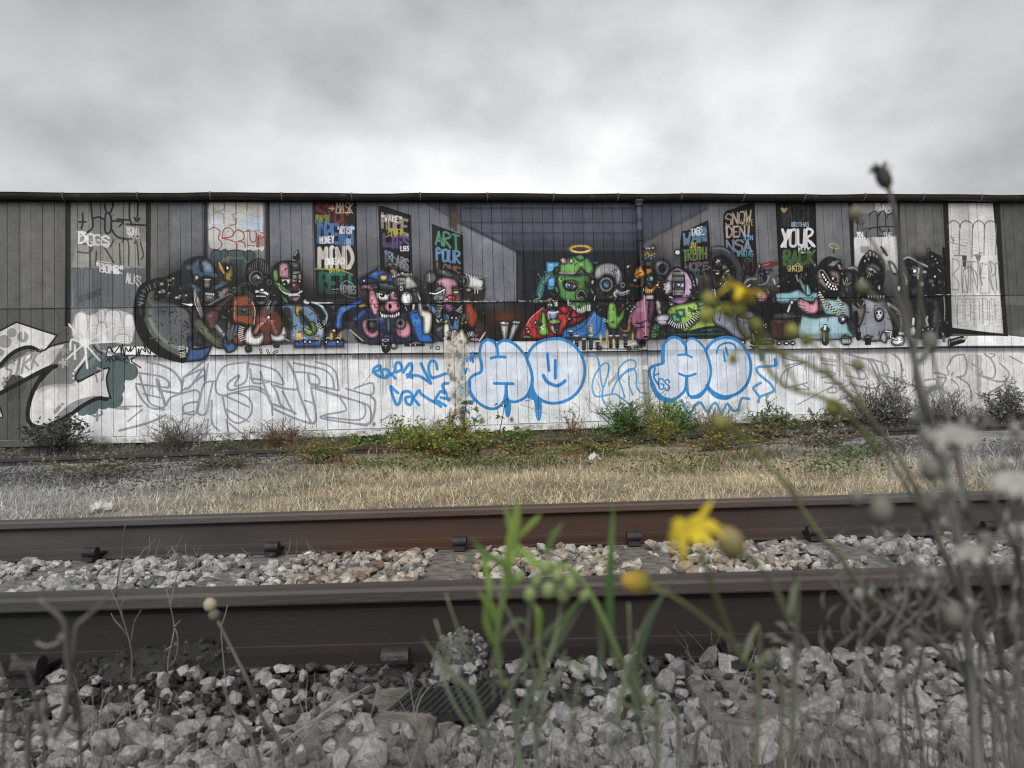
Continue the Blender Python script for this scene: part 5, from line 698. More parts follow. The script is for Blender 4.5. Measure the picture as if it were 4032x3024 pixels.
def bits():
    """small can strokes: rivets, hairs, glints and shading lines that fill the dark parts of the figures"""
    r = random.Random(21)
    for c, x0, x1, y0, y1, n in ((0, 1600, 2200, 1050, 1750, 60), (1, 60, 700, 1050, 1750, 70), (1, 700, 1350, 900, 1750, 70), (1, 1350, 1750, 1250, 1750, 36), (2, 0, 640, 1050, 1720, 60), (2, 640, 1420, 1000, 1720, 80), (3, 250, 1000, 900, 1680, 70), (3, 1000, 1600, 900, 1680, 70), (3, 1600, 2200, 900, 1680, 50), (4, 520, 1500, 900, 1680, 90), (4, 1500, 2100, 950, 1500, 50), (5, 200, 900, 850, 1680, 70), (5, 900, 1400, 850, 1680, 70)):
        k(c)
        for i in range(n):
            x, y = r.uniform(x0, x1), r.uniform(y0, y1); p = cv([[x, y]])[0]; xi, yi = int(p[0]), int(p[1])
            if not (0 <= xi < MW and 0 <= yi < MH): continue
            v = float(CAN[yi, xi].mean()); q = r.random(); a = r.uniform(0, 6.28); l = r.uniform(14, 46)
            pts = [x, y, x+l*math.cos(a)*.6+r.uniform(-6, 6), y+l*math.sin(a)*.6, x+l*math.cos(a+.5), y+l*math.sin(a+.5)]
            if v < .16:
                if q < .20: E(x, y, r.uniform(6, 15), r.uniform(6, 13), r.choice([80, 105, 150, (76, 84, 98), (90, 76, 76)]), 7, .75)
                elif q < .75: S(pts, r.uniform(6, 13), r.choice([70, 92, 135, (66, 74, 88), (90, 74, 68)]), 5, .75)
                else: S(pts, r.uniform(18, 34), r.choice([46, 58, (44, 50, 60)]), 16, .8)
            elif v < .62:
                if q < .6: S(pts, r.uniform(7, 12), 14, 3, .85)
                elif q < .85: S(pts, r.uniform(6, 10), np.clip(CAN[yi, xi]*255*1.5, 0, 235).tolist(), 5, .8)
                else: dots([x, y, x+14, y+9], 6, 14)
def blue():
    global BODY
    BODY = False
    b = (40, 128, 200); hz = (200, 212, 230)
    k(2, 1)
    P([1300, 760, 1370, 690, 1360, 480, 1400, 385, 1500, 400, 1545, 450, 1640, 390, 1760, 450, 1850, 570, 1915, 750, 1910, 920, 1850, 1010, 1760, 1050, 1650, 1050, 1590, 1090, 1500, 1130, 1380, 1090, 1270, 980, 1230, 860], hz, 6, .8)
    for p in ([1500, 400, 1430, 380, 1370, 430, 1352, 540, 1372, 660, 1365, 730, 1300, 760, 1248, 800, 1232, 870, 1262, 970, 1330, 1060, 1420, 1118, 1510, 1132, 1590, 1085, 1630, 1000, 1640, 870],
              [1500, 395, 1540, 460, 1552, 570], [1475, 582, 1545, 565, 1630, 570], [1535, 440, 1600, 392, 1680, 400, 1760, 452, 1850, 560, 1900, 670, 1922, 800, 1900, 920, 1850, 1005, 1760, 1052, 1690, 1052, 1650, 1010, 1640, 880], [1510, 856, 1715, 860]): S(p, 31, b, 5)
    P([1625, 960, 1650, 1010, 1690, 1065, 1685, 1190, 1655, 1228, 1630, 1190, 1615, 1080], b, 4); P([1905, 900, 1960, 990, 2025, 1060, 2018, 1230, 1990, 1262, 1962, 1210, 1940, 1040, 1870, 1010], b, 4); S([1850, 1050, 1960, 1020], 10, b)
    for p in ([190, 730, 205, 690, 260, 662, 270, 700, 205, 735, 250, 775, 330, 795, 370, 760, 345, 705, 290, 715, 300, 790], [340, 775, 420, 735, 435, 650, 480, 630, 505, 700, 440, 735], [345, 770, 400, 765, 430, 800], [520, 735, 570, 660, 605, 640, 612, 710, 565, 790], [560, 760, 615, 795], [600, 765, 690, 775, 770, 820, 820, 855, 760, 740, 712, 640],
              [890, 700, 870, 625, 820, 612, 795, 690, 825, 790, 900, 780, 980, 752, 1050, 780, 1100, 845], [460, 960, 410, 915, 380, 890, 400, 970, 440, 1080, 478, 1070, 510, 960, 580, 945, 620, 1000, 600, 1085, 555, 1070, 548, 1010, 620, 1000], [630, 1020, 690, 1090], [640, 1000, 690, 935, 720, 975, 850, 1055, 880, 1010, 925, 945, 960, 960], [840, 1050, 910, 1090, 930, 1110], [900, 1050, 980, 1100], [1010, 855, 960, 860, 950, 900, 1000, 990, 1020, 1040, 1080, 930, 1090, 990, 1180, 1120, 1210, 1160], [930, 1010, 1020, 1030], [1160, 1050, 1290, 1045, 1230, 950], [1100, 900, 1200, 880, 1240, 960]): S(p, 32, b, 8, .92)
    scr(1125, 520, 160, 90, 18, 22, (48, 118, 196), 41); scr(1120, 680, 90, 100, 8, 20, (48, 118, 196), 42); scr(1140, 860, 110, 120, 14, 24, (44, 110, 190), 43); PL([1100, 455, 1135, 455, 1125, 495, 1105, 490], b); S([1270, 1230, 1310, 1250], 26, (70, 140, 200), 8); S([1310, 1110, 1335, 1180], 12, b, 4)
    k(3, 1)
    P([205, 590, 260, 480, 360, 400, 520, 370, 650, 400, 740, 470, 815, 570, 835, 720, 800, 890, 730, 990, 620, 1050, 500, 1065, 380, 1040, 290, 960, 262, 830], hz, 6, .8)
    S([205, 590, 250, 485, 350, 402, 515, 366, 640, 392, 740, 465, 808, 565, 838, 700, 815, 850, 750, 960, 650, 1035, 520, 1072, 400, 1055, 310, 992, 265, 900, 266, 790, 240, 680, 205, 590], 33, b, 5); S([700, 1010, 600, 1060], 30, (50, 136, 205), 16, .7)
    S([430, 535, 447, 715], 32, b); S([516, 605, 516, 800], 34, b); S([385, 770, 430, 840, 530, 882, 590, 855, 622, 828], 38, b)
    for i, x in enumerate(range(110, 760, 26)): S([x, 1090+(i*37) % 60, x, 1200+(i*53) % 90], 7, (150, 196, 180), 4, .55)
    for p in ([875, 545, 930, 542, 980, 590, 1000, 680, 1010, 800, 1038, 900, 1085, 760, 1102, 670, 1070, 632, 1020, 660, 950, 760, 918, 870, 930, 960, 970, 1000, 1100, 980, 1170, 972, 1240, 1020, 1330, 1080], [1130, 960, 1200, 800, 1280, 740, 1380, 690, 1390, 625, 1350, 600, 1290, 612, 1220, 680, 1200, 780, 1240, 900, 1270, 1010], [1215, 810, 1300, 710, 1370, 700, 1400, 760, 1400, 880, 1440, 950, 1500, 970], [1320, 780, 1320, 880, 1360, 980], [1040, 890, 1025, 1000, 1050, 1070]): S(p, 19, (72, 150, 212), 5, .92)
    for p in ([780, 840, 850, 845], [960, 810, 1010, 920, 990, 960], [840, 1010, 1040, 1170], [840, 1010, 890, 1140], [1180, 740, 1100, 890], [700, 1060, 760, 1110, 760, 1165, 560, 1155], [1370, 850, 1480, 855], [1460, 720, 1540, 740], [130, 1080, 430, 1190], [1230, 800, 1280, 850]): S(p, 8, (150, 156, 164), 2)
    PL([1085, 850, 1180, 750, 1190, 800, 1095, 885], (160, 164, 174), 3)
    P([1570, 690, 1690, 630, 1700, 460, 1740, 370, 1850, 360, 1930, 430, 1990, 370, 2100, 420, 2160, 530, 2200, 700, 2170, 880, 2090, 970, 1990, 1000, 1940, 960, 1860, 1000, 1760, 1030, 1660, 980, 1580, 860], hz, 6, .8)
    S([1925, 430, 1870, 372, 1800, 352, 1735, 385, 1692, 450, 1685, 560, 1690, 632, 1620, 655, 1550, 690, 1545, 760, 1580, 880, 1640, 970, 1720, 1025, 1800, 1030, 1870, 990, 1930, 920, 1945, 790], 32, b, 5); S([1690, 450, 1685, 620], 46, b, 5); S([1570, 860, 1630, 985, 1730, 1045, 1800, 1045], 50, b, 6); S([1900, 400, 1935, 440, 1942, 540], 30, b); S([1858, 548, 1930, 542, 2002, 572], 24, b); S([1925, 415, 1985, 368, 2060, 390, 2130, 460, 2155, 510], 24, b)
    S([1600, 690, 1590, 790, 1640, 870], 22, b); S([1590, 770, 1640, 750], 18, b); T('GS', 1640, 800, 130, 110, 20, b, 30)
    k(4, 1)
    P([500, 480, 570, 410, 660, 368, 760, 362, 860, 400, 940, 500, 985, 640, 970, 800, 900, 920, 800, 985, 700, 1000, 590, 960, 520, 880, 545, 740, 540, 620], hz, 6, .7)
    S([495, 500, 540, 640, 548, 760, 510, 890, 430, 975, 340, 1000, 295, 950, 286, 790], 30, b, 5); S([510, 900, 430, 995, 340, 1010], 36, b); S([205, 750, 290, 778, 385, 752], 26, b); S([490, 500, 560, 412, 650, 364, 750, 356, 840, 390, 920, 470, 975, 590, 985, 720, 950, 850, 870, 945, 780, 990, 690, 1000, 580, 955, 505, 880], 36, b, 5); S([520, 900, 600, 990, 700, 1015, 760, 1000], 46, b, 6); S([615, 525, 640, 450, 725, 414, 800, 432, 828, 488], 22, b); S([690, 512, 703, 615], 22, b); S([716, 470, 735, 545], 26, b)
    for p in ([1040, 480, 1060, 500, 1090, 550, 1100, 600, 1130, 540], [1262, 600, 1262, 655, 1180, 672, 1062, 680, 1062, 740, 1140, 810, 1200, 860, 1236, 930, 1180, 968, 1090, 1000, 1068, 1060], [1095, 850, 1015, 900, 1040, 950, 1080, 1000], [235, 1040, 280, 1150, 315, 1190], [320, 1190, 390, 1085, 440, 1068, 490, 1140, 525, 1162, 570, 1085, 615, 1078, 660, 1185, 690, 1150, 730, 1078, 790, 1150, 850, 1135, 885, 1022, 970, 1025]): S(p, 30, (58, 138, 200), 6, .9)
    S([1250, 600, 1262, 650], 42, b, 6)
    # dark wet streak and bare patch under the leaking gutter joint, left of centre
    k(2)
    for x, w, a in ((1040, 60, .75), (1075, 46, .9), (1010, 40, .5)): S([x, 190, x+10, 330, x+20, 460], w, (52, 46, 42), 30, a)
    P([1050, 330, 1120, 320, 1130, 470, 1080, 530, 1060, 470], (74, 66, 60), 14, .9); PL([1100, 470, 1135, 440, 1120, 510], (120, 112, 100), 8)
    r = random.Random(11)
    k(2, 1)
    P([965, 400, 1080, 395, 1190, 400, 1220, 520, 1180, 700, 1230, 900, 1180, 1100, 1100, 1140, 1030, 1000, 1050, 800, 970, 640], (186, 182, 172), 20, .75)
    for i in range(150):
        x = r.gauss(1100, 70); y = r.uniform(290, 1270); q = r.uniform(6, 22); P([x-q, y-q*.8, x+q*.7, y-q*1.4, x+q, y+q*.9, x-q*.5, y+q*1.6], r.choice([(206, 202, 190), (176, 170, 158), (140, 130, 116), (214, 212, 206), (120, 112, 102)]), 4, .75)
    for x, y, q in ((1040, 1270, 50), (1160, 1220, 40), (1150, 1160, 30), (1375, 1260, 34), (1560+140, 1250, 26), (900, 1280, 30), (200, 1300, 20)): B(x, y, q, q*1.3, (56, 50, 44), .85)
    k(2)
    for x0, x1 in ((880, 1530), (1770, 1850), (1940, 2200), (1580, 1620)):
        for i in range(int((x1-x0)/14)): x = x0+i*14+r.uniform(-4, 4); S([x, 1288+r.uniform(-8, 10), x+10, 1296], r.uniform(6, 15), r.choice([(176, 168, 156), (150, 140, 130), (200, 196, 188), (90, 84, 78)]), 3, .8)
    k(1); P([40, 1310, 100, 1318, 165, 1315, 150, 1345, 110, 1335], 218, 3); P([1370, 1290, 1430, 1295, 1420, 1320, 1380, 1310], 200, 3); P([1500, 1298, 1600, 1302, 1660, 1300, 1690, 1310, 1540, 1312], 196, 3)
    k(0); P([2000, 1310, 2060, 1325, 2100, 1318, 2080, 1345], 220, 3)
    k(3)
    for i in range(40): x = r.uniform(100, 520); S([x, 1285, x+8, 1290], 9, r.choice([200, 150, 90]), 3, .7)
    k(5)
    for i in range(50): x = r.uniform(1180, 1980); S([x, 1216, x+14, 1218], r.uniform(4, 10), 205, 3, .7)
    # wet grime along the bottom of the boards
    for c in range(6):
        k(c, 1)
        for i in range(60): x = r.uniform(0, 2200); B(x, 1460-c*48+r.uniform(-20, 40), r.uniform(20, 70), r.uniform(8, 36), r.choice([(110, 106, 98), (84, 84, 76), (130, 132, 120)]), r.uniform(.15, .5))

def finish():
    """weathering of the whole painted surface"""
    g = np.random.default_rng(3); m_ = CAN.mean(2, keepdims=True); CAN[:] = m_+(CAN-m_)*.88
    def up(h, w):
        a = g.normal(size=(h, w)).astype(np.float32)
        yi = np.linspace(0, h-1, MH); xi = np.linspace(0, w-1, MW)
        y0 = np.floor(yi).astype(int).clip(0, h-2); x0 = np.floor(xi).astype(int).clip(0, w-2); fy = (yi-y0)[:, None].astype(np.float32); fx = (xi-x0)[None].astype(np.float32)
        r0 = a[y0][:, x0]*(1-fx)+a[y0][:, x0+1]*fx; r1 = a[y0+1][:, x0]*(1-fx)+a[y0+1][:, x0+1]*fx
        return r0*(1-fy)+r1*fy
    n = .018*up(40, 200)+.010*up(14, 1400)+.014*up(160, 900)+.012*up(420, 2400)+.014*g.normal(size=(MH, MW)).astype(np.float32)
    col = np.arange(MW)/PPM; pl = np.floor((col+MX0+50)/0.168).astype(int); pv = g.normal(size=pl.max()+2).astype(np.float32)*.018
    n = n+pv[pl][None]
    np.multiply(CAN, (1+n*1.5)[..., None], out=CAN); np.add(CAN, (n*.25)[..., None], out=CAN)
    sp = g.random((MH, MW)) < .0012; CAN[sp] = CAN[sp]*.5+.12
    np.clip(CAN, 0, 1, out=CAN)
paint(); figures(); bits(); blue(); finish()
img = bpy.data.images.new('wall_paint', MW, MH, alpha=False)
_a = np.ones((MH, MW, 4), np.float32); _a[..., :3] = CAN[::-1]
img.pixels.foreach_set(_a.ravel()); img.update(); img.pack()

# ================================================================ the shed
def paint_mat(name, rough, root, bump=.25):
    m = bpy.data.materials.new(name); m.use_nodes = True; n = m.node_tree.nodes; l = m.node_tree.links; b = n['Principled BSDF']
    t = n.new('ShaderNodeTexCoord'); t.object = root
    mp_ = n.new('ShaderNodeSeparateXYZ'); l.new(t.outputs['Object'], mp_.inputs[0])
    c = n.new('ShaderNodeCombineXYZ')
    for i, (o, a, s) in enumerate(((0, MX0, MX1-MX0), (2, MZ0, MZ1-MZ0))):
        q = n.new('ShaderNodeMath'); q.operation = 'SUBTRACT'; l.new(mp_.outputs[o], q.inputs[0]); q.inputs[1].default_value = a
        d = n.new('ShaderNodeMath'); d.operation = 'DIVIDE'; l.new(q.outputs[0], d.inputs[0]); d.inputs[1].default_value = s; l.new(d.outputs[0], c.inputs[i])
    im = n.new('ShaderNodeTexImage'); im.image = img; im.extension = 'EXTEND'; im.interpolation = 'Linear'; l.new(c.outputs[0], im.inputs[0])
    l.new(im.outputs[0], b.inputs['Base Color']); b.inputs['Roughness'].default_value = rough; b.inputs['Specular IOR Level'].default_value = .25
    nz = n.new('ShaderNodeTexNoise'); nz.inputs['Scale'].default_value = 6; nz.inputs['Detail'].default_value = 6
    mg = n.new('ShaderNodeMapping'); mg.inputs['Scale'].default_value = (6, 1, .5); l.new(t.outputs['Object'], mg.inputs[0]); l.new(mg.outputs[0], nz.inputs['Vector'])
    bp = n.new('ShaderNodeBump'); bp.inputs['Strength'].default_value = bump; bp.inputs['Distance'].default_value = .01; l.new(nz.outputs[0], bp.inputs['Height']); l.new(bp.outputs[0], b.inputs['Normal'])
    return m
M_dark = mat('shed_dark', (.012, .012, .012), .9)
M_roof = mat('roof_sheet', (.09, .09, .09), .7, (.06, .06, .055), 3)
M_gutter = mat('gutter_metal', (.020, .018, .016), .55, (.034, .030, .027), 5, bump=.15)
M_brk2 = mat('joint_metal', (.045, .042, .038), .5, (.025, .023, .021), 20)
M_brk = mat('bracket_metal', (.20, .195, .185), .6, (.10, .095, .088), 40)

ZB, ZM, ZT = EYE[2]-.022, EYE[2]+1.965, EYE[2]+3.60
shed = thing('warehouse', 'long low timber clad shed painted end to end with a crowded graffiti mural', 'building', (0, 0, 0))
M_paint = paint_mat('mural_paint', .62, shed, .12)
PW = 0.168
def plank_mesh(h):
    g = MB(); w = PW-.0055; e = .002; t = .022
    x0, x1 = -w/2, w/2
    v = [[x0, t, 0], [x0, e, 0], [x0+e, 0, 0], [x1-e, 0, 0], [x1, e, 0], [x1, t, 0]]
    v = np.array(v+[[a, b, h] for a, b, _ in v]); f = np.array([[i, (i+1), (i+1)+6, i+6] for i in range(5)])
    g.add(v, f); g.f.append(np.array([[5, 4, 3, 2, 1, 0]])); g.f.append(np.array([[6, 7, 8, 9, 10, 11]]))
    return g.mesh('plank')
ml, mu = plank_mesh(ZM-ZB-.004), plank_mesh(ZT-ZM-.012)
xs0 = float(yp(2053.5/1.8228, 420, WALL_Y)[0])
xl, xr = float(yp(0, 700, WALL_Y)[0])-.35, float(yp(2212, 700, WALL_Y)[0])+.5
i0, i1 = math.floor((xl-xs0)/PW), math.ceil((xr-xs0)/PW)
for i in range(i0, i1):
    xc = xs0+(i+.5)*PW
    for me, z in ((ml, ZB), (mu, ZM+.006)):
        o = link('plank', me, M_paint, shed, (xc, WALL_Y+random.uniform(0, .004), z+random.uniform(-.004, .004)))
        o.rotation_euler = (0, random.uniform(-.0007, .0007), random.uniform(-.006, .006))
XL, XR = xs0+i0*PW, xs0+i1*PW
g = MB()                                             # shed body behind the boards, with plain cladding beyond the mural
g.box(((XL+XR)/2, WALL_Y+.14, (ZB+ZT)/2), (XR-XL, .23, ZT-ZB)); g.build('backing_wall', M_dark, shed)
g = MB(); g.box(((XL-9+XL)/2, WALL_Y+.1, (ZB+ZT)/2), (8.99, .2, ZT-ZB)); g.box(((XR+XR+9)/2, WALL_Y+.1, (ZB+ZT)/2), (8.99, .2, ZT-ZB))
g.box((XL-9+.1, WALL_Y+6.2, (ZB+ZT)/2), (.2, 12, ZT-ZB)); g.box((XR+9-.1, WALL_Y+6.2, (ZB+ZT)/2), (.2, 12, ZT-ZB)); g.build('cladding', M_paint, shed)
g = MB(); v = [[XL-9.2, WALL_Y-.02, ZT+.13], [XR+9.2, WALL_Y-.02, ZT+.13], [XR+9.2, WALL_Y+12.4, ZT+.9], [XL-9.2, WALL_Y+12.4, ZT+.9]]
g.add(np.array(v+[[a, b, c-.05] for a, b, c in v]), np.array([[0, 1, 2, 3], [7, 6, 5, 4], [0, 4, 5, 1], [1, 5, 6, 2], [2, 6, 7, 3], [3, 7, 4, 0]])); g.build('roof', M_roof, shed)
g = MB(); g.box(((XL+XR)/2, WALL_Y+.006, ZT+.055), (XR-XL+18, .03, .13)); g.build('fascia_board', M_dark, shed)
# plinth boards along the foot, with gaps
pts = [XL]
while pts[-1] < XR: pts.append(min(XR, pts[-1]+random.uniform(2.2, 3.4)))
for a, b in zip(pts[:-1], pts[1:]):
    g = MB(); g.box(((a+b)/2, WALL_Y+.004+random.uniform(0, .006), ZB-.056), (b-a-.012, .03, .098)); o = g.build('plinth_board', M_paint, shed); o.location.z = random.uniform(-.008, 0)
M_found = mat('foundation', (.07, .065, .06), .9, (.035, .033, .03), 6)
g = MB(); g.box(((XL+XR)/2, WALL_Y+.2, ZB-.35), (XR-XL+18, .3, .66)); g.build('foundation', M_found, shed)
# drip rail between the two rows of boards
g = MB()
pts = np.arange(XL, XR, 3.36)
for a in pts:
    b = min(a+3.36, XR); g.box(((a+b)/2, WALL_Y-.002, ZM-.001), (b-a-.006, .022, .014))
o = g.build('drip_rail', M_paint, shed)
# gutter: half round trough
gz, gr, gy = ZT+.075, .075, WALL_Y-.115
g = MB(); n = 12; gx0, gx1 = XL-9, XR+9
pr = [(gy+gr*math.cos(t), gz+gr*math.sin(t)) for t in np.linspace(math.pi, 2*math.pi, n)]
pr = [(gy-gr-.008, gz+.006), (gy-gr-.006, gz+.012)]+pr+[(gy+gr-.004, gz+.02)]
gxs = np.linspace(gx0, gx1, 90); gsag = lambda x: .006*math.sin(x*1.7)+.004*math.sin(x*4.1+1)-.004*abs(math.sin(x*2.92))
v = np.array([[x, a+.3*gsag(x+1), b+gsag(x)] for x in gxs for a, b in pr]); m_ = len(pr)
g.add(v, np.array([[i*m_+j, i*m_+j+1, (i+1)*m_+j+1, (i+1)*m_+j] for i in range(len(gxs)-1) for j in range(m_-1)]))
gut = g.build('gutter', M_gutter, shed, smooth=True)
sol = gut.modifiers.new('wall', 'SOLIDIFY'); sol.thickness = .003
bx = [float(yp(x, 425, gy-gr)[0]) for x in (12, 95, 120+54, 300-43, 343, 449, 499, 573, 652, 724, 789, 862, 932, 1009, 1078, 1143, 1212)]
x = -6.4
step = 1.075
g0 = MB()
tt = np.linspace(math.pi*.95, math.pi*1.9, 9)
for s in (0,):
    p = [[0, gy+(gr+.006)*math.cos(t), gz+(gr+.006)*math.sin(t)] for t in tt]; g0.tube(p, .009, 4)
g0.box((0, gy-gr-.004, gz+.008), (.028, .026, .03)); bme = g0.mesh('gutter_bracket')
gj = MB(); qj = [[0, gy+(gr+.004)*math.cos(t), gz+(gr+.004)*math.sin(t)] for t in np.linspace(math.pi, 1.95*math.pi, 12)]
gj.add(np.array([[x, b, c] for x in (-.05, .05) for _, b, c in qj]), np.array([[j, j+1, 12+j+1, 12+j] for j in range(11)])); jme = gj.mesh('gutter_joint')
for xj in (-5.1, -1.15, 2.85, 6.7, 10.4): link('gutter_joint', jme, M_brk2, gut, (xj, 0, gsag(xj)))
xb = XL+.3
while xb < XR:
    link('gutter_bracket', bme, M_brk, gut, (xb, 0, gsag(xb))); xb += step
# downpipe with hopper, painted over with the mural
M_pipe = paint_mat('mural_paint_pipe', .45, shed, .1)
dx = float(yp(1383, 500, WALL_Y-.1)[0]); py_ = WALL_Y-.075
dpn = thing('downpipe', 'rainwater downpipe painted over with the mural, between the halo figure and the purple skull', 'downpipe', (dx, py_, ZB-.1))
g = MB(); r_ = .044
zt = ZT-.03
g.tube([[0, 0, .02], [0, 0, zt-(ZB-.1)]], r_, 14); o = g.build('pipe', M_pipe, dpn, True)
g = MB()
for z, rr in ((zt-(ZB-.1)-.02, .06), (zt-(ZB-.1)-.24, .05), (zt-(ZB-.1)-.6, .05), (2.25, .05), (.95, .05)): g.tube([[0, 0, z-.035], [0, 0, z+.035]], rr, 14)
g.build('collar', M_pipe, dpn)
g = MB(); g.tube([[0, 0, zt-(ZB-.1)-.05], [0, 0, zt-(ZB-.1)+.03], [0, -.02, zt-(ZB-.1)+.07]], [.05, .085, .09], 14); g.build('hopper', M_pipe, dpn, True)

# ================================================================ ground
TRK = math.radians(-7.7); TD = np.array([math.cos(TRK), math.sin(TRK)]); TN = np.array([-math.sin(TRK), math.cos(TRK)])
NEAR = np.array([.182, 1.718])-TN*.036; FAR = NEAR+TN*1.506
RH = .160; RT = EYE[2]-.336                                     # rail head level of the front track
def trk(p):                                          # signed distance beyond the near rail
    return (np.asarray(p)[..., :2]-NEAR)@TN
def gz_(x, y):                                       # ground level
    x = np.asarray(x, float); y = np.asarray(y, float); d = (x-NEAR[0])*TN[0]+(y-NEAR[1])*TN[1]
    a = np.interp(d, [-6, -1.2, -.75, -.3, 0, .2, 1.5, 1.9], [.02, .0, -.01, -.005, .0, -.012, -.012, .0])+np.interp(y, [3.8, 8, 10.3, 10.8, 11.2, 12.45, 30], [0, .06, .125, .15, .17, .25, .3])*np.clip((d-1.7)/.5, 0, 1)
    return a+.012*np.sin(x*1.9+y)*np.sin(y*1.3)*(np.abs(d-.75) > 1.1)
M_ground = mat('dry_earth', (.27, .228, .16), .95, (.145, .12, .085), 2.5, bump=.6, bscale=30)
fade_grey(M_ground, 1.2, 1.6, 4.2)
ax = np.concatenate([np.linspace(-300, -16, 12), np.linspace(-15, 18, 160), np.linspace(19, 300, 12)]); ay = np.concatenate([np.linspace(-60, -3, 8), np.linspace(-2, 13.5, 190), np.linspace(15, 400, 14)])
xx, yy = np.meshgrid(ax, ay); _d = (xx-NEAR[0])*TN[0]+(yy-NEAR[1])*TN[1]; zz = gz_(xx, yy)-.06*np.clip((1.85-_d)/.15, 0, 1)*np.clip((_d+2.6)/.3, 0, 1)
g = MB(); nx, ny = len(ax), len(ay)
ii = (np.arange(ny-1)[:, None]*nx+np.arange(nx-1)[None]).ravel()
g.add(np.stack([xx, yy, zz], -1).reshape(-1, 3), np.stack([ii, ii+1, ii+nx+1, ii+nx], 1)); ground = g.build('ground', M_ground, None, True); ground['kind'] = 'structure'

# ================================================================ rails
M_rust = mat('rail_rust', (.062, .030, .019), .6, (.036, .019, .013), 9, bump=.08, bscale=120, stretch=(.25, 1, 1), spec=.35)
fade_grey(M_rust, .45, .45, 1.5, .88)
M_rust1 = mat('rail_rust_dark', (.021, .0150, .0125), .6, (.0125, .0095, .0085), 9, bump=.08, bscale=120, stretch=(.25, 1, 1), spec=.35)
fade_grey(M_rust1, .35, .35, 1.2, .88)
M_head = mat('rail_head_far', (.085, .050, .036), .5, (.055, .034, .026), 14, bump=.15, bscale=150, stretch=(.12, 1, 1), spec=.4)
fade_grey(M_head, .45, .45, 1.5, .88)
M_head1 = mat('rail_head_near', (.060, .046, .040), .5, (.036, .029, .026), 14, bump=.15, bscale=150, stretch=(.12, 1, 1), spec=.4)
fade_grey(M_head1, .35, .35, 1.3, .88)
M_rust2 = mat('rail_rust_far', (.05, .038, .031), .6, (.028, .02, .017), 7, bump=.3, bscale=60, stretch=(.3, 1, 1))
fade_grey(M_rust2, 2.0, 3, 5.5, .9)
M_clip = mat('clip_iron', (.045, .042, .046), .5, (.028, .024, .024), 30, bump=.3, metal=.3)
PROF = [(-.075, 0), (-.075, .011), (-.03, .024), (-.0085, .036), (-.0085, .118), (-.012, .126), (-.034, .134), (-.036, .139), (-.036, .160), (-.031, .168), (-.018, .1715), (0, .172)]
PROF = PROF+[(-a, b) for a, b in PROF[::-1][1:]]
P3 = [(-.075, 0), (-.075, .012), (-.02, .03), (-.014, .05), (-.014, .12), (-.04, .13), (-.042, .168), (-.034, .172), (.026, .172), (.03, .168), (.031, .135), (.062, .135), (.064, .160), (.085, .162), (.09, .15), (.08, .11), (.03, .10), (.014, .05), (.02, .03), (.075, .012), (.075, 0)]
def rail(name, label, c, ang, L, ztop, m, mh=None, prof=None, h=RH):
    prof = prof or PROF
    t = thing(name, label, 'rail', (c[0], c[1], ztop-h), ang); prof = [(a, b*h/.172) for a, b in prof]
    hz_ = .13*h/.172; xs = np.linspace(-L/2, L/2, 40)
    if prof is P3 or len(prof) == len(P3): parts = [('rail_profile', prof, m)]
    else:
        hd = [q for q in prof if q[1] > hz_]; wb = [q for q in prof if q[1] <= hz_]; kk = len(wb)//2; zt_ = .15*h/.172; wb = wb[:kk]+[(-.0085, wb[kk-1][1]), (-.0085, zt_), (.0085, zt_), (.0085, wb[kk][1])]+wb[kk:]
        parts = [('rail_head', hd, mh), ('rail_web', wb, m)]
    for nm, pr, mm in parts:
        g = MB(); n = len(pr); v = np.array([[x, a, b] for x in xs for a, b in pr]); q = np.arange(len(xs)-1)[:, None]*n+np.arange(n)[None]; j = (np.arange(n)+1) % n
        g.add(v, np.stack([q, q+n, np.arange(len(xs)-1)[:, None]*n+n+j[None], np.arange(len(xs)-1)[:, None]*n+j[None]], -1).reshape(-1, 4)); o = g.build(nm, mm, t)
        b = o.modifiers.new('b', 'BEVEL'); b.width = .002; b.segments = 2; b.limit_method = 'ANGLE'; b.angle_limit = math.radians(25)
    return t
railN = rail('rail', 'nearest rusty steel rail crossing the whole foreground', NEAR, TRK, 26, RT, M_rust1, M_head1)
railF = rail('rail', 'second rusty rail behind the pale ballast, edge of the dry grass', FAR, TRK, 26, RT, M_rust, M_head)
R3Y = 10.9; R3Z = EYE[2]-.262
railT = rail('rail', 'far siding rail with a flange groove, half buried in weeds below the mural', (1.0, R3Y), 0.0, 44, R3Z, M_rust2, None, P3[::-1], .172)

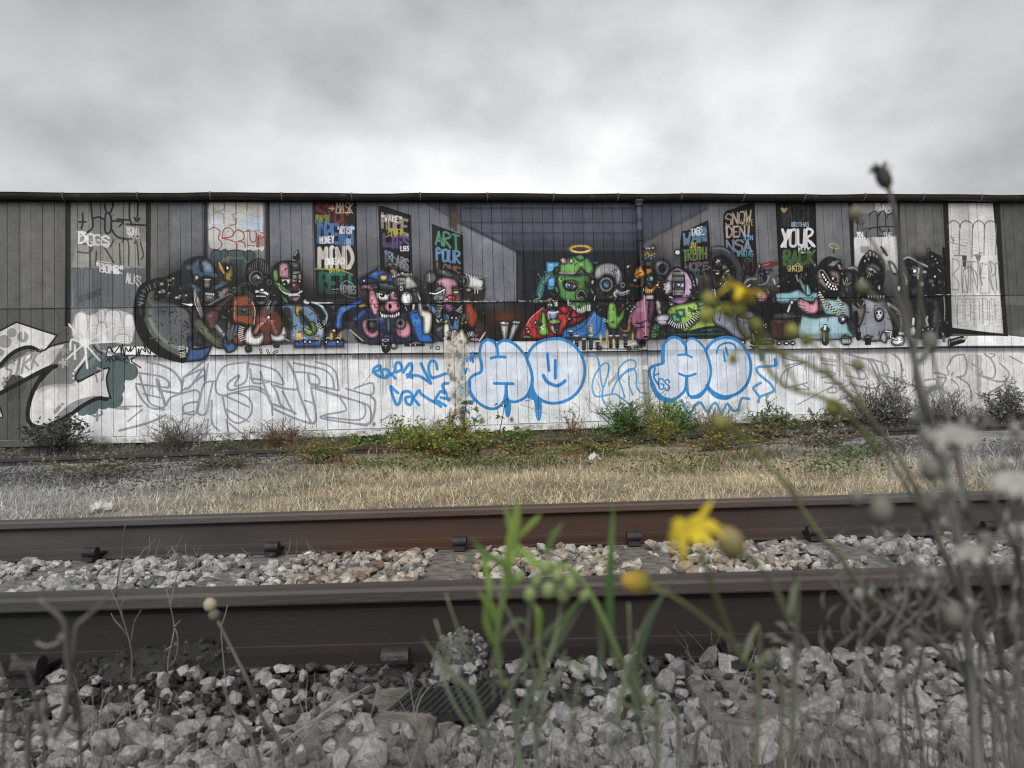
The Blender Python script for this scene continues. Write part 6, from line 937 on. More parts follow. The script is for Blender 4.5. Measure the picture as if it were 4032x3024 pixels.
# ---------------------------------------------------------------- sleepers and rail clips
M_conc = mat('sleeper_concrete', (.25, .225, .20), .9, (.085, .077, .07), 22, bump=.8, bscale=110)
fade_grey(M_conc, .45, .5, 1.4, .92)
def s_on(x, y, c, z):                                # position along the track of a point seen on a rail
    p = gp(x, y, z)[:2]; return float((p-c)@TD)
def s_ray(x, y, c):                                   # along-rail position where the sight line crosses the rail's vertical plane
    d = ray(x, y); e = EYE[:2]; t = ((c-e)@TN)/(d[:2]@TN); return float((e+d[:2]*t-c)@TD)
sf = [s_ray(x, y, FAR) for x, y in ((232, 1190), (610, 1180), (1000, 1165), (1360, 1155), (1735, 1145), (2100, 1135))]
sn = [s_ray(x, y, NEAR) for x, y in ((30, 1440), (805, 1415), (1500, 1395))]
print('sleepers', np.round(sf, 2), np.round(sn, 2))
def clip_mesh():
    g = MB(); tt = np.linspace(-.6*math.pi, 1.25*math.pi, 16); r = .026
    ring = [(-.055+r*math.cos(t), .036+r*math.sin(t)) for t in tt]
    out = [(a, b) for a, b in ring]; inn = [(-.055+(r-.010)*math.cos(t), .036+(r-.010)*math.sin(t)) for t in tt]
    prof = out+inn[::-1]; n = len(prof); w = .036
    g.add(np.array([[x, a, b] for x in (-w, w) for a, b in prof]), np.array([[j, j+1, n+j+1, n+j] for j in range(n-1)]+[[n-1, 0, n, 2*n-1]]))
    q = len(out)
    for s in (0, n):
        g.f.append(np.array([[s+j, s+n-1-j, s+n-2-j, s+j+1] if s else [s+j+1, s+n-2-j, s+n-1-j, s+j] for j in range(q-1)]))
    g.tube([[-w*.98, -.055, .036], [w*.98, -.055, .036]], .0155, 12)
    g.box((0, -.005, .022), (.05, .09, .012)); g.box((0, -.055, .006), (.062, .07, .02))
    return g.mesh('rail_clip', False)
cme = clip_mesh()
allS = sorted(sf)
step = float(np.mean(np.diff(allS))); allS = [allS[0]-step*2, allS[0]-step]+allS+[allS[-1]+step, allS[-1]+2*step]
names = ['beyond the left edge of the picture', 'at the far left edge under the rails', 'leftmost of those with a visible clip', 'left of centre between gravel bays, second clip from the left', 'just left of the centre, its top clear of stones, between the rails', 'right of the centre behind the yellow flower', 'with a black stick lying across it', 'at the right behind the grey seed heads', 'beyond the right edge of the picture', 'farthest right, beyond the picture edge']
sleepers = []
for i, s in enumerate(allS):
    c = NEAR+TN*.753+TD*s
    t = thing('sleeper', 'concrete railway sleeper '+names[i], 'sleeper', (c[0], c[1], RT-RH), TRK, 'concrete sleepers under the front track')
    g = MB(); y0, y1 = -1.28, 1.26; ns = 15; r2 = random.Random(i)
    prof = [(-.135, -.16), (-.105, -.012), (-.09, -.001), (.09, -.001), (.105, -.012), (.135, -.16)]; m_ = len(prof)
    v = []
    for y in np.linspace(y0, y1, ns):
        for a, b in prof: v.append([a+r2.uniform(-.004, .004), y, b+r2.uniform(-.004, .003)-(.03 if abs(y) < .3 else 0)*0])
    f = [[j*m_+kk, j*m_+kk+1, (j+1)*m_+kk+1, (j+1)*m_+kk] for j in range(ns-1) for kk in range(m_-1)]
    g.add(np.array(v), np.array(f)); g.f.append(np.array([list(range(m_))])); g.f.append(np.array([list(range((ns-1)*m_, ns*m_))[::-1]]))
    g.build('concrete_block', M_conc, t)
    for yy_, flip in ((-.753, 0), (.753, 0), (-.753, 1), (.753, 1)):
        o = link('rail_clip', cme, M_clip, t, (0, yy_+(-.072 if not flip else .072)+(.0), .008)); o.rotation_euler = (0, 0, math.pi if flip else 0)
        o.rotation_euler[2] += random.uniform(-.08, .08); o.scale = (.74, .84, .80)
    sleepers.append(t)

# ================================================================ ballast
def hull_rock(seed, n=16):
    r = np.random.default_rng(seed); p = r.normal(size=(n, 3)); p /= np.linalg.norm(p, axis=1)[:, None]
    p *= r.uniform(.78, 1.0, (n, 1)); p *= np.array([1, r.uniform(.62, .95), r.uniform(.42, .72)])
    bm = bmesh.new()
    for q in p: bm.verts.new(q)
    res = bmesh.ops.convex_hull(bm, input=bm.verts[:])
    bmesh.ops.delete(bm, geom=[e for e in res['geom_interior'] if isinstance(e, bmesh.types.BMVert)], context='VERTS')
    bm.verts.ensure_lookup_table(); bm.verts.index_update(); bmesh.ops.recalc_face_normals(bm, faces=bm.faces[:])
    V = np.array([v.co[:] for v in bm.verts]); F = np.array([[v.index for v in f.verts] for f in bm.faces if len(f.verts) == 3]); bm.free(); return V, F
ROCK = [hull_rock(100+i, random.choice((18, 22, 26))) for i in range(16)]
def rotm(r, n):
    q = r.normal(size=(n, 4)); q /= np.linalg.norm(q, axis=1)[:, None]; w, x, y, z = q.T
    return np.stack([1-2*(y*y+z*z), 2*(x*y-z*w), 2*(x*z+y*w), 2*(x*y+z*w), 1-2*(x*x+z*z), 2*(y*z-x*w), 2*(x*z-y*w), 2*(y*z+x*w), 1-2*(x*x+y*y)], 1).reshape(-1, 3, 3)
M_stone = mat('ballast_stone', attr=True, rough=.9, scale=55, var=.38, bump=.9, bscale=160)
M_stone1 = mat('ballast_stone_single', objcol=True, rough=.9, scale=3.2, var=.30, bump=.6, bscale=9)
def stone_cols(n, x, kind):
    if kind == 'mid':
        pal = np.array([(.36, .325, .275), (.29, .25, .205), (.40, .375, .335), (.22, .18, .14), (.11, .105, .10), (.27, .26, .245), (.19, .125, .085), (.32, .275, .225)])
        c = pal[rng.choice(8, n, p=[.2, .2, .15, .13, .08, .1, .05, .09])]*rng.uniform(.95, 1.45, (n, 1)); return tint(c, x, .42, .45, 1.35)
    if kind == 'tar':
        return np.array([(.026, .0255, .025)])*rng.uniform(.6, 3.4, (n, 1))
    pal = np.array([(.31, .307, .30), (.265, .262, .256), (.21, .207, .20), (.13, .128, .124), (.35, .347, .34), (.165, .16, .153)])  # near stones: darker greys, with the view's vignetting put into their colour
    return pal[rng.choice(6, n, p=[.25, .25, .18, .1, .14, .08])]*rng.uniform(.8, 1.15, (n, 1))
ballast = MB(); ballast_root_pts = []
stones = []                                          # x, y, z, radius, kind
def on_sleeper(x, y, pad=0.0):
    p = np.stack([x, y], -1)-NEAR; s = p@TD; d = p@TN; o = np.zeros(len(s), bool)
    for c in allS: o |= (np.abs(s-c) < .094+pad) & (d > -.55) & (d < 2.03)
    return o
def scatter(n, smin, smax, dmin, dmax, rmin, rmax, z0, dz, kind, skip_sl=0.0):
    s = rng.uniform(smin, smax, n); d = rng.uniform(dmin, dmax, n); p = NEAR+s[:, None]*TD+d[:, None]*TN
    r = rng.uniform(rmin, rmax, n)*np.exp(rng.normal(0, .16, n)); keep = np.ones(n, bool)
    sl = on_sleeper(p[:, 0], p[:, 1], -.01); keep &= ~sl | (rng.random(n) < skip_sl)
    keep &= (np.abs(d) > .075+r*.5) & (np.abs(d-1.506) > .075+r*.5)
    p, r, sl = p[keep], r[keep], sl[keep]; d = d[keep]
    z = (z0(d) if callable(z0) else z0)+rng.uniform(-dz, dz, len(r))*.6+r*.12; z = np.where(sl, RT-RH+r*.35, z)
    for i in range(len(r)): stones.append((p[i, 0], p[i, 1], z[i], r[i], kind))
BZ = RT-RH
zmid = lambda d: BZ-.012+np.interp(d, [.08, .3, 1.1, 1.43], [.0, .006, .004, -.012])
scatter(9000, -4.6, 5.2, .08, 1.43, .019, .034, lambda d: zmid(d)-.016, .010, 'mid', .0)
scatter(9000, -4.6, 5.2, .08, 1.43, .017, .034, lambda d: zmid(d)+.014, .012, 'mid', .09)
znear = lambda d: np.interp(d, [-1.4, -.8, -.35, -.1], [-.03, -.022, -.018, -.02])
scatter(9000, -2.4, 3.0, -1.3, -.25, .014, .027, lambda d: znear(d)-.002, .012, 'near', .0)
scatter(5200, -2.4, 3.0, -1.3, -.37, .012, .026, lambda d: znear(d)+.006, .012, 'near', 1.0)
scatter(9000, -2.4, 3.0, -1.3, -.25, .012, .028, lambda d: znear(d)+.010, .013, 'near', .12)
zfoot = lambda d: np.interp(d, [-.40, -.24, -.16, -.08], [-.016, -.006, .012, .034])
scatter(3000, -2.6, -.1, -.36, -.079, .006, .016, zfoot, .008, 'tar', .55)
scatter(2600, -.15, 3.2, -.36, -.079, .007, .018, zfoot, .008, 'tar', .5)
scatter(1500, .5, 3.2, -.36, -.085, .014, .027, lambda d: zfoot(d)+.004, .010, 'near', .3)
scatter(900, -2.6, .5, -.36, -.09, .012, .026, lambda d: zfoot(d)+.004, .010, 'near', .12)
scatter(900, -2.6, .1, -.62, -.12, .008, .018, -.004, .012, 'tar', .05)
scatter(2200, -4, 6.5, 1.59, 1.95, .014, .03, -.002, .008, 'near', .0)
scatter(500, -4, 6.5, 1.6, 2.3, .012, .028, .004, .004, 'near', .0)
stones = np.array([(a, b, c, d, {'mid': 0, 'near': 1, 'tar': 2}[e]) for a, b, c, d, e in stones])
big = []
for (x, y), rr in (((1320, 1530), .06), ((1290, 1465), .05), ((640, 1400), .045), ((1440, 1480), .05), ((1860, 1425), .05), ((2050, 1430), .06), ((1330, 1600), .055), ((700, 1440), .04), ((1650, 1600), .055), ((1900, 1540), .05), ((1150, 1615), .05), ((300, 1590), .05), ((950, 1570), .05), ((780, 1590), .06), ((1720, 1500), .05)):
    p = gp(x, y+12, .0); big.append((p[0], p[1], .016, rr*.6, 1))
stones = np.vstack([stones, np.array(big)])
_x, _y, _ = proj(stones[:, :3]); stones = stones[~((_x > 806) & (_x < 1056) & (_y > 1478) & (_y < 1572) & (trk(stones) < 0))]
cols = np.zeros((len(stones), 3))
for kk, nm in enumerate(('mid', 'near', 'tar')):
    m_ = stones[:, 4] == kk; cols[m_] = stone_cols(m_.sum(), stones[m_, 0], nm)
sx, sy, sd = proj(stones[:, :3]); dd = np.abs((stones[:, :2]-NEAR)@TN)
vis = (sx > 10) & (sx < 2202) & (sy < 1650) & (sd > .5) & (stones[:, 4] != 2)
size = np.where(vis, stones[:, 3]/sd, 0)
hid = (trk(stones) > 0) & (sy > 1238-(sx-1106)*.028)          # below the sight line over the near rail head
size[hid] = 0
order = np.argsort(-size)[:300]; single = np.zeros(len(stones), bool); single[order] = True
M_bed = mat('ballast_bed', (.13, .12, .105), .95, (.07, .065, .058), 25, bump=1.0, bscale=60)
fade_grey(M_bed, .42, .5, 1.4)
bed = MB()
for a, b, z in ((.075, 1.431, BZ-.035),):
    q = [NEAR+TD*s+TN*d for s, d in ((-13, a), (13, a), (13, b), (-13, b))]; bed.add([[*p, z] for p in q]+[[*p, z-.2] for p in q], np.array([[0, 1, 2, 3], [7, 6, 5, 4], [0, 4, 5, 1], [1, 5, 6, 2], [2, 6, 7, 3], [3, 7, 4, 0]]))
bedo = bed.build('ballast_bed', M_bed); bedo['kind'] = 'structure'
M_sh = mat('shoulder_grit', (.085, .084, .08), .95, (.045, .044, .042), 30, bump=1.0, bscale=90)  # darker than the bed, the same vignetting put into its colour
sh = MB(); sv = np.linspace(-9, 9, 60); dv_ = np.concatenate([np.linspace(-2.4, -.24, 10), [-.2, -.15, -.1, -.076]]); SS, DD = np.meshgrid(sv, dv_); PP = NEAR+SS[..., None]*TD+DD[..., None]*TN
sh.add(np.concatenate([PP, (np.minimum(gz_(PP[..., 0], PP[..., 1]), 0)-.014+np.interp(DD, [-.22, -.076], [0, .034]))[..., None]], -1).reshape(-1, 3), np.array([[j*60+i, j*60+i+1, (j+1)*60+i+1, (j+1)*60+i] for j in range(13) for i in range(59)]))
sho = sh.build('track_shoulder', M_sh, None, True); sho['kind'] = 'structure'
RM = rotm(rng, len(stones)); flatz = np.array([1, 1, .8])
pick = rng.integers(0, 16, len(stones))
rmesh = []
for V, F in ROCK:
    g = MB(); g.add(V, F); rmesh.append(g.mesh('stone'))
sm = MB()
for i in range(16):
    V, F = ROCK[i]; idx = np.where((pick == i) & ~single)[0]
    W3 = np.einsum('nij,vj->nvi', RM[idx], V)*stones[idx, 3][:, None, None]*flatz+stones[idx, :3][:, None, :]
    sm.add(W3.reshape(-1, 3), (F[None]+np.arange(len(idx))[:, None, None]*len(V)).reshape(-1, 3), np.repeat(cols[idx], len(V), axis=0))
o = sm.build('stone_layer', M_stone, bedo); o['kind'] = 'stuff'
from mathutils import Quaternion
for i in np.where(single)[0]:
    o = link('stone', rmesh[pick[i]], M_stone1, bedo, stones[i, :3]); o.scale = (stones[i, 3],)*3
    o.rotation_euler = Matrix(RM[i].tolist()).to_euler(); o.color = (*cols[i], 1)

# ================================================================ vegetation builders
M_grass = mat('grass_blades', attr=True, rough=.85, scale=3, var=.22, spec=.15, transl=.25)
M_leaf = mat('leaves', attr=True, rough=.7, scale=9, var=.30, spec=.25, transl=.3)
M_stem = mat('stems', attr=True, rough=.85, scale=30, var=.25, spec=.15)
M_petal = mat('petals', attr=True, rough=.6, scale=60, var=.15, spec=.2, transl=.35)
M_lump = mat('tar_lump', attr=True, rough=.75, scale=60, var=.4, bump=.6, bscale=160, spec=.4)
M_litter = mat('litter_white', (.62, .62, .60), .6, (.48, .48, .46), 14, bump=.2)
M_rubber = mat('rubber', (.020, .020, .021), .7, (.032, .031, .03), 50, bump=.3)
def blades(mb, x, y, z, length, width, az, lean, col, bend=.6):
    n = len(x); b = np.stack([x, y, z], 1)
    dh = np.stack([np.cos(az), np.sin(az), np.zeros(n)], 1); sd_ = np.stack([-np.sin(az), np.cos(az), np.zeros(n)], 1)
    ca = rng.uniform(-1, 1, n)[:, None]; sd_ = sd_*np.sqrt(1-ca**2*.8)+dh*ca*.5
    l1 = lean; l2 = np.minimum(lean+bend*rng.uniform(.2, 1.3, n), 1.75)
    up = np.array([0, 0, 1.0])
    m = b+(dh*np.sin(l1)[:, None]+up*np.cos(l1)[:, None])*(length*.55)[:, None]
    t = m+(dh*np.sin(l2)[:, None]+up*np.cos(l2)[:, None])*(length*.5)[:, None]
    w = sd_*width[:, None]*.5
    V = np.stack([b-w, b+w, m-w*.8, m+w*.8, t], 1).reshape(-1, 3); o = np.arange(n)[:, None]*5
    C = np.repeat(col, 5, axis=0)
    mb.add(V, [o+np.array([[0, 1, 3, 2]]), o+np.array([[2, 3, 4]])], C)
def leaves(mb, c, d, nrm, length, width, col):
    """folded leaf blades: c base points, d directions, nrm rough normals"""
    n = len(c); d = d/(np.linalg.norm(d, axis=1)[:, None]+1e-9); s = np.cross(d, nrm); s /= np.linalg.norm(s, axis=1)[:, None]+1e-9; u = np.cross(s, d)
    L_ = length[:, None]; w = width[:, None]
    V = np.stack([c, c+d*L_*.45+s*w*.5+u*w*.18, c+d*L_-u*L_*.12, c+d*L_*.45-s*w*.5+u*w*.18, c+d*L_*.5], 1).reshape(-1, 3)
    o = np.arange(n)[:, None]*5
    mb.add(V, [np.concatenate([o+np.array([[0, 1, 4]]), o+np.array([[1, 2, 4]]), o+np.array([[2, 3, 4]]), o+np.array([[3, 0, 4]])])], np.repeat(col, 5, axis=0))
def rdir(n, zlo=-.4, zhi=1.0):
    z = rng.uniform(zlo, zhi, n); a = rng.uniform(0, 2*math.pi, n); q = np.sqrt(np.maximum(0, 1-z*z)); return np.stack([q*np.cos(a), q*np.sin(a), z], 1)
def pal(cols, n, var=.25): c = np.array(cols); return c[rng.integers(0, len(c), n)]*rng.uniform(1-var, 1+var, (n, 1))

# ---------------------------------------------------------------- grass strip between the tracks and along the shed
def mask(x, y): return tint
STRAW = [(.76, .66, .45), (.80, .72, .53), (.64, .54, .35), (.48, .40, .25), (.74, .67, .50)]
GREEN = [(.085, .13, .035), (.11, .15, .045), (.065, .10, .03), (.14, .16, .05)]
def field(n, d0, d1, pw=1.0, xpad=1.5):
    d = d0+(d1-d0)*rng.random(n)**pw; x = rng.uniform(-1, 1, n); yy = 1.75+d
    hw = .80*yy+xpad; p = NEAR+TN*d[:, None]+TD*(x*hw+.13*yy)[:, None]; return p[:, 0], p[:, 1], d
def nzf(x, y, s, o): return np.sin(x*s+o)*np.cos(y*s*1.3+o*2)+.6*np.sin(x*s*2.3-y*s*1.9+o*3)
gb = MB()
x, y, d = field(230000, 1.80, 8.9, .85); m_ = (y < 10.75); x, y, d = x[m_], y[m_], d[m_]; n = len(x)
k_ = nzf(x, y, 1.7, .6)+.45*rng.normal(size=n); edge = rng.random(n) < np.interp(d, [1.8, 2.3], [.25, 1.0])*np.clip(.75+.5*nzf(x, y, 3.1, 1.1), .25, 1); x, y, d, k_ = x[edge], y[edge], d[edge], k_[edge]; n = len(x)
hh = .92*np.interp(y, [3.5, 4.3, 6.4, 7.4, 8.6, 9.5, 10.1, 10.8], [.05, .09, .10, .12, .10, .07, .035, .018])*rng.uniform(.5, 1.6, n)*(1+.45*np.clip(nzf(x, y, 2.6, 5.0), -1, 1))
band = np.exp(-((d-6.7)/1.2)**2)
isg = (k_+1.9*band-.85) > rng.normal(.75, .5, n)
col = np.where(isg[:, None], pal(GREEN, n), pal(STRAW, n))
brown = (rng.random(n) < .22*band); col[brown] = np.array([.20, .10, .05])*rng.uniform(.7, 1.3, (brown.sum(), 1))
col = tint(col, x, .9+.04*y, 1.2, 4.6)*(1-.14*np.clip((np.abs(x-.9-.04*y)-1.2)/3, 0, 1))[:, None]
blades(gb, x, y, gz_(x, y)-.005, hh, rng.uniform(.0025, .0055, n), rng.uniform(0, 6.28, n), rng.uniform(.5, 1.65, n), col, 1.2)
# taller pale stalks
x, y, d = field(4200, 1.9, 6.6, .8); n = len(x); col = tint(pal([(.50, .43, .29), (.44, .38, .26)], n), x, .9+.04*y, 1.2, 4.6)
blades(gb, x, y, gz_(x, y), rng.uniform(.10, .24, n), rng.uniform(.003, .005, n), rng.uniform(0, 6.28, n), rng.uniform(.3, 1.3, n), col, .6)
o = gb.build('dry_grass', M_grass); o['kind'] = 'stuff'
gb = MB()                                            # rough growth between the siding rail and the shed foot
n = 26000; x = rng.uniform(-10.5, 14, n); y = rng.uniform(10.55, 12.42, n); dens = (nzf(x, y, 1.1, 2.0)+.7*rng.normal(size=n)) > np.interp(y, [10.5, 10.8, 11.1, 12.4], [.9, 1.3, -.2, -.6])
x, y = x[dens], y[dens]; n = len(x)
g_ = (nzf(x, y, .9, 1.3)+.5*rng.normal(size=n)) > .1
col = np.where(g_[:, None], pal(GREEN+[(.10, .13, .045)], n), pal([(.26, .19, .11), (.32, .26, .16), (.17, .12, .075)], n)); col = tint(col, x, 1.9, 3.2, 5.6)
blades(gb, x, y, gz_(x, y), rng.uniform(.05, .17, n), rng.uniform(.005, .012, n), rng.uniform(0, 6.28, n), rng.uniform(.05, .9, n), col, .7)
o = gb.build('rough_grass', M_grass); o['kind'] = 'stuff'
gb = MB()                                            # creeping weeds with green and red leaves
x, y, d = field(34000, 4.2, 8.9); n = len(x)
keep = (nzf(x, y, 1.3, 4.1)+.4*rng.normal(size=n)+1.1*np.exp(-((d-6.6)/.9)**2)) > .95; x, y, d = x[keep], y[keep], d[keep]; n = len(x)
red = (nzf(x, y, 2.1, .3)+.5*rng.normal(size=n)) > .95
col = np.where(red[:, None], pal([(.26, .055, .03), (.20, .07, .035), (.30, .10, .05)], n), pal(GREEN+[(.06, .09, .03)], n)); col = tint(col, x, 1.6, 1.6, 4.2)
c = np.stack([x, y, gz_(x, y)+rng.uniform(.02, .13, n)], 1); leaves(gb, c, rdir(n, -.1, .7), rdir(n, .3, 1), rng.uniform(.025, .055, n), rng.uniform(.015, .03, n), col*1.25)
o = gb.build('creeping_weeds', M_leaf); o['kind'] = 'stuff'

# ---------------------------------------------------------------- shrubs and weeds as plants of their own
def bush(name, label, cat, px, Y, w, h, ns, cols, stemc, leaf=(.03, .018), per=26, style='leafy', zoff=0.0, sub=4, group=None, lean=.55, top=None):
    p = yp(px, 900, Y); cx = p[0]; z0 = float(gz_(cx, Y))+zoff
    t = thing(name, label, cat, (cx, Y, z0), 0, group); sm_, lf = MB(), MB(); r = random.Random(int(px*7+Y*100))
    C, D = [], []
    for i in range(ns):
        a = r.uniform(0, 2*math.pi); q = r.random()**.6; rad = w*.58*q
        hgt = h*(.32+.75*r.random()**1.5)*(1-.3*q*q)
        b = np.array([r.gauss(0, w*.10), r.gauss(0, .07), 0]); tip = np.array([rad*math.cos(a), rad*math.sin(a)*.5, hgt]); mid = (b+tip)/2+np.array([r.gauss(0, .03), r.gauss(0, .03), hgt*.18*(1 if style != 'wiry' else .6)])
        pts = spline([b, mid, tip], 4); th = .005 if style != 'wiry' else .0032
        sm_.tube(pts, [th*1.5, th*.5], 3, np.array(stemc)*r.uniform(.7, 1.3), cap=False)
        segs = [pts]
        for j in range(sub):
            u = r.uniform(.35, .95); o_ = pts[int(u*(len(pts)-1))]; dv = np.array([r.gauss(0, .6), r.gauss(0, .5), r.uniform(.1, 1.0)]); dv /= np.linalg.norm(dv); L_ = h*r.uniform(.15, .4)*(1.2-u*.6)
            e = o_+dv*L_; s2 = spline([o_, (o_+e)/2+np.array([0, 0, L_*.1]), e], 3); sm_.tube(s2, [th*.8, th*.35], 3, np.array(stemc)*r.uniform(.7, 1.4), cap=False); segs.append(s2)
        for s_ in segs:
            for j in range(max(1, per//(sub+1))):
                u = r.uniform(.15 if style != 'top' else .6, 1.0)*(len(s_)-1.001); q_ = int(u); C.append(s_[q_]+(s_[q_+1]-s_[q_])*(u-q_)); D.append(s_[q_+1]-s_[q_])
    C, D = np.array(C), np.array(D); n = len(C); D = D/(np.linalg.norm(D, axis=1)[:, None]+1e-9)
    dv = D*(1.3 if style == 'wiry' else .35)+rdir(n, -.5, .8)*(.5 if style == 'wiry' else 1.0)
    col = np.clip(pal(cols, n, .35)*2.3, 0, .6)
    leaves(lf, C, dv, rdir(n, .1, 1), rng.uniform(.7, 1.3, n)*leaf[0], rng.uniform(.7, 1.3, n)*leaf[1], col)
    sm_.build('stem', M_stem, t); lf.build('foliage', M_leaf, t)
    if top:
        fm = MB(); k2 = rng.choice(n, min(n, top[1]), replace=False); hi = C[k2]; hi = hi[hi[:, 2] > h*.55]
        if len(hi): leaves(fm, hi+np.array([0, 0, .01]), rdir(len(hi), 0, 1), rdir(len(hi), .5, 1), np.full(len(hi), .022), np.full(len(hi), .02), pal([top[0]], len(hi))); fm.build('flower_cluster', M_petal, t)
    return t
GY = [(.11, .114, .10), (.14, .14, .13), (.085, .088, .08), (.18, .18, .168)]
OL = [(.10, .105, .06), (.075, .08, .045), (.14, .14, .085)]
G1 = [(.06, .105, .03), (.08, .13, .035), (.05, .08, .025), (.11, .15, .045)]
G2 = [(.16, .19, .045), (.20, .21, .055), (.11, .15, .035), (.13, .13, .04)]
DRY = [(.22, .17, .11), (.28, .23, .16), (.16, .12, .08)]
bush('bramble_bush', 'dark grey bramble heap at the shed foot under the big white arrow lettering', 'bush', 120, 12.05, 1.15, .62, 44, [(.05, .052, .048), (.075, .078, .07), (.035, .037, .034)], (.05, .045, .04), (.05, .032), 30)
bush('wiry_shrub', 'grey olive wiry shrub growing out of the wall foot below the silver letter outlines', 'shrub', 380, 12.15, 1.0, .62, 95, [(.10, .105, .075), (.075, .08, .055), (.13, .13, .10)], (.10, .09, .075), (.032, .007), 20, 'wiry', sub=5)
bush('wiry_shrub', 'wiry shrub with reddish brown foot and green tips below the silver R outline', 'shrub', 603, 12.1, 1.1, .50, 95, [(.085, .10, .045), (.12, .13, .07), (.06, .075, .035)], (.12, .055, .035), (.032, .007), 20, 'wiry', sub=5)
bush('nettle_clump', 'leafy dark green weed clump at the wall foot left of the peeling paint', 'weed', 868, 11.9, .62, .46, 22, G1, (.07, .06, .035), (.055, .035), 20)
bush('dry_shrub', 'leafless dry brown shrub beside the dark green clump, under the blue tags', 'shrub', 936, 12.05, .62, .46, 70, DRY, (.17, .125, .09), (.016, .005), 12, 'wiry', sub=5)
bush('bramble_bush', 'large yellow green bramble sprawling over the siding rail in the middle', 'bush', 955, 9.75, 1.6, .56, 90, G2+G2+G1+[(.20, .21, .06)], (.13, .10, .04), (.046, .028), 32)
bush('bramble_bush', 'small bright green bramble on the dry grass in front of the large sprawling one', 'bush', 1010, 9.3, .75, .30, 30, G1+[(.16, .06, .03)], (.10, .07, .035), (.045, .03), 26)
bush('low_weed', 'low row of bright green leaves along the plinth under the first smiling letter', 'weed', 1115, 11.75, 1.1, .22, 40, G1, (.08, .07, .03), (.05, .034), 22)
bush('low_weed', 'low dark green leaves at the wall foot left of the drooping tall stem', 'weed', 800, 11.8, .9, .22, 30, G1, (.08, .07, .03), (.05, .034), 20)
bush('willowherb', 'reddish brown weed with pink flower tips right of the low green row', 'weed', 1233, 11.9, .5, .50, 26, [(.12, .09, .045), (.15, .08, .05), (.08, .10, .04)], (.15, .07, .05), (.04, .012), 18, 'wiry', top=((.42, .16, .30), 60))
bush('green_shrub', 'bushy deep green shrub at the foot of the downpipe', 'shrub', 1345, 11.75, .95, .62, 80, [(.04, .10, .025), (.055, .125, .03), (.075, .15, .04)], (.05, .07, .03), (.06, .012), 34)
bush('green_shrub', 'broad fresh green shrub right of the downpipe below the second H', 'shrub', 1450, 11.7, 1.05, .60, 80, [(.045, .115, .025), (.06, .14, .035), (.085, .165, .045)], (.05, .07, .03), (.055, .012), 34)
bush('fennel_weed', 'tall airy weed with yellow flower umbels in front of the downpipe', 'weed', 1405, 11.5, .75, 1.05, 14, [(.14, .18, .05), (.18, .19, .05)], (.12, .13, .05), (.04, .008), 26, 'wiry', sub=6, top=((.50, .42, .06), 130))
bush('dark_spire_weed', 'tall slender weed with small dark leaves left of the downpipe', 'weed', 1362, 11.6, .22, 1.05, 6, [(.06, .085, .035), (.09, .11, .05)], (.09, .06, .04), (.04, .02), 46)
bush('yellow_weed', 'yellow green bushy weed standing on the siding rail right of the middle', 'weed', 1428, 10.35, .55, .62, 34, G2, (.13, .11, .04), (.036, .014), 30)
bush('yellow_weed', 'smaller yellow brown weed on the rail below the second smiling letter', 'weed', 1560, 10.5, .42, .50, 24, [(.19, .17, .05), (.15, .12, .045), (.11, .13, .04)], (.13, .09, .04), (.034, .012), 26)
bush('bramble_bush', 'green bramble with a pointed spire below the blue S tag', 'bush', 1672, 11.7, 1.05, .48, 44, [(.065, .09, .04), (.09, .115, .05), (.05, .07, .032)], (.09, .07, .05), (.05, .032), 24)
bush('spire_weed', 'pale green upright spire rising from the bramble below the blue S tag', 'weed', 1655, 11.9, .18, .82, 5, [(.10, .13, .06), (.13, .16, .08)], (.10, .10, .06), (.04, .018), 40)
bush('bramble_bush', 'brownish bramble creeping over the siding rail right of the yellow weeds', 'bush', 1650, 10.6, .75, .34, 30, OL+[(.13, .09, .05)], (.11, .08, .05), (.045, .028), 22)
bush('bramble_bush', 'olive bramble against the white boards left of the grey thicket', 'bush', 1785, 11.85, .8, .42, 34, OL, (.08, .075, .06), (.045, .03), 24)
bush('grey_thicket', 'grey thicket below the right hand letter outlines, leftmost of the grey growth', 'bush', 1880, 11.9, 1.1, .78, 85, GY, (.07, .068, .062), (.035, .016), 30, 'leafy')
bush('grey_thicket', 'tall leafy grey weed rising above the thicket at the right', 'bush', 1935, 11.8, .8, .92, 50, GY, (.08, .078, .07), (.05, .028), 26)
bush('grey_thicket', 'wispy grey thicket behind the seed heads near the right edge', 'bush', 2050, 11.8, 1.2, .72, 90, GY, (.075, .073, .066), (.032, .012), 26, 'wiry')
bush('grey_thicket', 'dark grey shrub at the right edge of the picture against the shed', 'bush', 2165, 11.85, 1.1, .66, 60, [(.08, .083, .076), (.12, .12, .11)], (.05, .048, .044), (.05, .03), 28)
bush('grey_spire_weed', 'upright grey weed with tiered leaves against the boards near the right edge', 'weed', 2185, 12.15, .3, 1.05, 6, GY, (.08, .078, .07), (.06, .03), 44)
bush('tall_grass_clump', 'thin tall grass growing against the boards below the blue zigzag tag', 'grass', 1545, 12.0, 1.3, .55, 130, [(.15, .14, .07), (.10, .13, .05), (.20, .17, .10)], (.14, .13, .07), (.05, .006), 8, 'wiry', sub=1)
bush('tall_grass_clump', 'sparse dry grass against the white boards between the wiry shrub and the green clump', 'grass', 700, 12.1, 1.4, .30, 90, [(.15, .14, .08), (.20, .17, .10)], (.16, .14, .09), (.05, .006), 8, 'wiry', sub=1)
wr = random.Random(9)
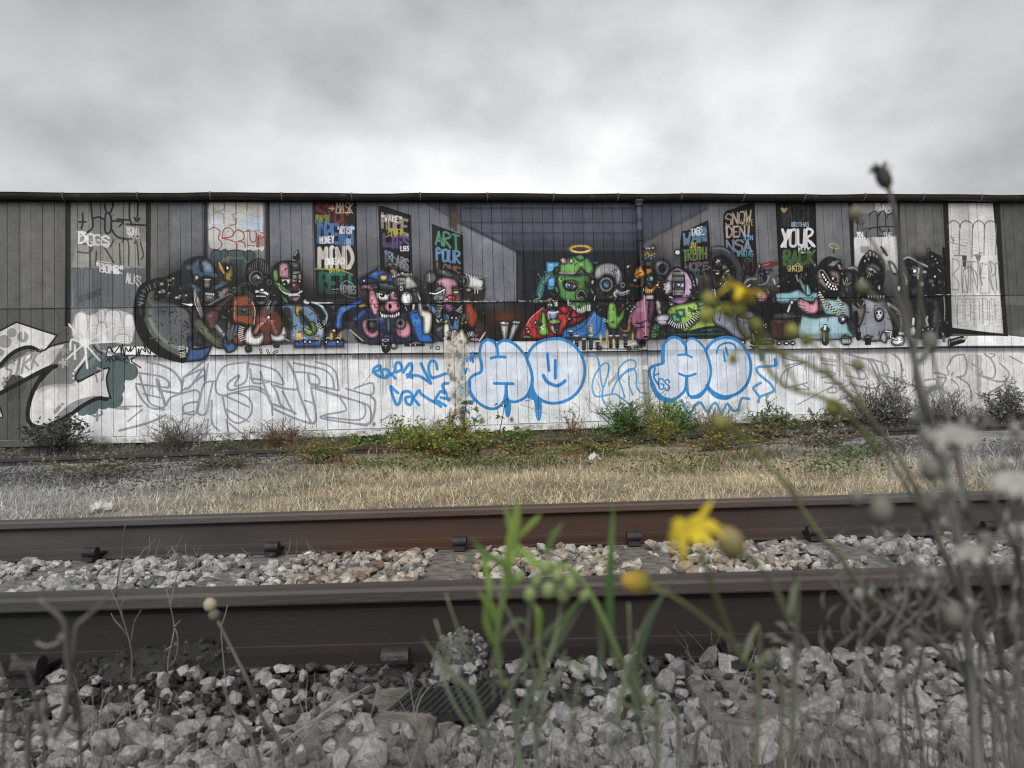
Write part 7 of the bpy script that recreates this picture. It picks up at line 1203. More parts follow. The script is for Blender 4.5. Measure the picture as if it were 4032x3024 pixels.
WEEDS = ('left of the dark bramble heap', 'just right of the dark bramble heap', 'between the bramble heap and the wiry shrub', 'right of the wiry shrub under the silver letters', 'left of the reddish wiry shrub', 'right of the reddish wiry shrub', 'under the left blue tags', 'under the peeling paint', 'below the drips of the first blue letters', 'between the pink tipped weed and the green shrub', 'right of the broad green shrub', 'under the second smiling face', 'left of the grey thicket', 'between the grey thickets', 'right of the wispy grey thicket')
for px_, lb in zip((30, 205, 285, 450, 520, 690, 840, 1000, 1180, 1285, 1510, 1610, 1745, 1985, 2110), WEEDS):
    gy_ = px_ < 500 or px_ > 1720
    bush('low_weed', 'low straggling weeds at the shed foot '+lb, 'weed', px_, 11.9+wr.uniform(-.3, .15), wr.uniform(.6, 1.1), wr.uniform(.16, .34), 26, GY+OL if gy_ else G1+OL+[(.16, .13, .07)], (.11, .10, .07), (wr.uniform(.022, .045), wr.uniform(.008, .022)), 16, wr.choice(('wiry', 'leafy')), sub=3)
for px_, Y_, w_, h_, lb in ((470, 9.2, .9, .18, 'low grey green patch of weeds on the dry grass left of the middle'), (700, 9.6, 1.2, .26, 'green and rusty weeds on the dry grass in front of the siding rail, left'), (1270, 9.2, 1.4, .24, 'rusty red and green weeds on the dry grass right of the middle bramble'), (1560, 9.2, 1.5, .28, 'olive weeds on the dry grass in front of the right hand yellow weed'), (1780, 9.0, 1.3, .30, 'grey brown weeds on the dry grass towards the right'), (220, 8.6, 1.6, .26, 'dark grey weeds on the dry grass at the left'), (1120, 9.6, .8, .24, 'fresh green weeds on the dry grass just right of the bramble')):
    gy_ = px_ < 500 or px_ > 1700
    cs = [(.11, .115, .09), (.08, .085, .065), (.15, .14, .11)] if gy_ else G1+[(.22, .07, .035), (.16, .12, .05), (.13, .15, .05)]
    bush('ground_weed', lb, 'weed', px_, Y_, w_, h_, 46, cs, (.12, .09, .06), (.036, .02), 22, group=None)
# thorny upright stems in the middle
def stem_thing(name, label, cat, lines, m=M_stem, group=None, part='stem'):
    base = np.array(lines[0][0][0]); t = thing(name, label, cat, tuple(base), 0, group)
    for pts, rad, col in lines:
        g = MB(); q = spline(np.array(pts)-base, 5); g.tube(q, rad, 6, col); g.build(part, m, t, True)
    return t
def yl(pts, Y): return [yp(a, b, Y) for a, b in pts]
t = stem_thing('rose_stem', 'tall bare brown stem with a few leaves standing over the middle bramble', 'weed', [(yl([(998, 1012), (1001, 960), (1003, 900), (1008, 868)], 9.6), [.014, .006], (.09, .06, .035)), (yl([(1002, 930), (985, 905), (975, 900)], 9.6), .003, (.10, .09, .04)), (yl([(1003, 900), (1015, 880), (1022, 884)], 9.6), .003, (.10, .10, .04))])
g = MB(); c = np.array([np.array(yp(a, b, 9.6))-np.array(t.location) for a, b in ((1008, 868), (1010, 870), (1022, 884), (975, 900), (1003, 880), (1002, 890), (985, 905), (1012, 872))]); c = np.repeat(c, 3, axis=0); leaves(g, c, rdir(len(c), -.4, .6), rdir(len(c), .2, 1), np.full(len(c), .09), np.full(len(c), .04), pal([(.16, .19, .05), (.20, .18, .05)], len(c))); g.build('foliage', M_leaf, t)
t = stem_thing('rose_stem', 'leaning thin brown stem rising to the right of the bare stem', 'weed', [(yl([(1052, 1000), (1070, 960), (1084, 910), (1090, 868)], 9.6), [.010, .004], (.11, .085, .045)), (yl([(1084, 910), (1072, 880), (1070, 874)], 9.6), .003, (.10, .09, .04))])
g = MB(); c = np.array([np.array(yp(a, b, 9.6))-np.array(t.location) for a, b in ((1090, 868), (1070, 874), (1088, 880), (1080, 900), (1100, 866))]); c = np.repeat(c, 3, axis=0); leaves(g, c, rdir(len(c), -.4, .6), rdir(len(c), .2, 1), np.full(len(c), .07), np.full(len(c), .03), pal(G1, len(c))); g.build('foliage', M_leaf, t)

# ================================================================ lumps, litter and other bits near the rails
def crumple(name, label, cat, c, sx_, sy_, hgt, seed, rz=0, m=None):
    r = np.random.default_rng(seed); k2 = 9; u = np.linspace(-.5, .5, k2); X, Yg = np.meshgrid(u, u); Z = r.normal(size=X.shape)*.16*hgt+hgt*(.5-np.abs(X)*.7)*(1+.4*np.sin(Yg*7+seed))
    v = np.stack([X*sx_*(1+.1*r.normal(size=X.shape)), Yg*sy_*(1+.1*r.normal(size=X.shape)), np.maximum(Z, -.2*hgt)], -1).reshape(-1, 3); ii = (np.arange(k2-1)[:, None]*k2+np.arange(k2-1)[None]).ravel()
    g = MB(); g.add(v, np.stack([ii, ii+1, ii+k2+1, ii+k2], 1)); o = g.build(name, m or M_litter); o.location = c; o.rotation_euler = (random.uniform(-.1, .1)+.35, 0, rz); s = o.modifiers.new('s', 'SOLIDIFY'); s.thickness = .0012
    return tag(o, label, cat)
p = gp(218, 1100, .05); crumple('paper_litter', 'crumpled white paper lying on the grass beyond the second rail at the left', 'litter', (p[0], p[1], float(gz_(p[0], p[1]))+.035), .125, .10, .05, 3, .35)
p = gp(1285, 1000, .08); crumple('paper_litter', 'small white scrap of paper among the red weeds right of the middle', 'litter', (p[0], p[1], float(gz_(p[0], p[1]))+.05), .11, .09, .08, 5, .2)
p = gp(2140, 1440, 0); crumple('plastic_scrap', 'crumpled pale plastic scrap against the nearest rail at the right edge', 'litter', (p[0], p[1]+.03, .022), .065, .05, .055, 9, .3)
def lump(label, px_, py_l, w, dpt, h, seed, cols_):
    p = gp(px_, py_l, 0.0); r = np.random.default_rng(seed); g = MB(); bm = bmesh.new(); bmesh.ops.create_icosphere(bm, subdivisions=3, radius=1)
    V = np.array([v.co[:] for v in bm.verts]); F = np.array([[v.index for v in f.verts] for f in bm.faces]); bm.free()
    k3 = 1+.16*np.sin(V[:, 0]*3.1+seed)*np.cos(V[:, 1]*2.7+seed)+.10*np.sin(V[:, 0]*7+V[:, 2]*6+seed)+.05*r.normal(size=len(V)); V = V*k3[:, None]*np.array([w/2, dpt/2, h*.62])+np.array([0, 0, h*.38])
    g.add(V, F, cols_[0])
    for i in r.integers(0, len(V), 420):
        q, f = ROCK[r.integers(0, 16)]; R3 = rotm(r, 1)[0]; s = r.uniform(.004, .010)*(1.3 if r.random() < .15 else 1)
        if V[i, 2] < -.01: continue
        g.add(q@R3.T*s+V[i], f, np.array(cols_[r.integers(0, len(cols_))])*r.uniform(.7, 1.4))
    o = g.build('asphalt_lump', M_lump); o.location = (p[0], p[1]+dpt*.45, -.008); o.rotation_euler = (0, 0, random.uniform(-.2, .2)); return tag(o, label, 'lump')
lump('rounded lump of pale gravel asphalt leaning near the nearest rail in the middle', 1000, 1478, .105, .085, .105, 2, [(.085, .085, .083), (.14, .14, .137), (.05, .05, .049), (.20, .20, .195)])
lump('long dark slab of broken asphalt under the nearest rail at the left', 330, 1492, .27, .10, .088, 5, [(.022, .022, .021), (.035, .034, .033), (.016, .016, .016), (.06, .058, .055)])
lump('low dark crust of broken asphalt beside the nearest rail, left of the leaf stems', 175, 1500, .14, .08, .06, 8, [(.022, .022, .021), (.035, .034, .033), (.016, .016, .016), (.05, .048, .046)])
# ribbed rubber pad
A, Bp, Cp, Dp = gp(818, 1553, .014), gp(890, 1490, .034), gp(1040, 1490, .036), gp(1050, 1540, .018)
pad = thing('rubber_pad', 'black ribbed rubber rail pad lying on the stones in front of the gravel lump', 'rubber pad', tuple(A)); U = Dp-A; Vv = (Bp-A); A0 = np.zeros(3); nn_ = np.cross(U, Vv); nn_ /= np.linalg.norm(nn_)
def slab(a, u, v, t0, t1): c8 = [a+u*i+v*j+nn_*t for t in (t0, t1) for i, j in ((0, 0), (1, 0), (1, 1), (0, 1))]; return np.array(c8), np.array([[3, 2, 1, 0], [4, 5, 6, 7], [0, 1, 5, 4], [1, 2, 6, 5], [2, 3, 7, 6], [3, 0, 4, 7]])
g = MB(); g.add(*slab(A0, U, Vv, -.012, .0)); g.build('pad_base', M_rubber, pad)
for i in range(13):
    g = MB(); a = U*(i/13+.012)
    for j in range(9): g.add(*slab(a+Vv*(j/9+.006)+U*.002*(j % 2), U*(1/13-.022), Vv*(1/9-.014), .0, .0045))
    g.build('rib', M_rubber, pad)
# black stick on the sleeper
t = stem_thing('stick', 'thin black stick lying across a sleeper between the rails at the right', 'stick', [([gp(1668, 1200, .035), gp(1725, 1198, .03), gp(1790, 1196, .032), gp(1812, 1193, .035)], [.004, .006, .0045], (.02, .018, .016))])

# ================================================================ foreground plants
def ribbon(mb, pts, w, col, col2=None, fold=.25, ref=(0, 1, 0)):
    p = spline(pts, 5); k2 = len(p); t = np.gradient(p, axis=0); t /= np.linalg.norm(t, axis=1)[:, None]; s = np.cross(t, np.array(ref, float)); s /= np.linalg.norm(s, axis=1)[:, None]+1e-9; u = np.cross(s, t)
    ww = w*np.array([np.interp(i/(k2-1), [0, .15, .6, 1], [.45, .8, 1, .08]) for i in range(k2)])[:, None]*.5
    V = np.concatenate([p-s*ww+u*ww*fold, p, p+s*ww+u*ww*fold]); F = np.array([[i, k2+i, k2+i+1, i+1] for i in range(k2-1)]+[[k2+i, 2*k2+i, 2*k2+i+1, k2+i+1] for i in range(k2-1)])
    f = np.linspace(0, 1, k2)[:, None]; c = np.array(col)*(1-f)+np.array(col2 if col2 is not None else col)*f; mb.add(V, F, np.concatenate([c, c, c]))
class Plant:
    def __init__(s, name, label, cat, root, ds=1.0):
        s.ds = ds; s.b = np.array(root, float); s.t = thing(name, label, cat, tuple(s.b))
    def at(s, x, y, d): return dp(x, y, d*s.ds)
    def w(s, pts): return np.array([s.at(*q) for q in pts])-s.b
    def stem(s, pts, r, c1, c2=None, lead=None):
        q = s.w(pts)
        if lead is not None: q = np.vstack([np.array(lead, float)-s.b, q])
        q = spline(q, 5); f = np.linspace(0, 1, len(q))[:, None]; g = MB(); g.tube(q, np.array(r)*s.ds*(.8 if s.ds < 1 else 1), 7, np.array(c1)*(1-f)+np.array(c1 if c2 is None else c2)*f); g.build('stem', M_stem, s.t, True)
    def leaf(s, pts, w, c1, c2=None):
        g = MB(); q = s.w(pts); ribbon(g, q, w*s.ds*.85, c1, c2, .3, FWD); g.build('leaf', M_leaf, s.t, True)
    def bud(s, x, y, d, r, c1, c2, dirn=(0, 0, 1), el=1.25, name='bud'):
        r = r*s.ds; g = MB(); a = np.array(dirn, float); a /= np.linalg.norm(a); x_ = np.cross(a, [.3, .9, .2]); x_ /= np.linalg.norm(x_); y_ = np.cross(a, x_); n, k2 = 10, 8; V = []; C = []
        for i in range(k2):
            f = i/(k2-1); z = (f-.5)*2*el*r; rr = r*math.sqrt(max(.03, 1-(2*f-1)**2*.93))*(1.0-.12*f)
            for j in range(n):
                q = j*2*math.pi/n; V.append(a*z+(x_*math.cos(q)+y_*math.sin(q))*rr*(1+.05*(j % 2))); C.append(np.array(c1)*(1-f)+np.array(c2)*f)
        F = [[i*n+j, i*n+(j+1) % n, (i+1)*n+(j+1) % n, (i+1)*n+j] for i in range(k2-1) for j in range(n)]
        g.add(np.array(V)+s.at(x, y, d)-s.b, np.array(F), np.array(C)); g.f.append(np.array([list(range(n))[::-1]])); g.f.append(np.array([list(range((k2-1)*n, k2*n))])); return g.build(name, M_petal, s.t, True)
    def flower(s, x, y, d, R_, dirn, pc, dc, np_=11, droop=.2, cup=(.10, .13, .05), seed=0, pw=.34, vary=.3):
        r = random.Random(seed); R0 = R_; R_ = R_*s.ds; a = np.array(dirn, float); a /= np.linalg.norm(a); x_ = np.cross(a, [.2, .3, .93]); x_ /= np.linalg.norm(x_); y_ = np.cross(a, x_); c = s.at(x, y, d)-s.b
        f = s.bud(x, y, d, R0*.34, cup, dc, a, 1.1, 'flower_head')
        for i in range(np_):
            q = i*2*math.pi/np_+r.uniform(-.12, .12); e = x_*math.cos(q)+y_*math.sin(q); dr = droop+r.uniform(-vary, vary); L_ = R_*r.uniform(.75, 1.1); g = MB()
            ribbon(g, [c+e*R_*.22+a*R_*.28, c+e*(R_*.22+L_*.45)+a*(R_*.34-dr*L_*.2), c+e*(R_*.22+L_*.9)+a*(R_*.24-dr*L_*.9)], R_*pw*1.3, pc, pc, .15, a); g.build('petal', M_petal, f, True)
        return f
def rootp(px_, d): q = dp(px_, 1600, d); return np.array([q[0], q[1], float(gz_(q[0], q[1]))-.005])
LG, LG2, GG, GK = (.20, .31, .07), (.28, .39, .10), (.15, .21, .10), (.15, .16, .13)
GRY, GRY2, PALE = (.165, .168, .15), (.21, .213, .195), (.50, .50, .46)
# --- ragwort in the middle, fresh green top, yellow head to the right
A_ = Plant('ragwort', 'blurred ragwort with fresh green leaves, green buds and a drooping yellow flower, centre foreground', 'wildflower', rootp(1180, .47), .74)
r0 = A_.b
A_.stem([(1120, 1620, .56), (1085, 1480, .52), (1075, 1380, .5), (1090, 1290, .48), (1110, 1200, .47)], [.0022, .0016], GK, LG, r0)
A_.stem([(1160, 1640, .57), (1150, 1500, .53), (1190, 1400, .5), (1230, 1330, .49), (1260, 1285, .48)], [.002, .0013], GK, (.13, .21, .06), r0)
A_.stem([(1420, 1630, .56), (1390, 1520, .53), (1340, 1420, .5), (1290, 1310, .48), (1240, 1235, .47), (1195, 1222, .465), (1160, 1250, .46)], [.0026, .0018], GK, LG, r0+np.array([.05, .01, 0]))
A_.stem([(1470, 1640, .56), (1400, 1560, .54), (1310, 1490, .53), (1250, 1440, .52), (1170, 1400, .51)], [.002, .001], GK, (.13, .17, .09), r0+np.array([.06, .0, 0]))
for pts, w, c1, c2 in (([(1095, 1290, .48), (1100, 1190, .47), (1115, 1120, .465), (1118, 1075, .46)], .0075, LG, LG2), ([(1120, 1200, .47), (1105, 1140, .47), (1088, 1088, .47)], .006, LG, (.15, .24, .07)), ([(1115, 1270, .47), (1085, 1220, .46), (1045, 1195, .455), (1018, 1160, .45)], .006, LG, (.13, .21, .08)), ([(1080, 1360, .5), (1060, 1310, .49), (1030, 1275, .48)], .007, LG, LG2), ([(1085, 1420, .51), (1055, 1360, .5), (1045, 1300, .49)], .006, (.13, .2, .06), LG),
                       ([(1100, 1180, .47), (1150, 1130, .47), (1170, 1110, .47)], .004, LG, LG), ([(1120, 1180, .47), (1160, 1220, .46), (1195, 1215, .455)], .006, LG, LG2), ([(1180, 1200, .46), (1195, 1160, .455), (1218, 1128, .45)], .005, (.12, .19, .06), (.16, .22, .09)), ([(1330, 1440, .51), (1318, 1330, .49), (1320, 1200, .47), (1326, 1085, .46)], .0065, (.10, .16, .07), (.12, .25, .07)),
                       ([(1385, 1600, .55), (1370, 1480, .53), (1400, 1350, .5), (1462, 1235, .48)], .0065, (.10, .13, .085), (.14, .20, .13)), ([(1090, 1520, .53), (1130, 1430, .52), (1190, 1360, .5), (1240, 1310, .49)], .006, GK, (.13, .20, .08)), ([(1110, 1570, .55), (1150, 1480, .53), (1220, 1370, .51), (1262, 1300, .5)], .0045, (.13, .15, .12), (.16, .2, .14)), ([(1060, 1600, .58), (1020, 1500, .57), (960, 1440, .57), (910, 1375, .57)], .006, GK, (.14, .17, .10)), ([(1060, 1440, .53), (1080, 1380, .52), (1120, 1340, .52), (1145, 1355, .52)], .0045, GK, (.16, .19, .13)),
                       ([(1290, 1310, .48), (1300, 1400, .5), (1285, 1500, .52)], .005, (.11, .16, .07), GK), ([(1160, 1390, .51), (1165, 1330, .5), (1150, 1300, .5)], .005, LG, LG), ([(1060, 1290, .49), (1050, 1230, .49), (1040, 1180, .49)], .005, LG, LG)): A_.leaf(pts, w, c1, c2)
for x, y, q in ((1185, 1275, .0050), (1145, 1285, .0050), (1205, 1245, .0046), (1160, 1255, .0046), (1232, 1262, .005), (1262, 1288, .0042), (1180, 1228, .0046), (1120, 1248, .005), (1215, 1285, .005)): A_.bud(x, y, .46+random.uniform(-.015, .015), q*.82, (.20, .28, .09), (.34, .42, .20), (random.uniform(-.5, .5), -.4, 1))
rq = random.Random(5)
for i in range(20):
    x0 = rq.uniform(1040, 1440); y0 = rq.uniform(1480, 1640); x1 = x0+rq.uniform(-130, 120); y1 = rq.uniform(1240, 1440); d = rq.uniform(.46, .56)
    (A_.leaf([(x0, y0, d+.03), ((x0+x1)/2+rq.uniform(-25, 25), (y0+y1)/2, d+.01), (x1, y1, d)], rq.uniform(.0018, .0030), GK, (.27, .32, .19)) if i % 3 == 0 else A_.stem([(x0, y0, d+.03), ((x0+x1)/2+rq.uniform(-20, 20), (y0+y1)/2, d+.01), (x1, y1, d)], [.0011, .0006], GK, (.22, .27, .15)))
A_.stem([(1690, 1560, .50), (1620, 1440, .46), (1560, 1370, .43), (1480, 1305, .41), (1400, 1262, .40)], [.0020, .0013], GK, (.17, .19, .07), r0+np.array([.11, .0, 0]))
A_.bud(1375, 1256, .40, .0062, (.14, .19, .05), (.55, .36, .07), (-1, -.2, .25), 1.35)
A_.stem([(1640, 1500, .48), (1600, 1430, .44), (1565, 1340, .40), (1535, 1260, .37), (1512, 1185, .35)], [.0022, .0014], GK, (.17, .21, .07), r0+np.array([.10, .01, 0]))
A_.stem([(1718, 1420, .44), (1702, 1340, .41), (1668, 1260, .39), (1620, 1205, .37), (1590, 1185, .37)], [.0022, .0014], GK, (.16, .18, .09), r0+np.array([.13, .01, 0]))
A_.flower(1497, 1152, .33, .0128, (-.38, -.25, .85), (.76, .60, .05), (.62, .44, .03), 12, .22, (.24, .27, .08), 3, .26, .75)
A_.bud(1578, 1172, .365, .0066, (.17, .19, .07), (.36, .28, .14), (-.4, -.3, .9), 1.25)
# --- tall ragwort at the right: yellow head with round buds on arching stems
B_ = Plant('ragwort', 'tall ragwort with round buds, its yellow flower standing before the masked figures', 'wildflower', rootp(2020, .54), .82); r1 = B_.b
Y1, Y2 = (.20, .21, .065), (.24, .25, .07)
B_.stem([(2150, 1640, .60), (2080, 1460, .56), (1960, 1345, .52), (1870, 1280, .49), (1808, 1193, .46), (1777, 1162, .45), (1732, 1099, .44), (1700, 1046, .43), (1640, 985, .42), (1600, 938, .41), (1565, 916, .40)], [.0024, .0012], GRY, Y1, r1)
B_.stem([(2120, 1500, .56), (2060, 1250, .50), (1960, 1020, .45), (1880, 905, .42), (1800, 820, .40), (1717, 773, .385), (1662, 750, .375), (1626, 707, .37), (1598, 664, .36)], [.0022, .0012], GRY, Y1, r1)
B_.stem([(1900, 985, .44), (1830, 890, .42), (1770, 857, .40), (1726, 846, .39), (1681, 822, .38), (1651, 785, .375), (1627, 737, .37), (1590, 700, .365), (1567, 672, .36)], [.0016, .0011], Y1, Y1)
B_.stem([(1650, 778, .375), (1625, 700, .365), (1580, 668, .36), (1548, 655, .355)], [.0012, .0008], Y1, Y2); B_.stem([(1590, 672, .36), (1560, 668, .355), (1528, 680, .35)], [.0011, .0008], Y1, Y2)
B_.stem([(1726, 846, .39), (1690, 770, .38), (1650, 720, .37), (1634, 706, .365)], [.0012, .0008], Y1, Y2); B_.stem([(1800, 820, .40), (1760, 745, .385), (1730, 718, .38), (1712, 716, .38)], [.0012, .0008], Y1, Y2); B_.stem([(1880, 905, .42), (1800, 745, .40), (1770, 722, .39), (1742, 735, .385)], [.0011, .0008], Y1, Y2)
B_.stem([(1780, 800, .395), (1680, 760, .38), (1600, 752, .37), (1584, 773, .365)], [.0010, .0007], Y1, Y2); B_.stem([(2010, 1140, .48), (1900, 960, .45), (1840, 910, .44), (1803, 885, .43)], [.0014, .0010], GRY, Y1); B_.stem([(2000, 900, .43), (1930, 850, .42), (1880, 800, .41), (1845, 790, .405)], [.001, .0008], GRY, Y1)
B_.flower(1600, 640, .355, .0112, (.22, -.25, .9), (.74, .56, .04), (.66, .45, .03), 12, .2, (.26, .27, .09), 6, .26, .6)
for x, y, q, dd_ in ((1531, 648, .0048, .355), (1524, 683, .0048, .35), (1572, 672, .0046, .36), (1632, 702, .0042, .365), (1711, 716, .0046, .38), (1740, 736, .0036, .385), (1583, 775, .0032, .365), (1557, 914, .0054, .40), (1801, 880, .0064, .43), (1598, 668, .0042, .357)): B_.bud(x, y, dd_, q*.74, (.18, .20, .06), (.36, .36, .10), (-.3, -.2, .9), 1.12)
B_.bud(1845, 462, .42, .0036, (.20, .19, .13), (.26, .25, .19), (-.2, 0, 1), 1.1); B_.stem([(2000, 900, .46), (1946, 662, .44), (1905, 560, .43), (1870, 500, .425), (1848, 468, .42)], [.0016, .0009], GRY, (.2, .2, .15))
B_.bud(1862, 620, .42, .0036, (.20, .19, .12), (.25, .24, .17), (-.2, 0, 1), 1.0); B_.stem([(1969, 745, .445), (1920, 670, .43), (1880, 632, .42)], [.0012, .0009], GRY, (.2, .2, .14))
B_.bud(1852, 788, .41, .0034, (.18, .17, .12), (.24, .23, .16), (-.6, 0, .6), 1.2)
# --- dead stalk with a wilted head reaching above the roof line
C_ = Plant('thistle_stalk', 'tall grey stalk with a dark wilted head standing up against the sky at the right', 'wildflower', rootp(2110, .5), .8)
C_.stem([(2100, 1500, .56), (2075, 1200, .52), (2040, 1010, .50), (2014, 920, .49), (1996, 860, .48), (1978, 790, .48), (1965, 722, .47), (1950, 607, .46), (1940, 514, .455), (1926, 430, .45), (1914, 398, .45)], [.0042, .0026, .0016], GRY, (.10, .10, .09), C_.b)
C_.bud(1908, 384, .45, .0046, (.09, .088, .08), (.05, .05, .046), (-.45, 0, 1), 1.5, 'wilted_head')
g = MB(); c0 = C_.at(1904, 374, .45)-C_.b; n = 26; e = rdir(n, .1, 1); e[:, 0] -= .4; leaves(g, np.tile(c0, (n, 1)), e, rdir(n), np.full(n, .0065), np.full(n, .0012), pal([(.10, .10, .09), (.16, .16, .15)], n)); g.build('bristles', M_petal, C_.t)
C_.stem([(2050, 1060, .505), (2010, 960, .50), (1990, 880, .495), (1975, 800, .49), (1985, 700, .485), (1988, 600, .48), (1986, 552, .48)], [.0018, .001], GRY, (.13, .13, .12)); C_.bud(1986, 546, .48, .0046, (.12, .12, .105), (.17, .17, .15), (0, 0, 1), 1.1)
C_.stem([(2090, 1120, .51), (2060, 960, .50), (2030, 830, .49), (2010, 745, .485)], [.0018, .001], GRY, GRY2); C_.bud(2009, 738, .485, .005, GRY, GRY2, (0, 0, 1), 1.3)
for pts in ([(1996, 860, .48), (2014, 840, .48), (2040, 838, .48)], [(2014, 920, .49), (1985, 900, .485), (1965, 905, .485)], [(1978, 790, .48), (1998, 770, .48), (2006, 745, .48)], [(2040, 1010, .5), (2075, 960, .5), (2100, 940, .5)]): C_.leaf(pts, .006, GRY, GRY2)
# --- pale fluffy heads at the right edge
D_ = Plant('fleabane', 'grey weed with pale fluffy flower heads at the right edge, close to the lens', 'wildflower', rootp(2210, .40), .64); r2_ = D_.b
for pts in ([(2190, 1640, .55), (2165, 1420, .48), (2120, 1200, .42), (2085, 1060, .38), (2068, 975, .36)], [(2215, 1600, .54), (2212, 1400, .47), (2205, 1200, .42), (2190, 1080, .38)], [(2180, 1560, .54), (2160, 1400, .48), (2130, 1280, .44), (2098, 1215, .41)], [(2150, 1500, .52), (2080, 1350, .46), (1985, 1240, .42), (1930, 1160, .40), (1906, 1110, .395)], [(2130, 1400, .5), (2060, 1250, .46), (2020, 1160, .43), (2006, 1100, .42)], [(2200, 1500, .5), (2180, 1350, .46), (2140, 1240, .43), (2128, 1180, .42)], [(2220, 1350, .46), (2190, 1180, .42), (2140, 1080, .40), (2110, 1030, .39)]):
    D_.stem(pts, [.0022, .0012], (.15, .15, .138), (.20, .20, .18), r2_+np.array([random.uniform(-.03, .03), random.uniform(-.02, .02), 0]) if pts[0][1] > 1490 else None)
for x, y, d, R_, sd in ((2062, 950, .355, .0115, 1), (2196, 1050, .375, .0125, 2), (2094, 1196, .405, .0085, 4), (2205, 1150, .42, .008, 5)): D_.flower(x, y, d, R_, (-.2, -.35, .9), PALE, (.44, .43, .36), 18, .25, (.14, .14, .12), sd, .26, .35)
for x, y, d, q in ((1904, 1102, .395, .0062), (2006, 1092, .42, .005), (1852, 1075, .41, .0042), (2128, 1172, .42, .005), (2010, 1015, .40, .005), (2000, 940, .42, .004), (2058, 1330, .44, .006)): D_.bud(x, y, d, q, (.13, .135, .115), (.30, .30, .26), (-.1, -.2, 1), 1.25)
# --- tangled grey branching weed, lower right
E_ = Plant('branching_weed', 'tangle of grey forked stems low at the right in front of the rails', 'weed', rootp(1980, .62), .80); r3 = E_.b
hub = (1868, 1340)
for pts, rad in (([(2190, 1560, .62), (2060, 1430, .60), (1965, 1405, .58), (1880, 1345, .56), (1838, 1300, .55), (1800, 1262, .54)], [.0022, .001]), ([(1838, 1300, .55), (1822, 1240, .545), (1830, 1195, .54)], [.0012, .0007]), ([(1838, 1300, .55), (1860, 1260, .55), (1865, 1225, .55)], [.0011, .0006]), ([(1965, 1405, .58), (1930, 1330, .565), (1890, 1270, .56), (1870, 1230, .555)], [.0013, .0007]), ([(1965, 1405, .58), (1990, 1320, .57), (1960, 1240, .56), (1955, 1200, .56)], [.0014, .0007]), ([(1990, 1320, .57), (2030, 1260, .565), (2050, 1220, .56)], [.0012, .0006]),
                 ([(1900, 1660, .64), (1880, 1560, .62), (1880, 1480, .61), (1862, 1400, .60), (1856, 1345, .59)], [.0018, .0009]), ([(1955, 1640, .64), (1945, 1540, .62), (1950, 1440, .60), (1962, 1405, .58)], [.0018, .0012]), ([(1990, 1600, .64), (1975, 1500, .62), (1990, 1420, .60), (2000, 1370, .59)], [.0018, .001]), ([(2100, 1560, .6), (2080, 1440, .58), (2050, 1330, .56), (2020, 1250, .55), (2010, 1190, .54)], [.002, .001]), ([(2080, 1440, .58), (2120, 1360, .57), (2160, 1330, .56), (2212, 1320, .56)], [.0016, .001]), ([(2190, 1450, .57), (2130, 1370, .56), (2100, 1290, .55), (2080, 1230, .545)], [.0018, .0008]), ([(2060, 1430, .60), (2120, 1440, .6), (2200, 1400, .59)], [.0012, .0008]),
                 ([(1870, 1650, .66), (1800, 1590, .66), (1720, 1530, .65), (1690, 1500, .65)], [.0018, .001]), ([(1500, 1650, .64), (1640, 1560, .62), (1740, 1520, .62), (1860, 1460, .61), (1930, 1420, .6)], [.0022, .001]), ([(2030, 1640, .63), (2045, 1540, .62), (2020, 1480, .61), (1960, 1440, .60)], [.0018, .001]), ([(2212, 1500, .58), (2150, 1480, .58), (2090, 1500, .58)], [.0012, .001])):
    E_.stem(pts, rad, (.12, .12, .112), (.19, .19, .178), r3+np.array([(pts[0][0]-1980)*.00028, random.uniform(-.03, .03), 0]) if pts[0][1] > 1590 else None)
for i in range(90):
    x = random.uniform(1780, 2210); y = random.uniform(1180, 1560); d = random.uniform(.5, .62); a = random.uniform(-2.6, -.5); L_ = random.uniform(30, 80); E_.leaf([(x, y, d), (x+L_*.5*math.cos(a), y+L_*.5*math.sin(a), d), (x+L_*math.cos(a+.3), y+L_*math.sin(a+.3), d)], .0015, (.15, .15, .138), (.22, .22, .205))
for x, y in ((1962, 1395), (1975, 1370), (1985, 1380), (2105, 1455), (1660, 1420)): E_.bud(x, y, .57, .004, GRY, (.3, .3, .28), (0, 0, 1), 1.4)
def spray(P_, x, y, d, a, L_, lv, rr, c):
    """a forking spray of fine stems"""
    x2, y2 = x+L_*math.cos(a), y+L_*math.sin(a); d2 = d+rr.uniform(-.02, .015)
    P_.stem([(x, y, d), ((x+x2)/2+rr.uniform(-.12, .12)*L_, (y+y2)/2+rr.uniform(-.12, .12)*L_, (d+d2)/2), (x2, y2, d2)], [.0006+.0004*lv, .0004+.0003*lv], np.array(c)*rr.uniform(.7, 1.1), np.array(c)*1.1)
    if lv > 0:
        for q in range(rr.choice((2, 2, 3))): spray(P_, x2, y2, d2, a+rr.uniform(-.75, .75), L_*rr.uniform(.55, .85), lv-1, rr, c)
    elif rr.random() < .35: P_.bud(x2, y2, d2, rr.uniform(.0018, .0036), c, (.40, .40, .37), (0, 0, 1), 1.3)
    else: P_.leaf([(x2, y2, d2), (x2+14*math.cos(a+.4), y2+14*math.sin(a+.4), d2), (x2+30*math.cos(a), y2+30*math.sin(a), d2)], .0022, c, (.28, .28, .26))
rr = random.Random(77)
for i in range(15):
    x = rr.uniform(1790, 2215); y = rr.uniform(1260, 1640); spray(E_, x, y, rr.uniform(.46, .62), rr.uniform(-2.1, -.9), rr.uniform(60, 120), 2, rr, (.19, .19, .175))
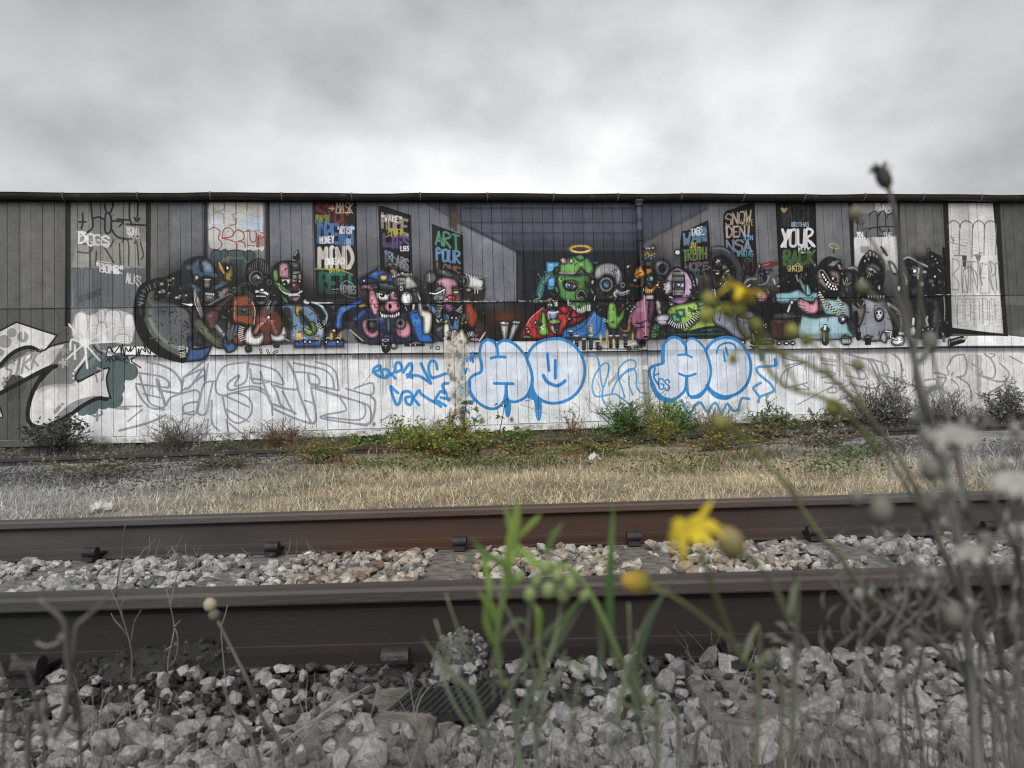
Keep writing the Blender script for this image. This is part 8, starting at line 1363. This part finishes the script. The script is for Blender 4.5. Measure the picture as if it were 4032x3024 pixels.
for i in range(7):
    x = rr.uniform(2020, 2215); y = rr.uniform(1000, 1260); spray(D_, x, y, rr.uniform(.40, .50), rr.uniform(-2.0, -1.0), rr.uniform(50, 90), 2, rr, (.22, .22, .205))
# --- forked dead weed, lower left
F_ = Plant('dead_weed', 'thick blurred grey forked stem at the lower left, close to the lens', 'weed', rootp(120, .45), .70); r4 = F_.b
FG, FG2 = (.10, .10, .097), (.19, .19, .182)
F_.stem([(60, 1650, .58), (120, 1590, .55), (148, 1500, .52), (145, 1400, .50), (138, 1345, .49), (112, 1318, .485), (86, 1295, .48)], [.0030, .0022, .0015], FG, FG2, r4); F_.stem([(150, 1440, .51), (160, 1390, .50), (168, 1350, .49), (200, 1322, .485), (238, 1285, .48)], [.0022, .0012], FG2, (.14, .14, .135)); F_.stem([(146, 1375, .5), (125, 1388, .5), (100, 1396, .5), (78, 1388, .5)], [.0013, .0011], FG2, FG2); F_.bud(137, 1376, .497, .0028, FG2, (.22, .22, .21), (-1, 0, 0), 1.2)
F_.stem([(95, 1640, .58), (85, 1560, .56), (70, 1480, .54), (55, 1445, .53), (28, 1418, .52)], [.0022, .0012], FG, FG2, r4+np.array([-.02, 0, 0])); F_.stem([(5, 1640, .6), (30, 1560, .57), (8, 1470, .55), (-5, 1430, .55)], [.002, .0012], FG, (.13, .13, .125), r4+np.array([-.04, .01, 0])); F_.stem([(175, 1640, .58), (160, 1560, .56), (165, 1470, .54)], [.002, .0016], (.06, .06, .058), (.07, .07, .067), r4+np.array([.015, 0, 0]))
# --- single bud stalk
H_ = Plant('poppy_stalk', 'single leaning stalk with a pale closed bud in front of the nearest rail', 'wildflower', rootp(640, .84)); H_.stem([(610, 1640, .80), (570, 1560, .78), (540, 1480, .76), (505, 1410, .75), (470, 1340, .74)], [.0022, .0014], (.12, .115, .10), (.18, .17, .14), H_.b); H_.bud(463, 1328, .74, .0058, (.15, .145, .12), (.20, .19, .15), (-.45, 0, 1), 1.0, 'calyx'); H_.bud(454, 1306, .74, .0064, (.40, .37, .28), (.52, .48, .36), (-.4, 0, 1), 1.0)
H_.stem([(560, 1640, .80), (520, 1560, .79), (500, 1530, .79), (478, 1470, .785)], [.0018, .0010], (.12, .118, .11), (.15, .15, .14), H_.b); H_.stem([(640, 1640, .8), (600, 1590, .8), (560, 1540, .8)], [.0016, .0009], GRY, GRY2, H_.b)
# --- sharp dry twigs and straws in front of and between the rails
def twigs(name, label, cat, lines, z=None, col=(.24, .235, .22), r=.0014):
    b = gp(*lines[0][0], 0 if z is None else z); D0 = float((b-EYE)@FWD); P_ = Plant(name, label, cat, b)
    for ln in lines: P_.stem([(x, y, D0+random.uniform(-.01, .01)) for x, y in ln], [r, r*.5], np.array(col)*random.uniform(.7, 1.15), np.array(col))
twigs('dead_twig', 'dead grey twig with forked side shoots before the nearest rail, above the dark slab', 'twig', [[(282, 1500), (285, 1440), (283, 1400), (268, 1345), (250, 1295), (232, 1262)], [(282, 1395), (290, 1345), (305, 1318)], [(276, 1375), (262, 1355), (248, 1340), (240, 1325)], [(268, 1345), (262, 1310), (270, 1290)], [(250, 1290), (256, 1240), (264, 1200), (268, 1150), (272, 1130)]], col=(.13, .125, .12), r=.0017)
twigs('dead_twig', 'slender pale twig with short forks in front of the nearest rail', 'twig', [[(365, 1500), (363, 1430), (372, 1385), (376, 1350), (368, 1310), (360, 1272)], [(375, 1355), (390, 1340)], [(376, 1350), (384, 1380), (380, 1420), (366, 1440)], [(368, 1310), (378, 1260), (386, 1225), (380, 1200), (370, 1180)], [(372, 1395), (355, 1405)]], col=(.22, .215, .205), r=.0014)
twigs('dead_twig', 'thin curved dry twig close beside the bud stalk', 'twig', [[(492, 1560), (488, 1480), (482, 1420), (478, 1360), (486, 1330), (492, 1305)]], col=(.20, .195, .185), r=.0012)
straw = (.30, .285, .25)
def tuft(label, bases, z, hmin, hmax, n, seed, col=straw, r=.0009, spread=1.0):
    rr = random.Random(seed); b = gp(*bases[0], z); t = thing('straw_tuft', label, 'dry grass', tuple(b)); g = MB()
    for i in range(n):
        q = gp(*rr.choice(bases), z)-b+np.array([rr.gauss(0, .012), rr.gauss(0, .012), 0]); h = rr.uniform(hmin, hmax); a = rr.uniform(0, 6.28); ln_ = rr.uniform(.1, .8)*spread; tip = q+np.array([math.cos(a)*h*ln_, math.sin(a)*h*ln_*.5, h]); mid = (q+tip)/2+np.array([rr.gauss(0, .006), 0, h*.1])
        s_ = spline([q, mid, tip], 4); g.tube(s_, [r, r*.45], 4, np.array(col)*rr.uniform(.7, 1.2), cap=False)
    g.build('straw', M_stem, t); return t
tuft('pale straws between the rails at the left, in front of the second rail clip', [(290, 1240), (430, 1240), (350, 1235)], -.01, .05, .15, 16, 1)
tuft('few upright straws on the ballast left of the middle', [(520, 1235), (560, 1232), (620, 1230)], -.01, .05, .12, 9, 2)
tuft('single thin straws between the rails just left of the middle clip', [(700, 1232), (720, 1235)], -.01, .06, .13, 4, 3)
tuft('bleached straws on the shoulder stones at the lower left', [(210, 1590), (300, 1580), (420, 1590), (130, 1580)], 0, .03, .10, 24, 4, (.20, .20, .19), spread=1.4)
tuft('bleached straws in front of the rubber pad', [(700, 1600), (780, 1600), (830, 1610), (650, 1590), (900, 1600)], 0, .04, .12, 20, 5, (.22, .22, .21))
tuft('bright straws on the stones at the lower right', [(1850, 1600), (1880, 1590), (1800, 1610), (1960, 1600)], 0, .05, .13, 16, 6, (.26, .26, .25), spread=.8)
tuft('long bleached straws leaning over the sleeper at the right of the leafy ragwort', [(1700, 1560), (1640, 1580), (1580, 1540)], 0, .06, .14, 12, 7, (.22, .22, .21), spread=1.5)
tuft('thin dark dry stems in front of the nearest rail behind the leafy ragwort', [(1540, 1440), (1590, 1450), (1500, 1450)], 0, .05, .11, 10, 8, (.16, .15, .14))
twigs('fallen_stalk', 'long pale stalk lying from the right hand clip down over the stones', 'stalk', [[(1500, 1425), (1570, 1405), (1640, 1440), (1710, 1495), (1800, 1575), (1860, 1620)]], .02, (.30, .30, .29), .0018)
twigs('fallen_stalk', 'pale stalk lying slantwise over the stones at the lower left', 'stalk', [[(560, 1640), (700, 1540), (800, 1480)], [(700, 1540), (640, 1600)]], .02, (.26, .26, .25), .0016)
gb = MB()                                            # short grey grass and moss closest to the lens
n = 15000; s_ = rng.uniform(-1.9, 2.4, n); d = rng.uniform(-1.35, -.44, n); w_ = np.interp(d, [-1.35, -.75, -.6, -.44], [1, .95, .35, .04]); kk_ = rng.random(n) < w_; s_, d = s_[kk_], d[kk_]; p = NEAR+TD*s_[:, None]+TN*d[:, None]; n = len(p)
blades(gb, p[:, 0], p[:, 1], gz_(p[:, 0], p[:, 1])+.005, rng.uniform(.03, .085, n), rng.uniform(.0015, .0035, n), rng.uniform(0, 6.28, n), rng.uniform(.1, 1.0, n), pal([(.10, .10, .094), (.14, .14, .132), (.20, .20, .19), (.065, .066, .06)], n), .6)
n = 5000; s_ = rng.uniform(-1.9, 2.4, n); d = rng.uniform(-1.3, -.66, n); p = NEAR+TD*s_[:, None]+TN*d[:, None]; c = np.stack([p[:, 0], p[:, 1], gz_(p[:, 0], p[:, 1])+rng.uniform(.0, .03, n)], 1); leaves(gb, c, rdir(n, 0, 1), rdir(n, .2, 1), rng.uniform(.006, .016, n), rng.uniform(.003, .008, n), pal([(.10, .10, .095), (.15, .15, .14), (.06, .06, .057)], n))
n = 2600; dd_ = rng.uniform(.62, 1.18, n); xx_ = rng.uniform(-60, 2270, n); q = np.array([dp(a, 1660, b) for a, b in zip(xx_, dd_)]); kk_ = nzf(q[:, 0]*6, q[:, 1]*6, 1.0, 2.2)+.6*rng.normal(size=n) > -.5; q = q[kk_]; n = len(q)
blades(gb, q[:, 0], q[:, 1], gz_(q[:, 0], q[:, 1])-.01, np.clip(.52-.455*dd_[kk_], 0, 1)+rng.uniform(.01, .085, n)*rng.uniform(.4, 1.3, n), rng.uniform(.0012, .0028, n), rng.uniform(0, 6.28, n), rng.uniform(.0, .35, n), pal([(.17, .17, .16), (.23, .23, .215), (.12, .12, .112), (.30, .30, .28)], n), .5)
o = gb.build('short_grey_grass', M_grass); o['kind'] = 'stuff'

# repeats of one kind carry one group phrase
GROUPS = {'rail': 'rusty rails crossing the scene', 'bramble_bush': 'bramble bushes along the tracks', 'wiry_shrub': 'wiry shrubs at the shed foot', 'green_shrub': 'green shrubs by the downpipe', 'grey_thicket': 'grey thickets at the right of the shed', 'low_weed': 'low weeds along the shed foot', 'ground_weed': 'weed patches on the dry grass', 'yellow_weed': 'yellow weeds on the siding', 'ragwort': 'ragwort plants in the foreground', 'rose_stem': 'bare stems over the middle bramble', 'dead_twig': 'dead twigs before the nearest rail', 'straw_tuft': 'straw tufts around the track', 'fallen_stalk': 'pale stalks lying on the stones', 'asphalt_lump': 'broken asphalt lumps by the nearest rail', 'paper_litter': 'white litter on the grass', 'tall_grass_clump': 'tall grass against the boards'}
for o in bpy.data.objects:
    if 'category' in o and 'group' not in o and o.name.split('.')[0] in GROUPS: o['group'] = GROUPS[o.name.split('.')[0]]
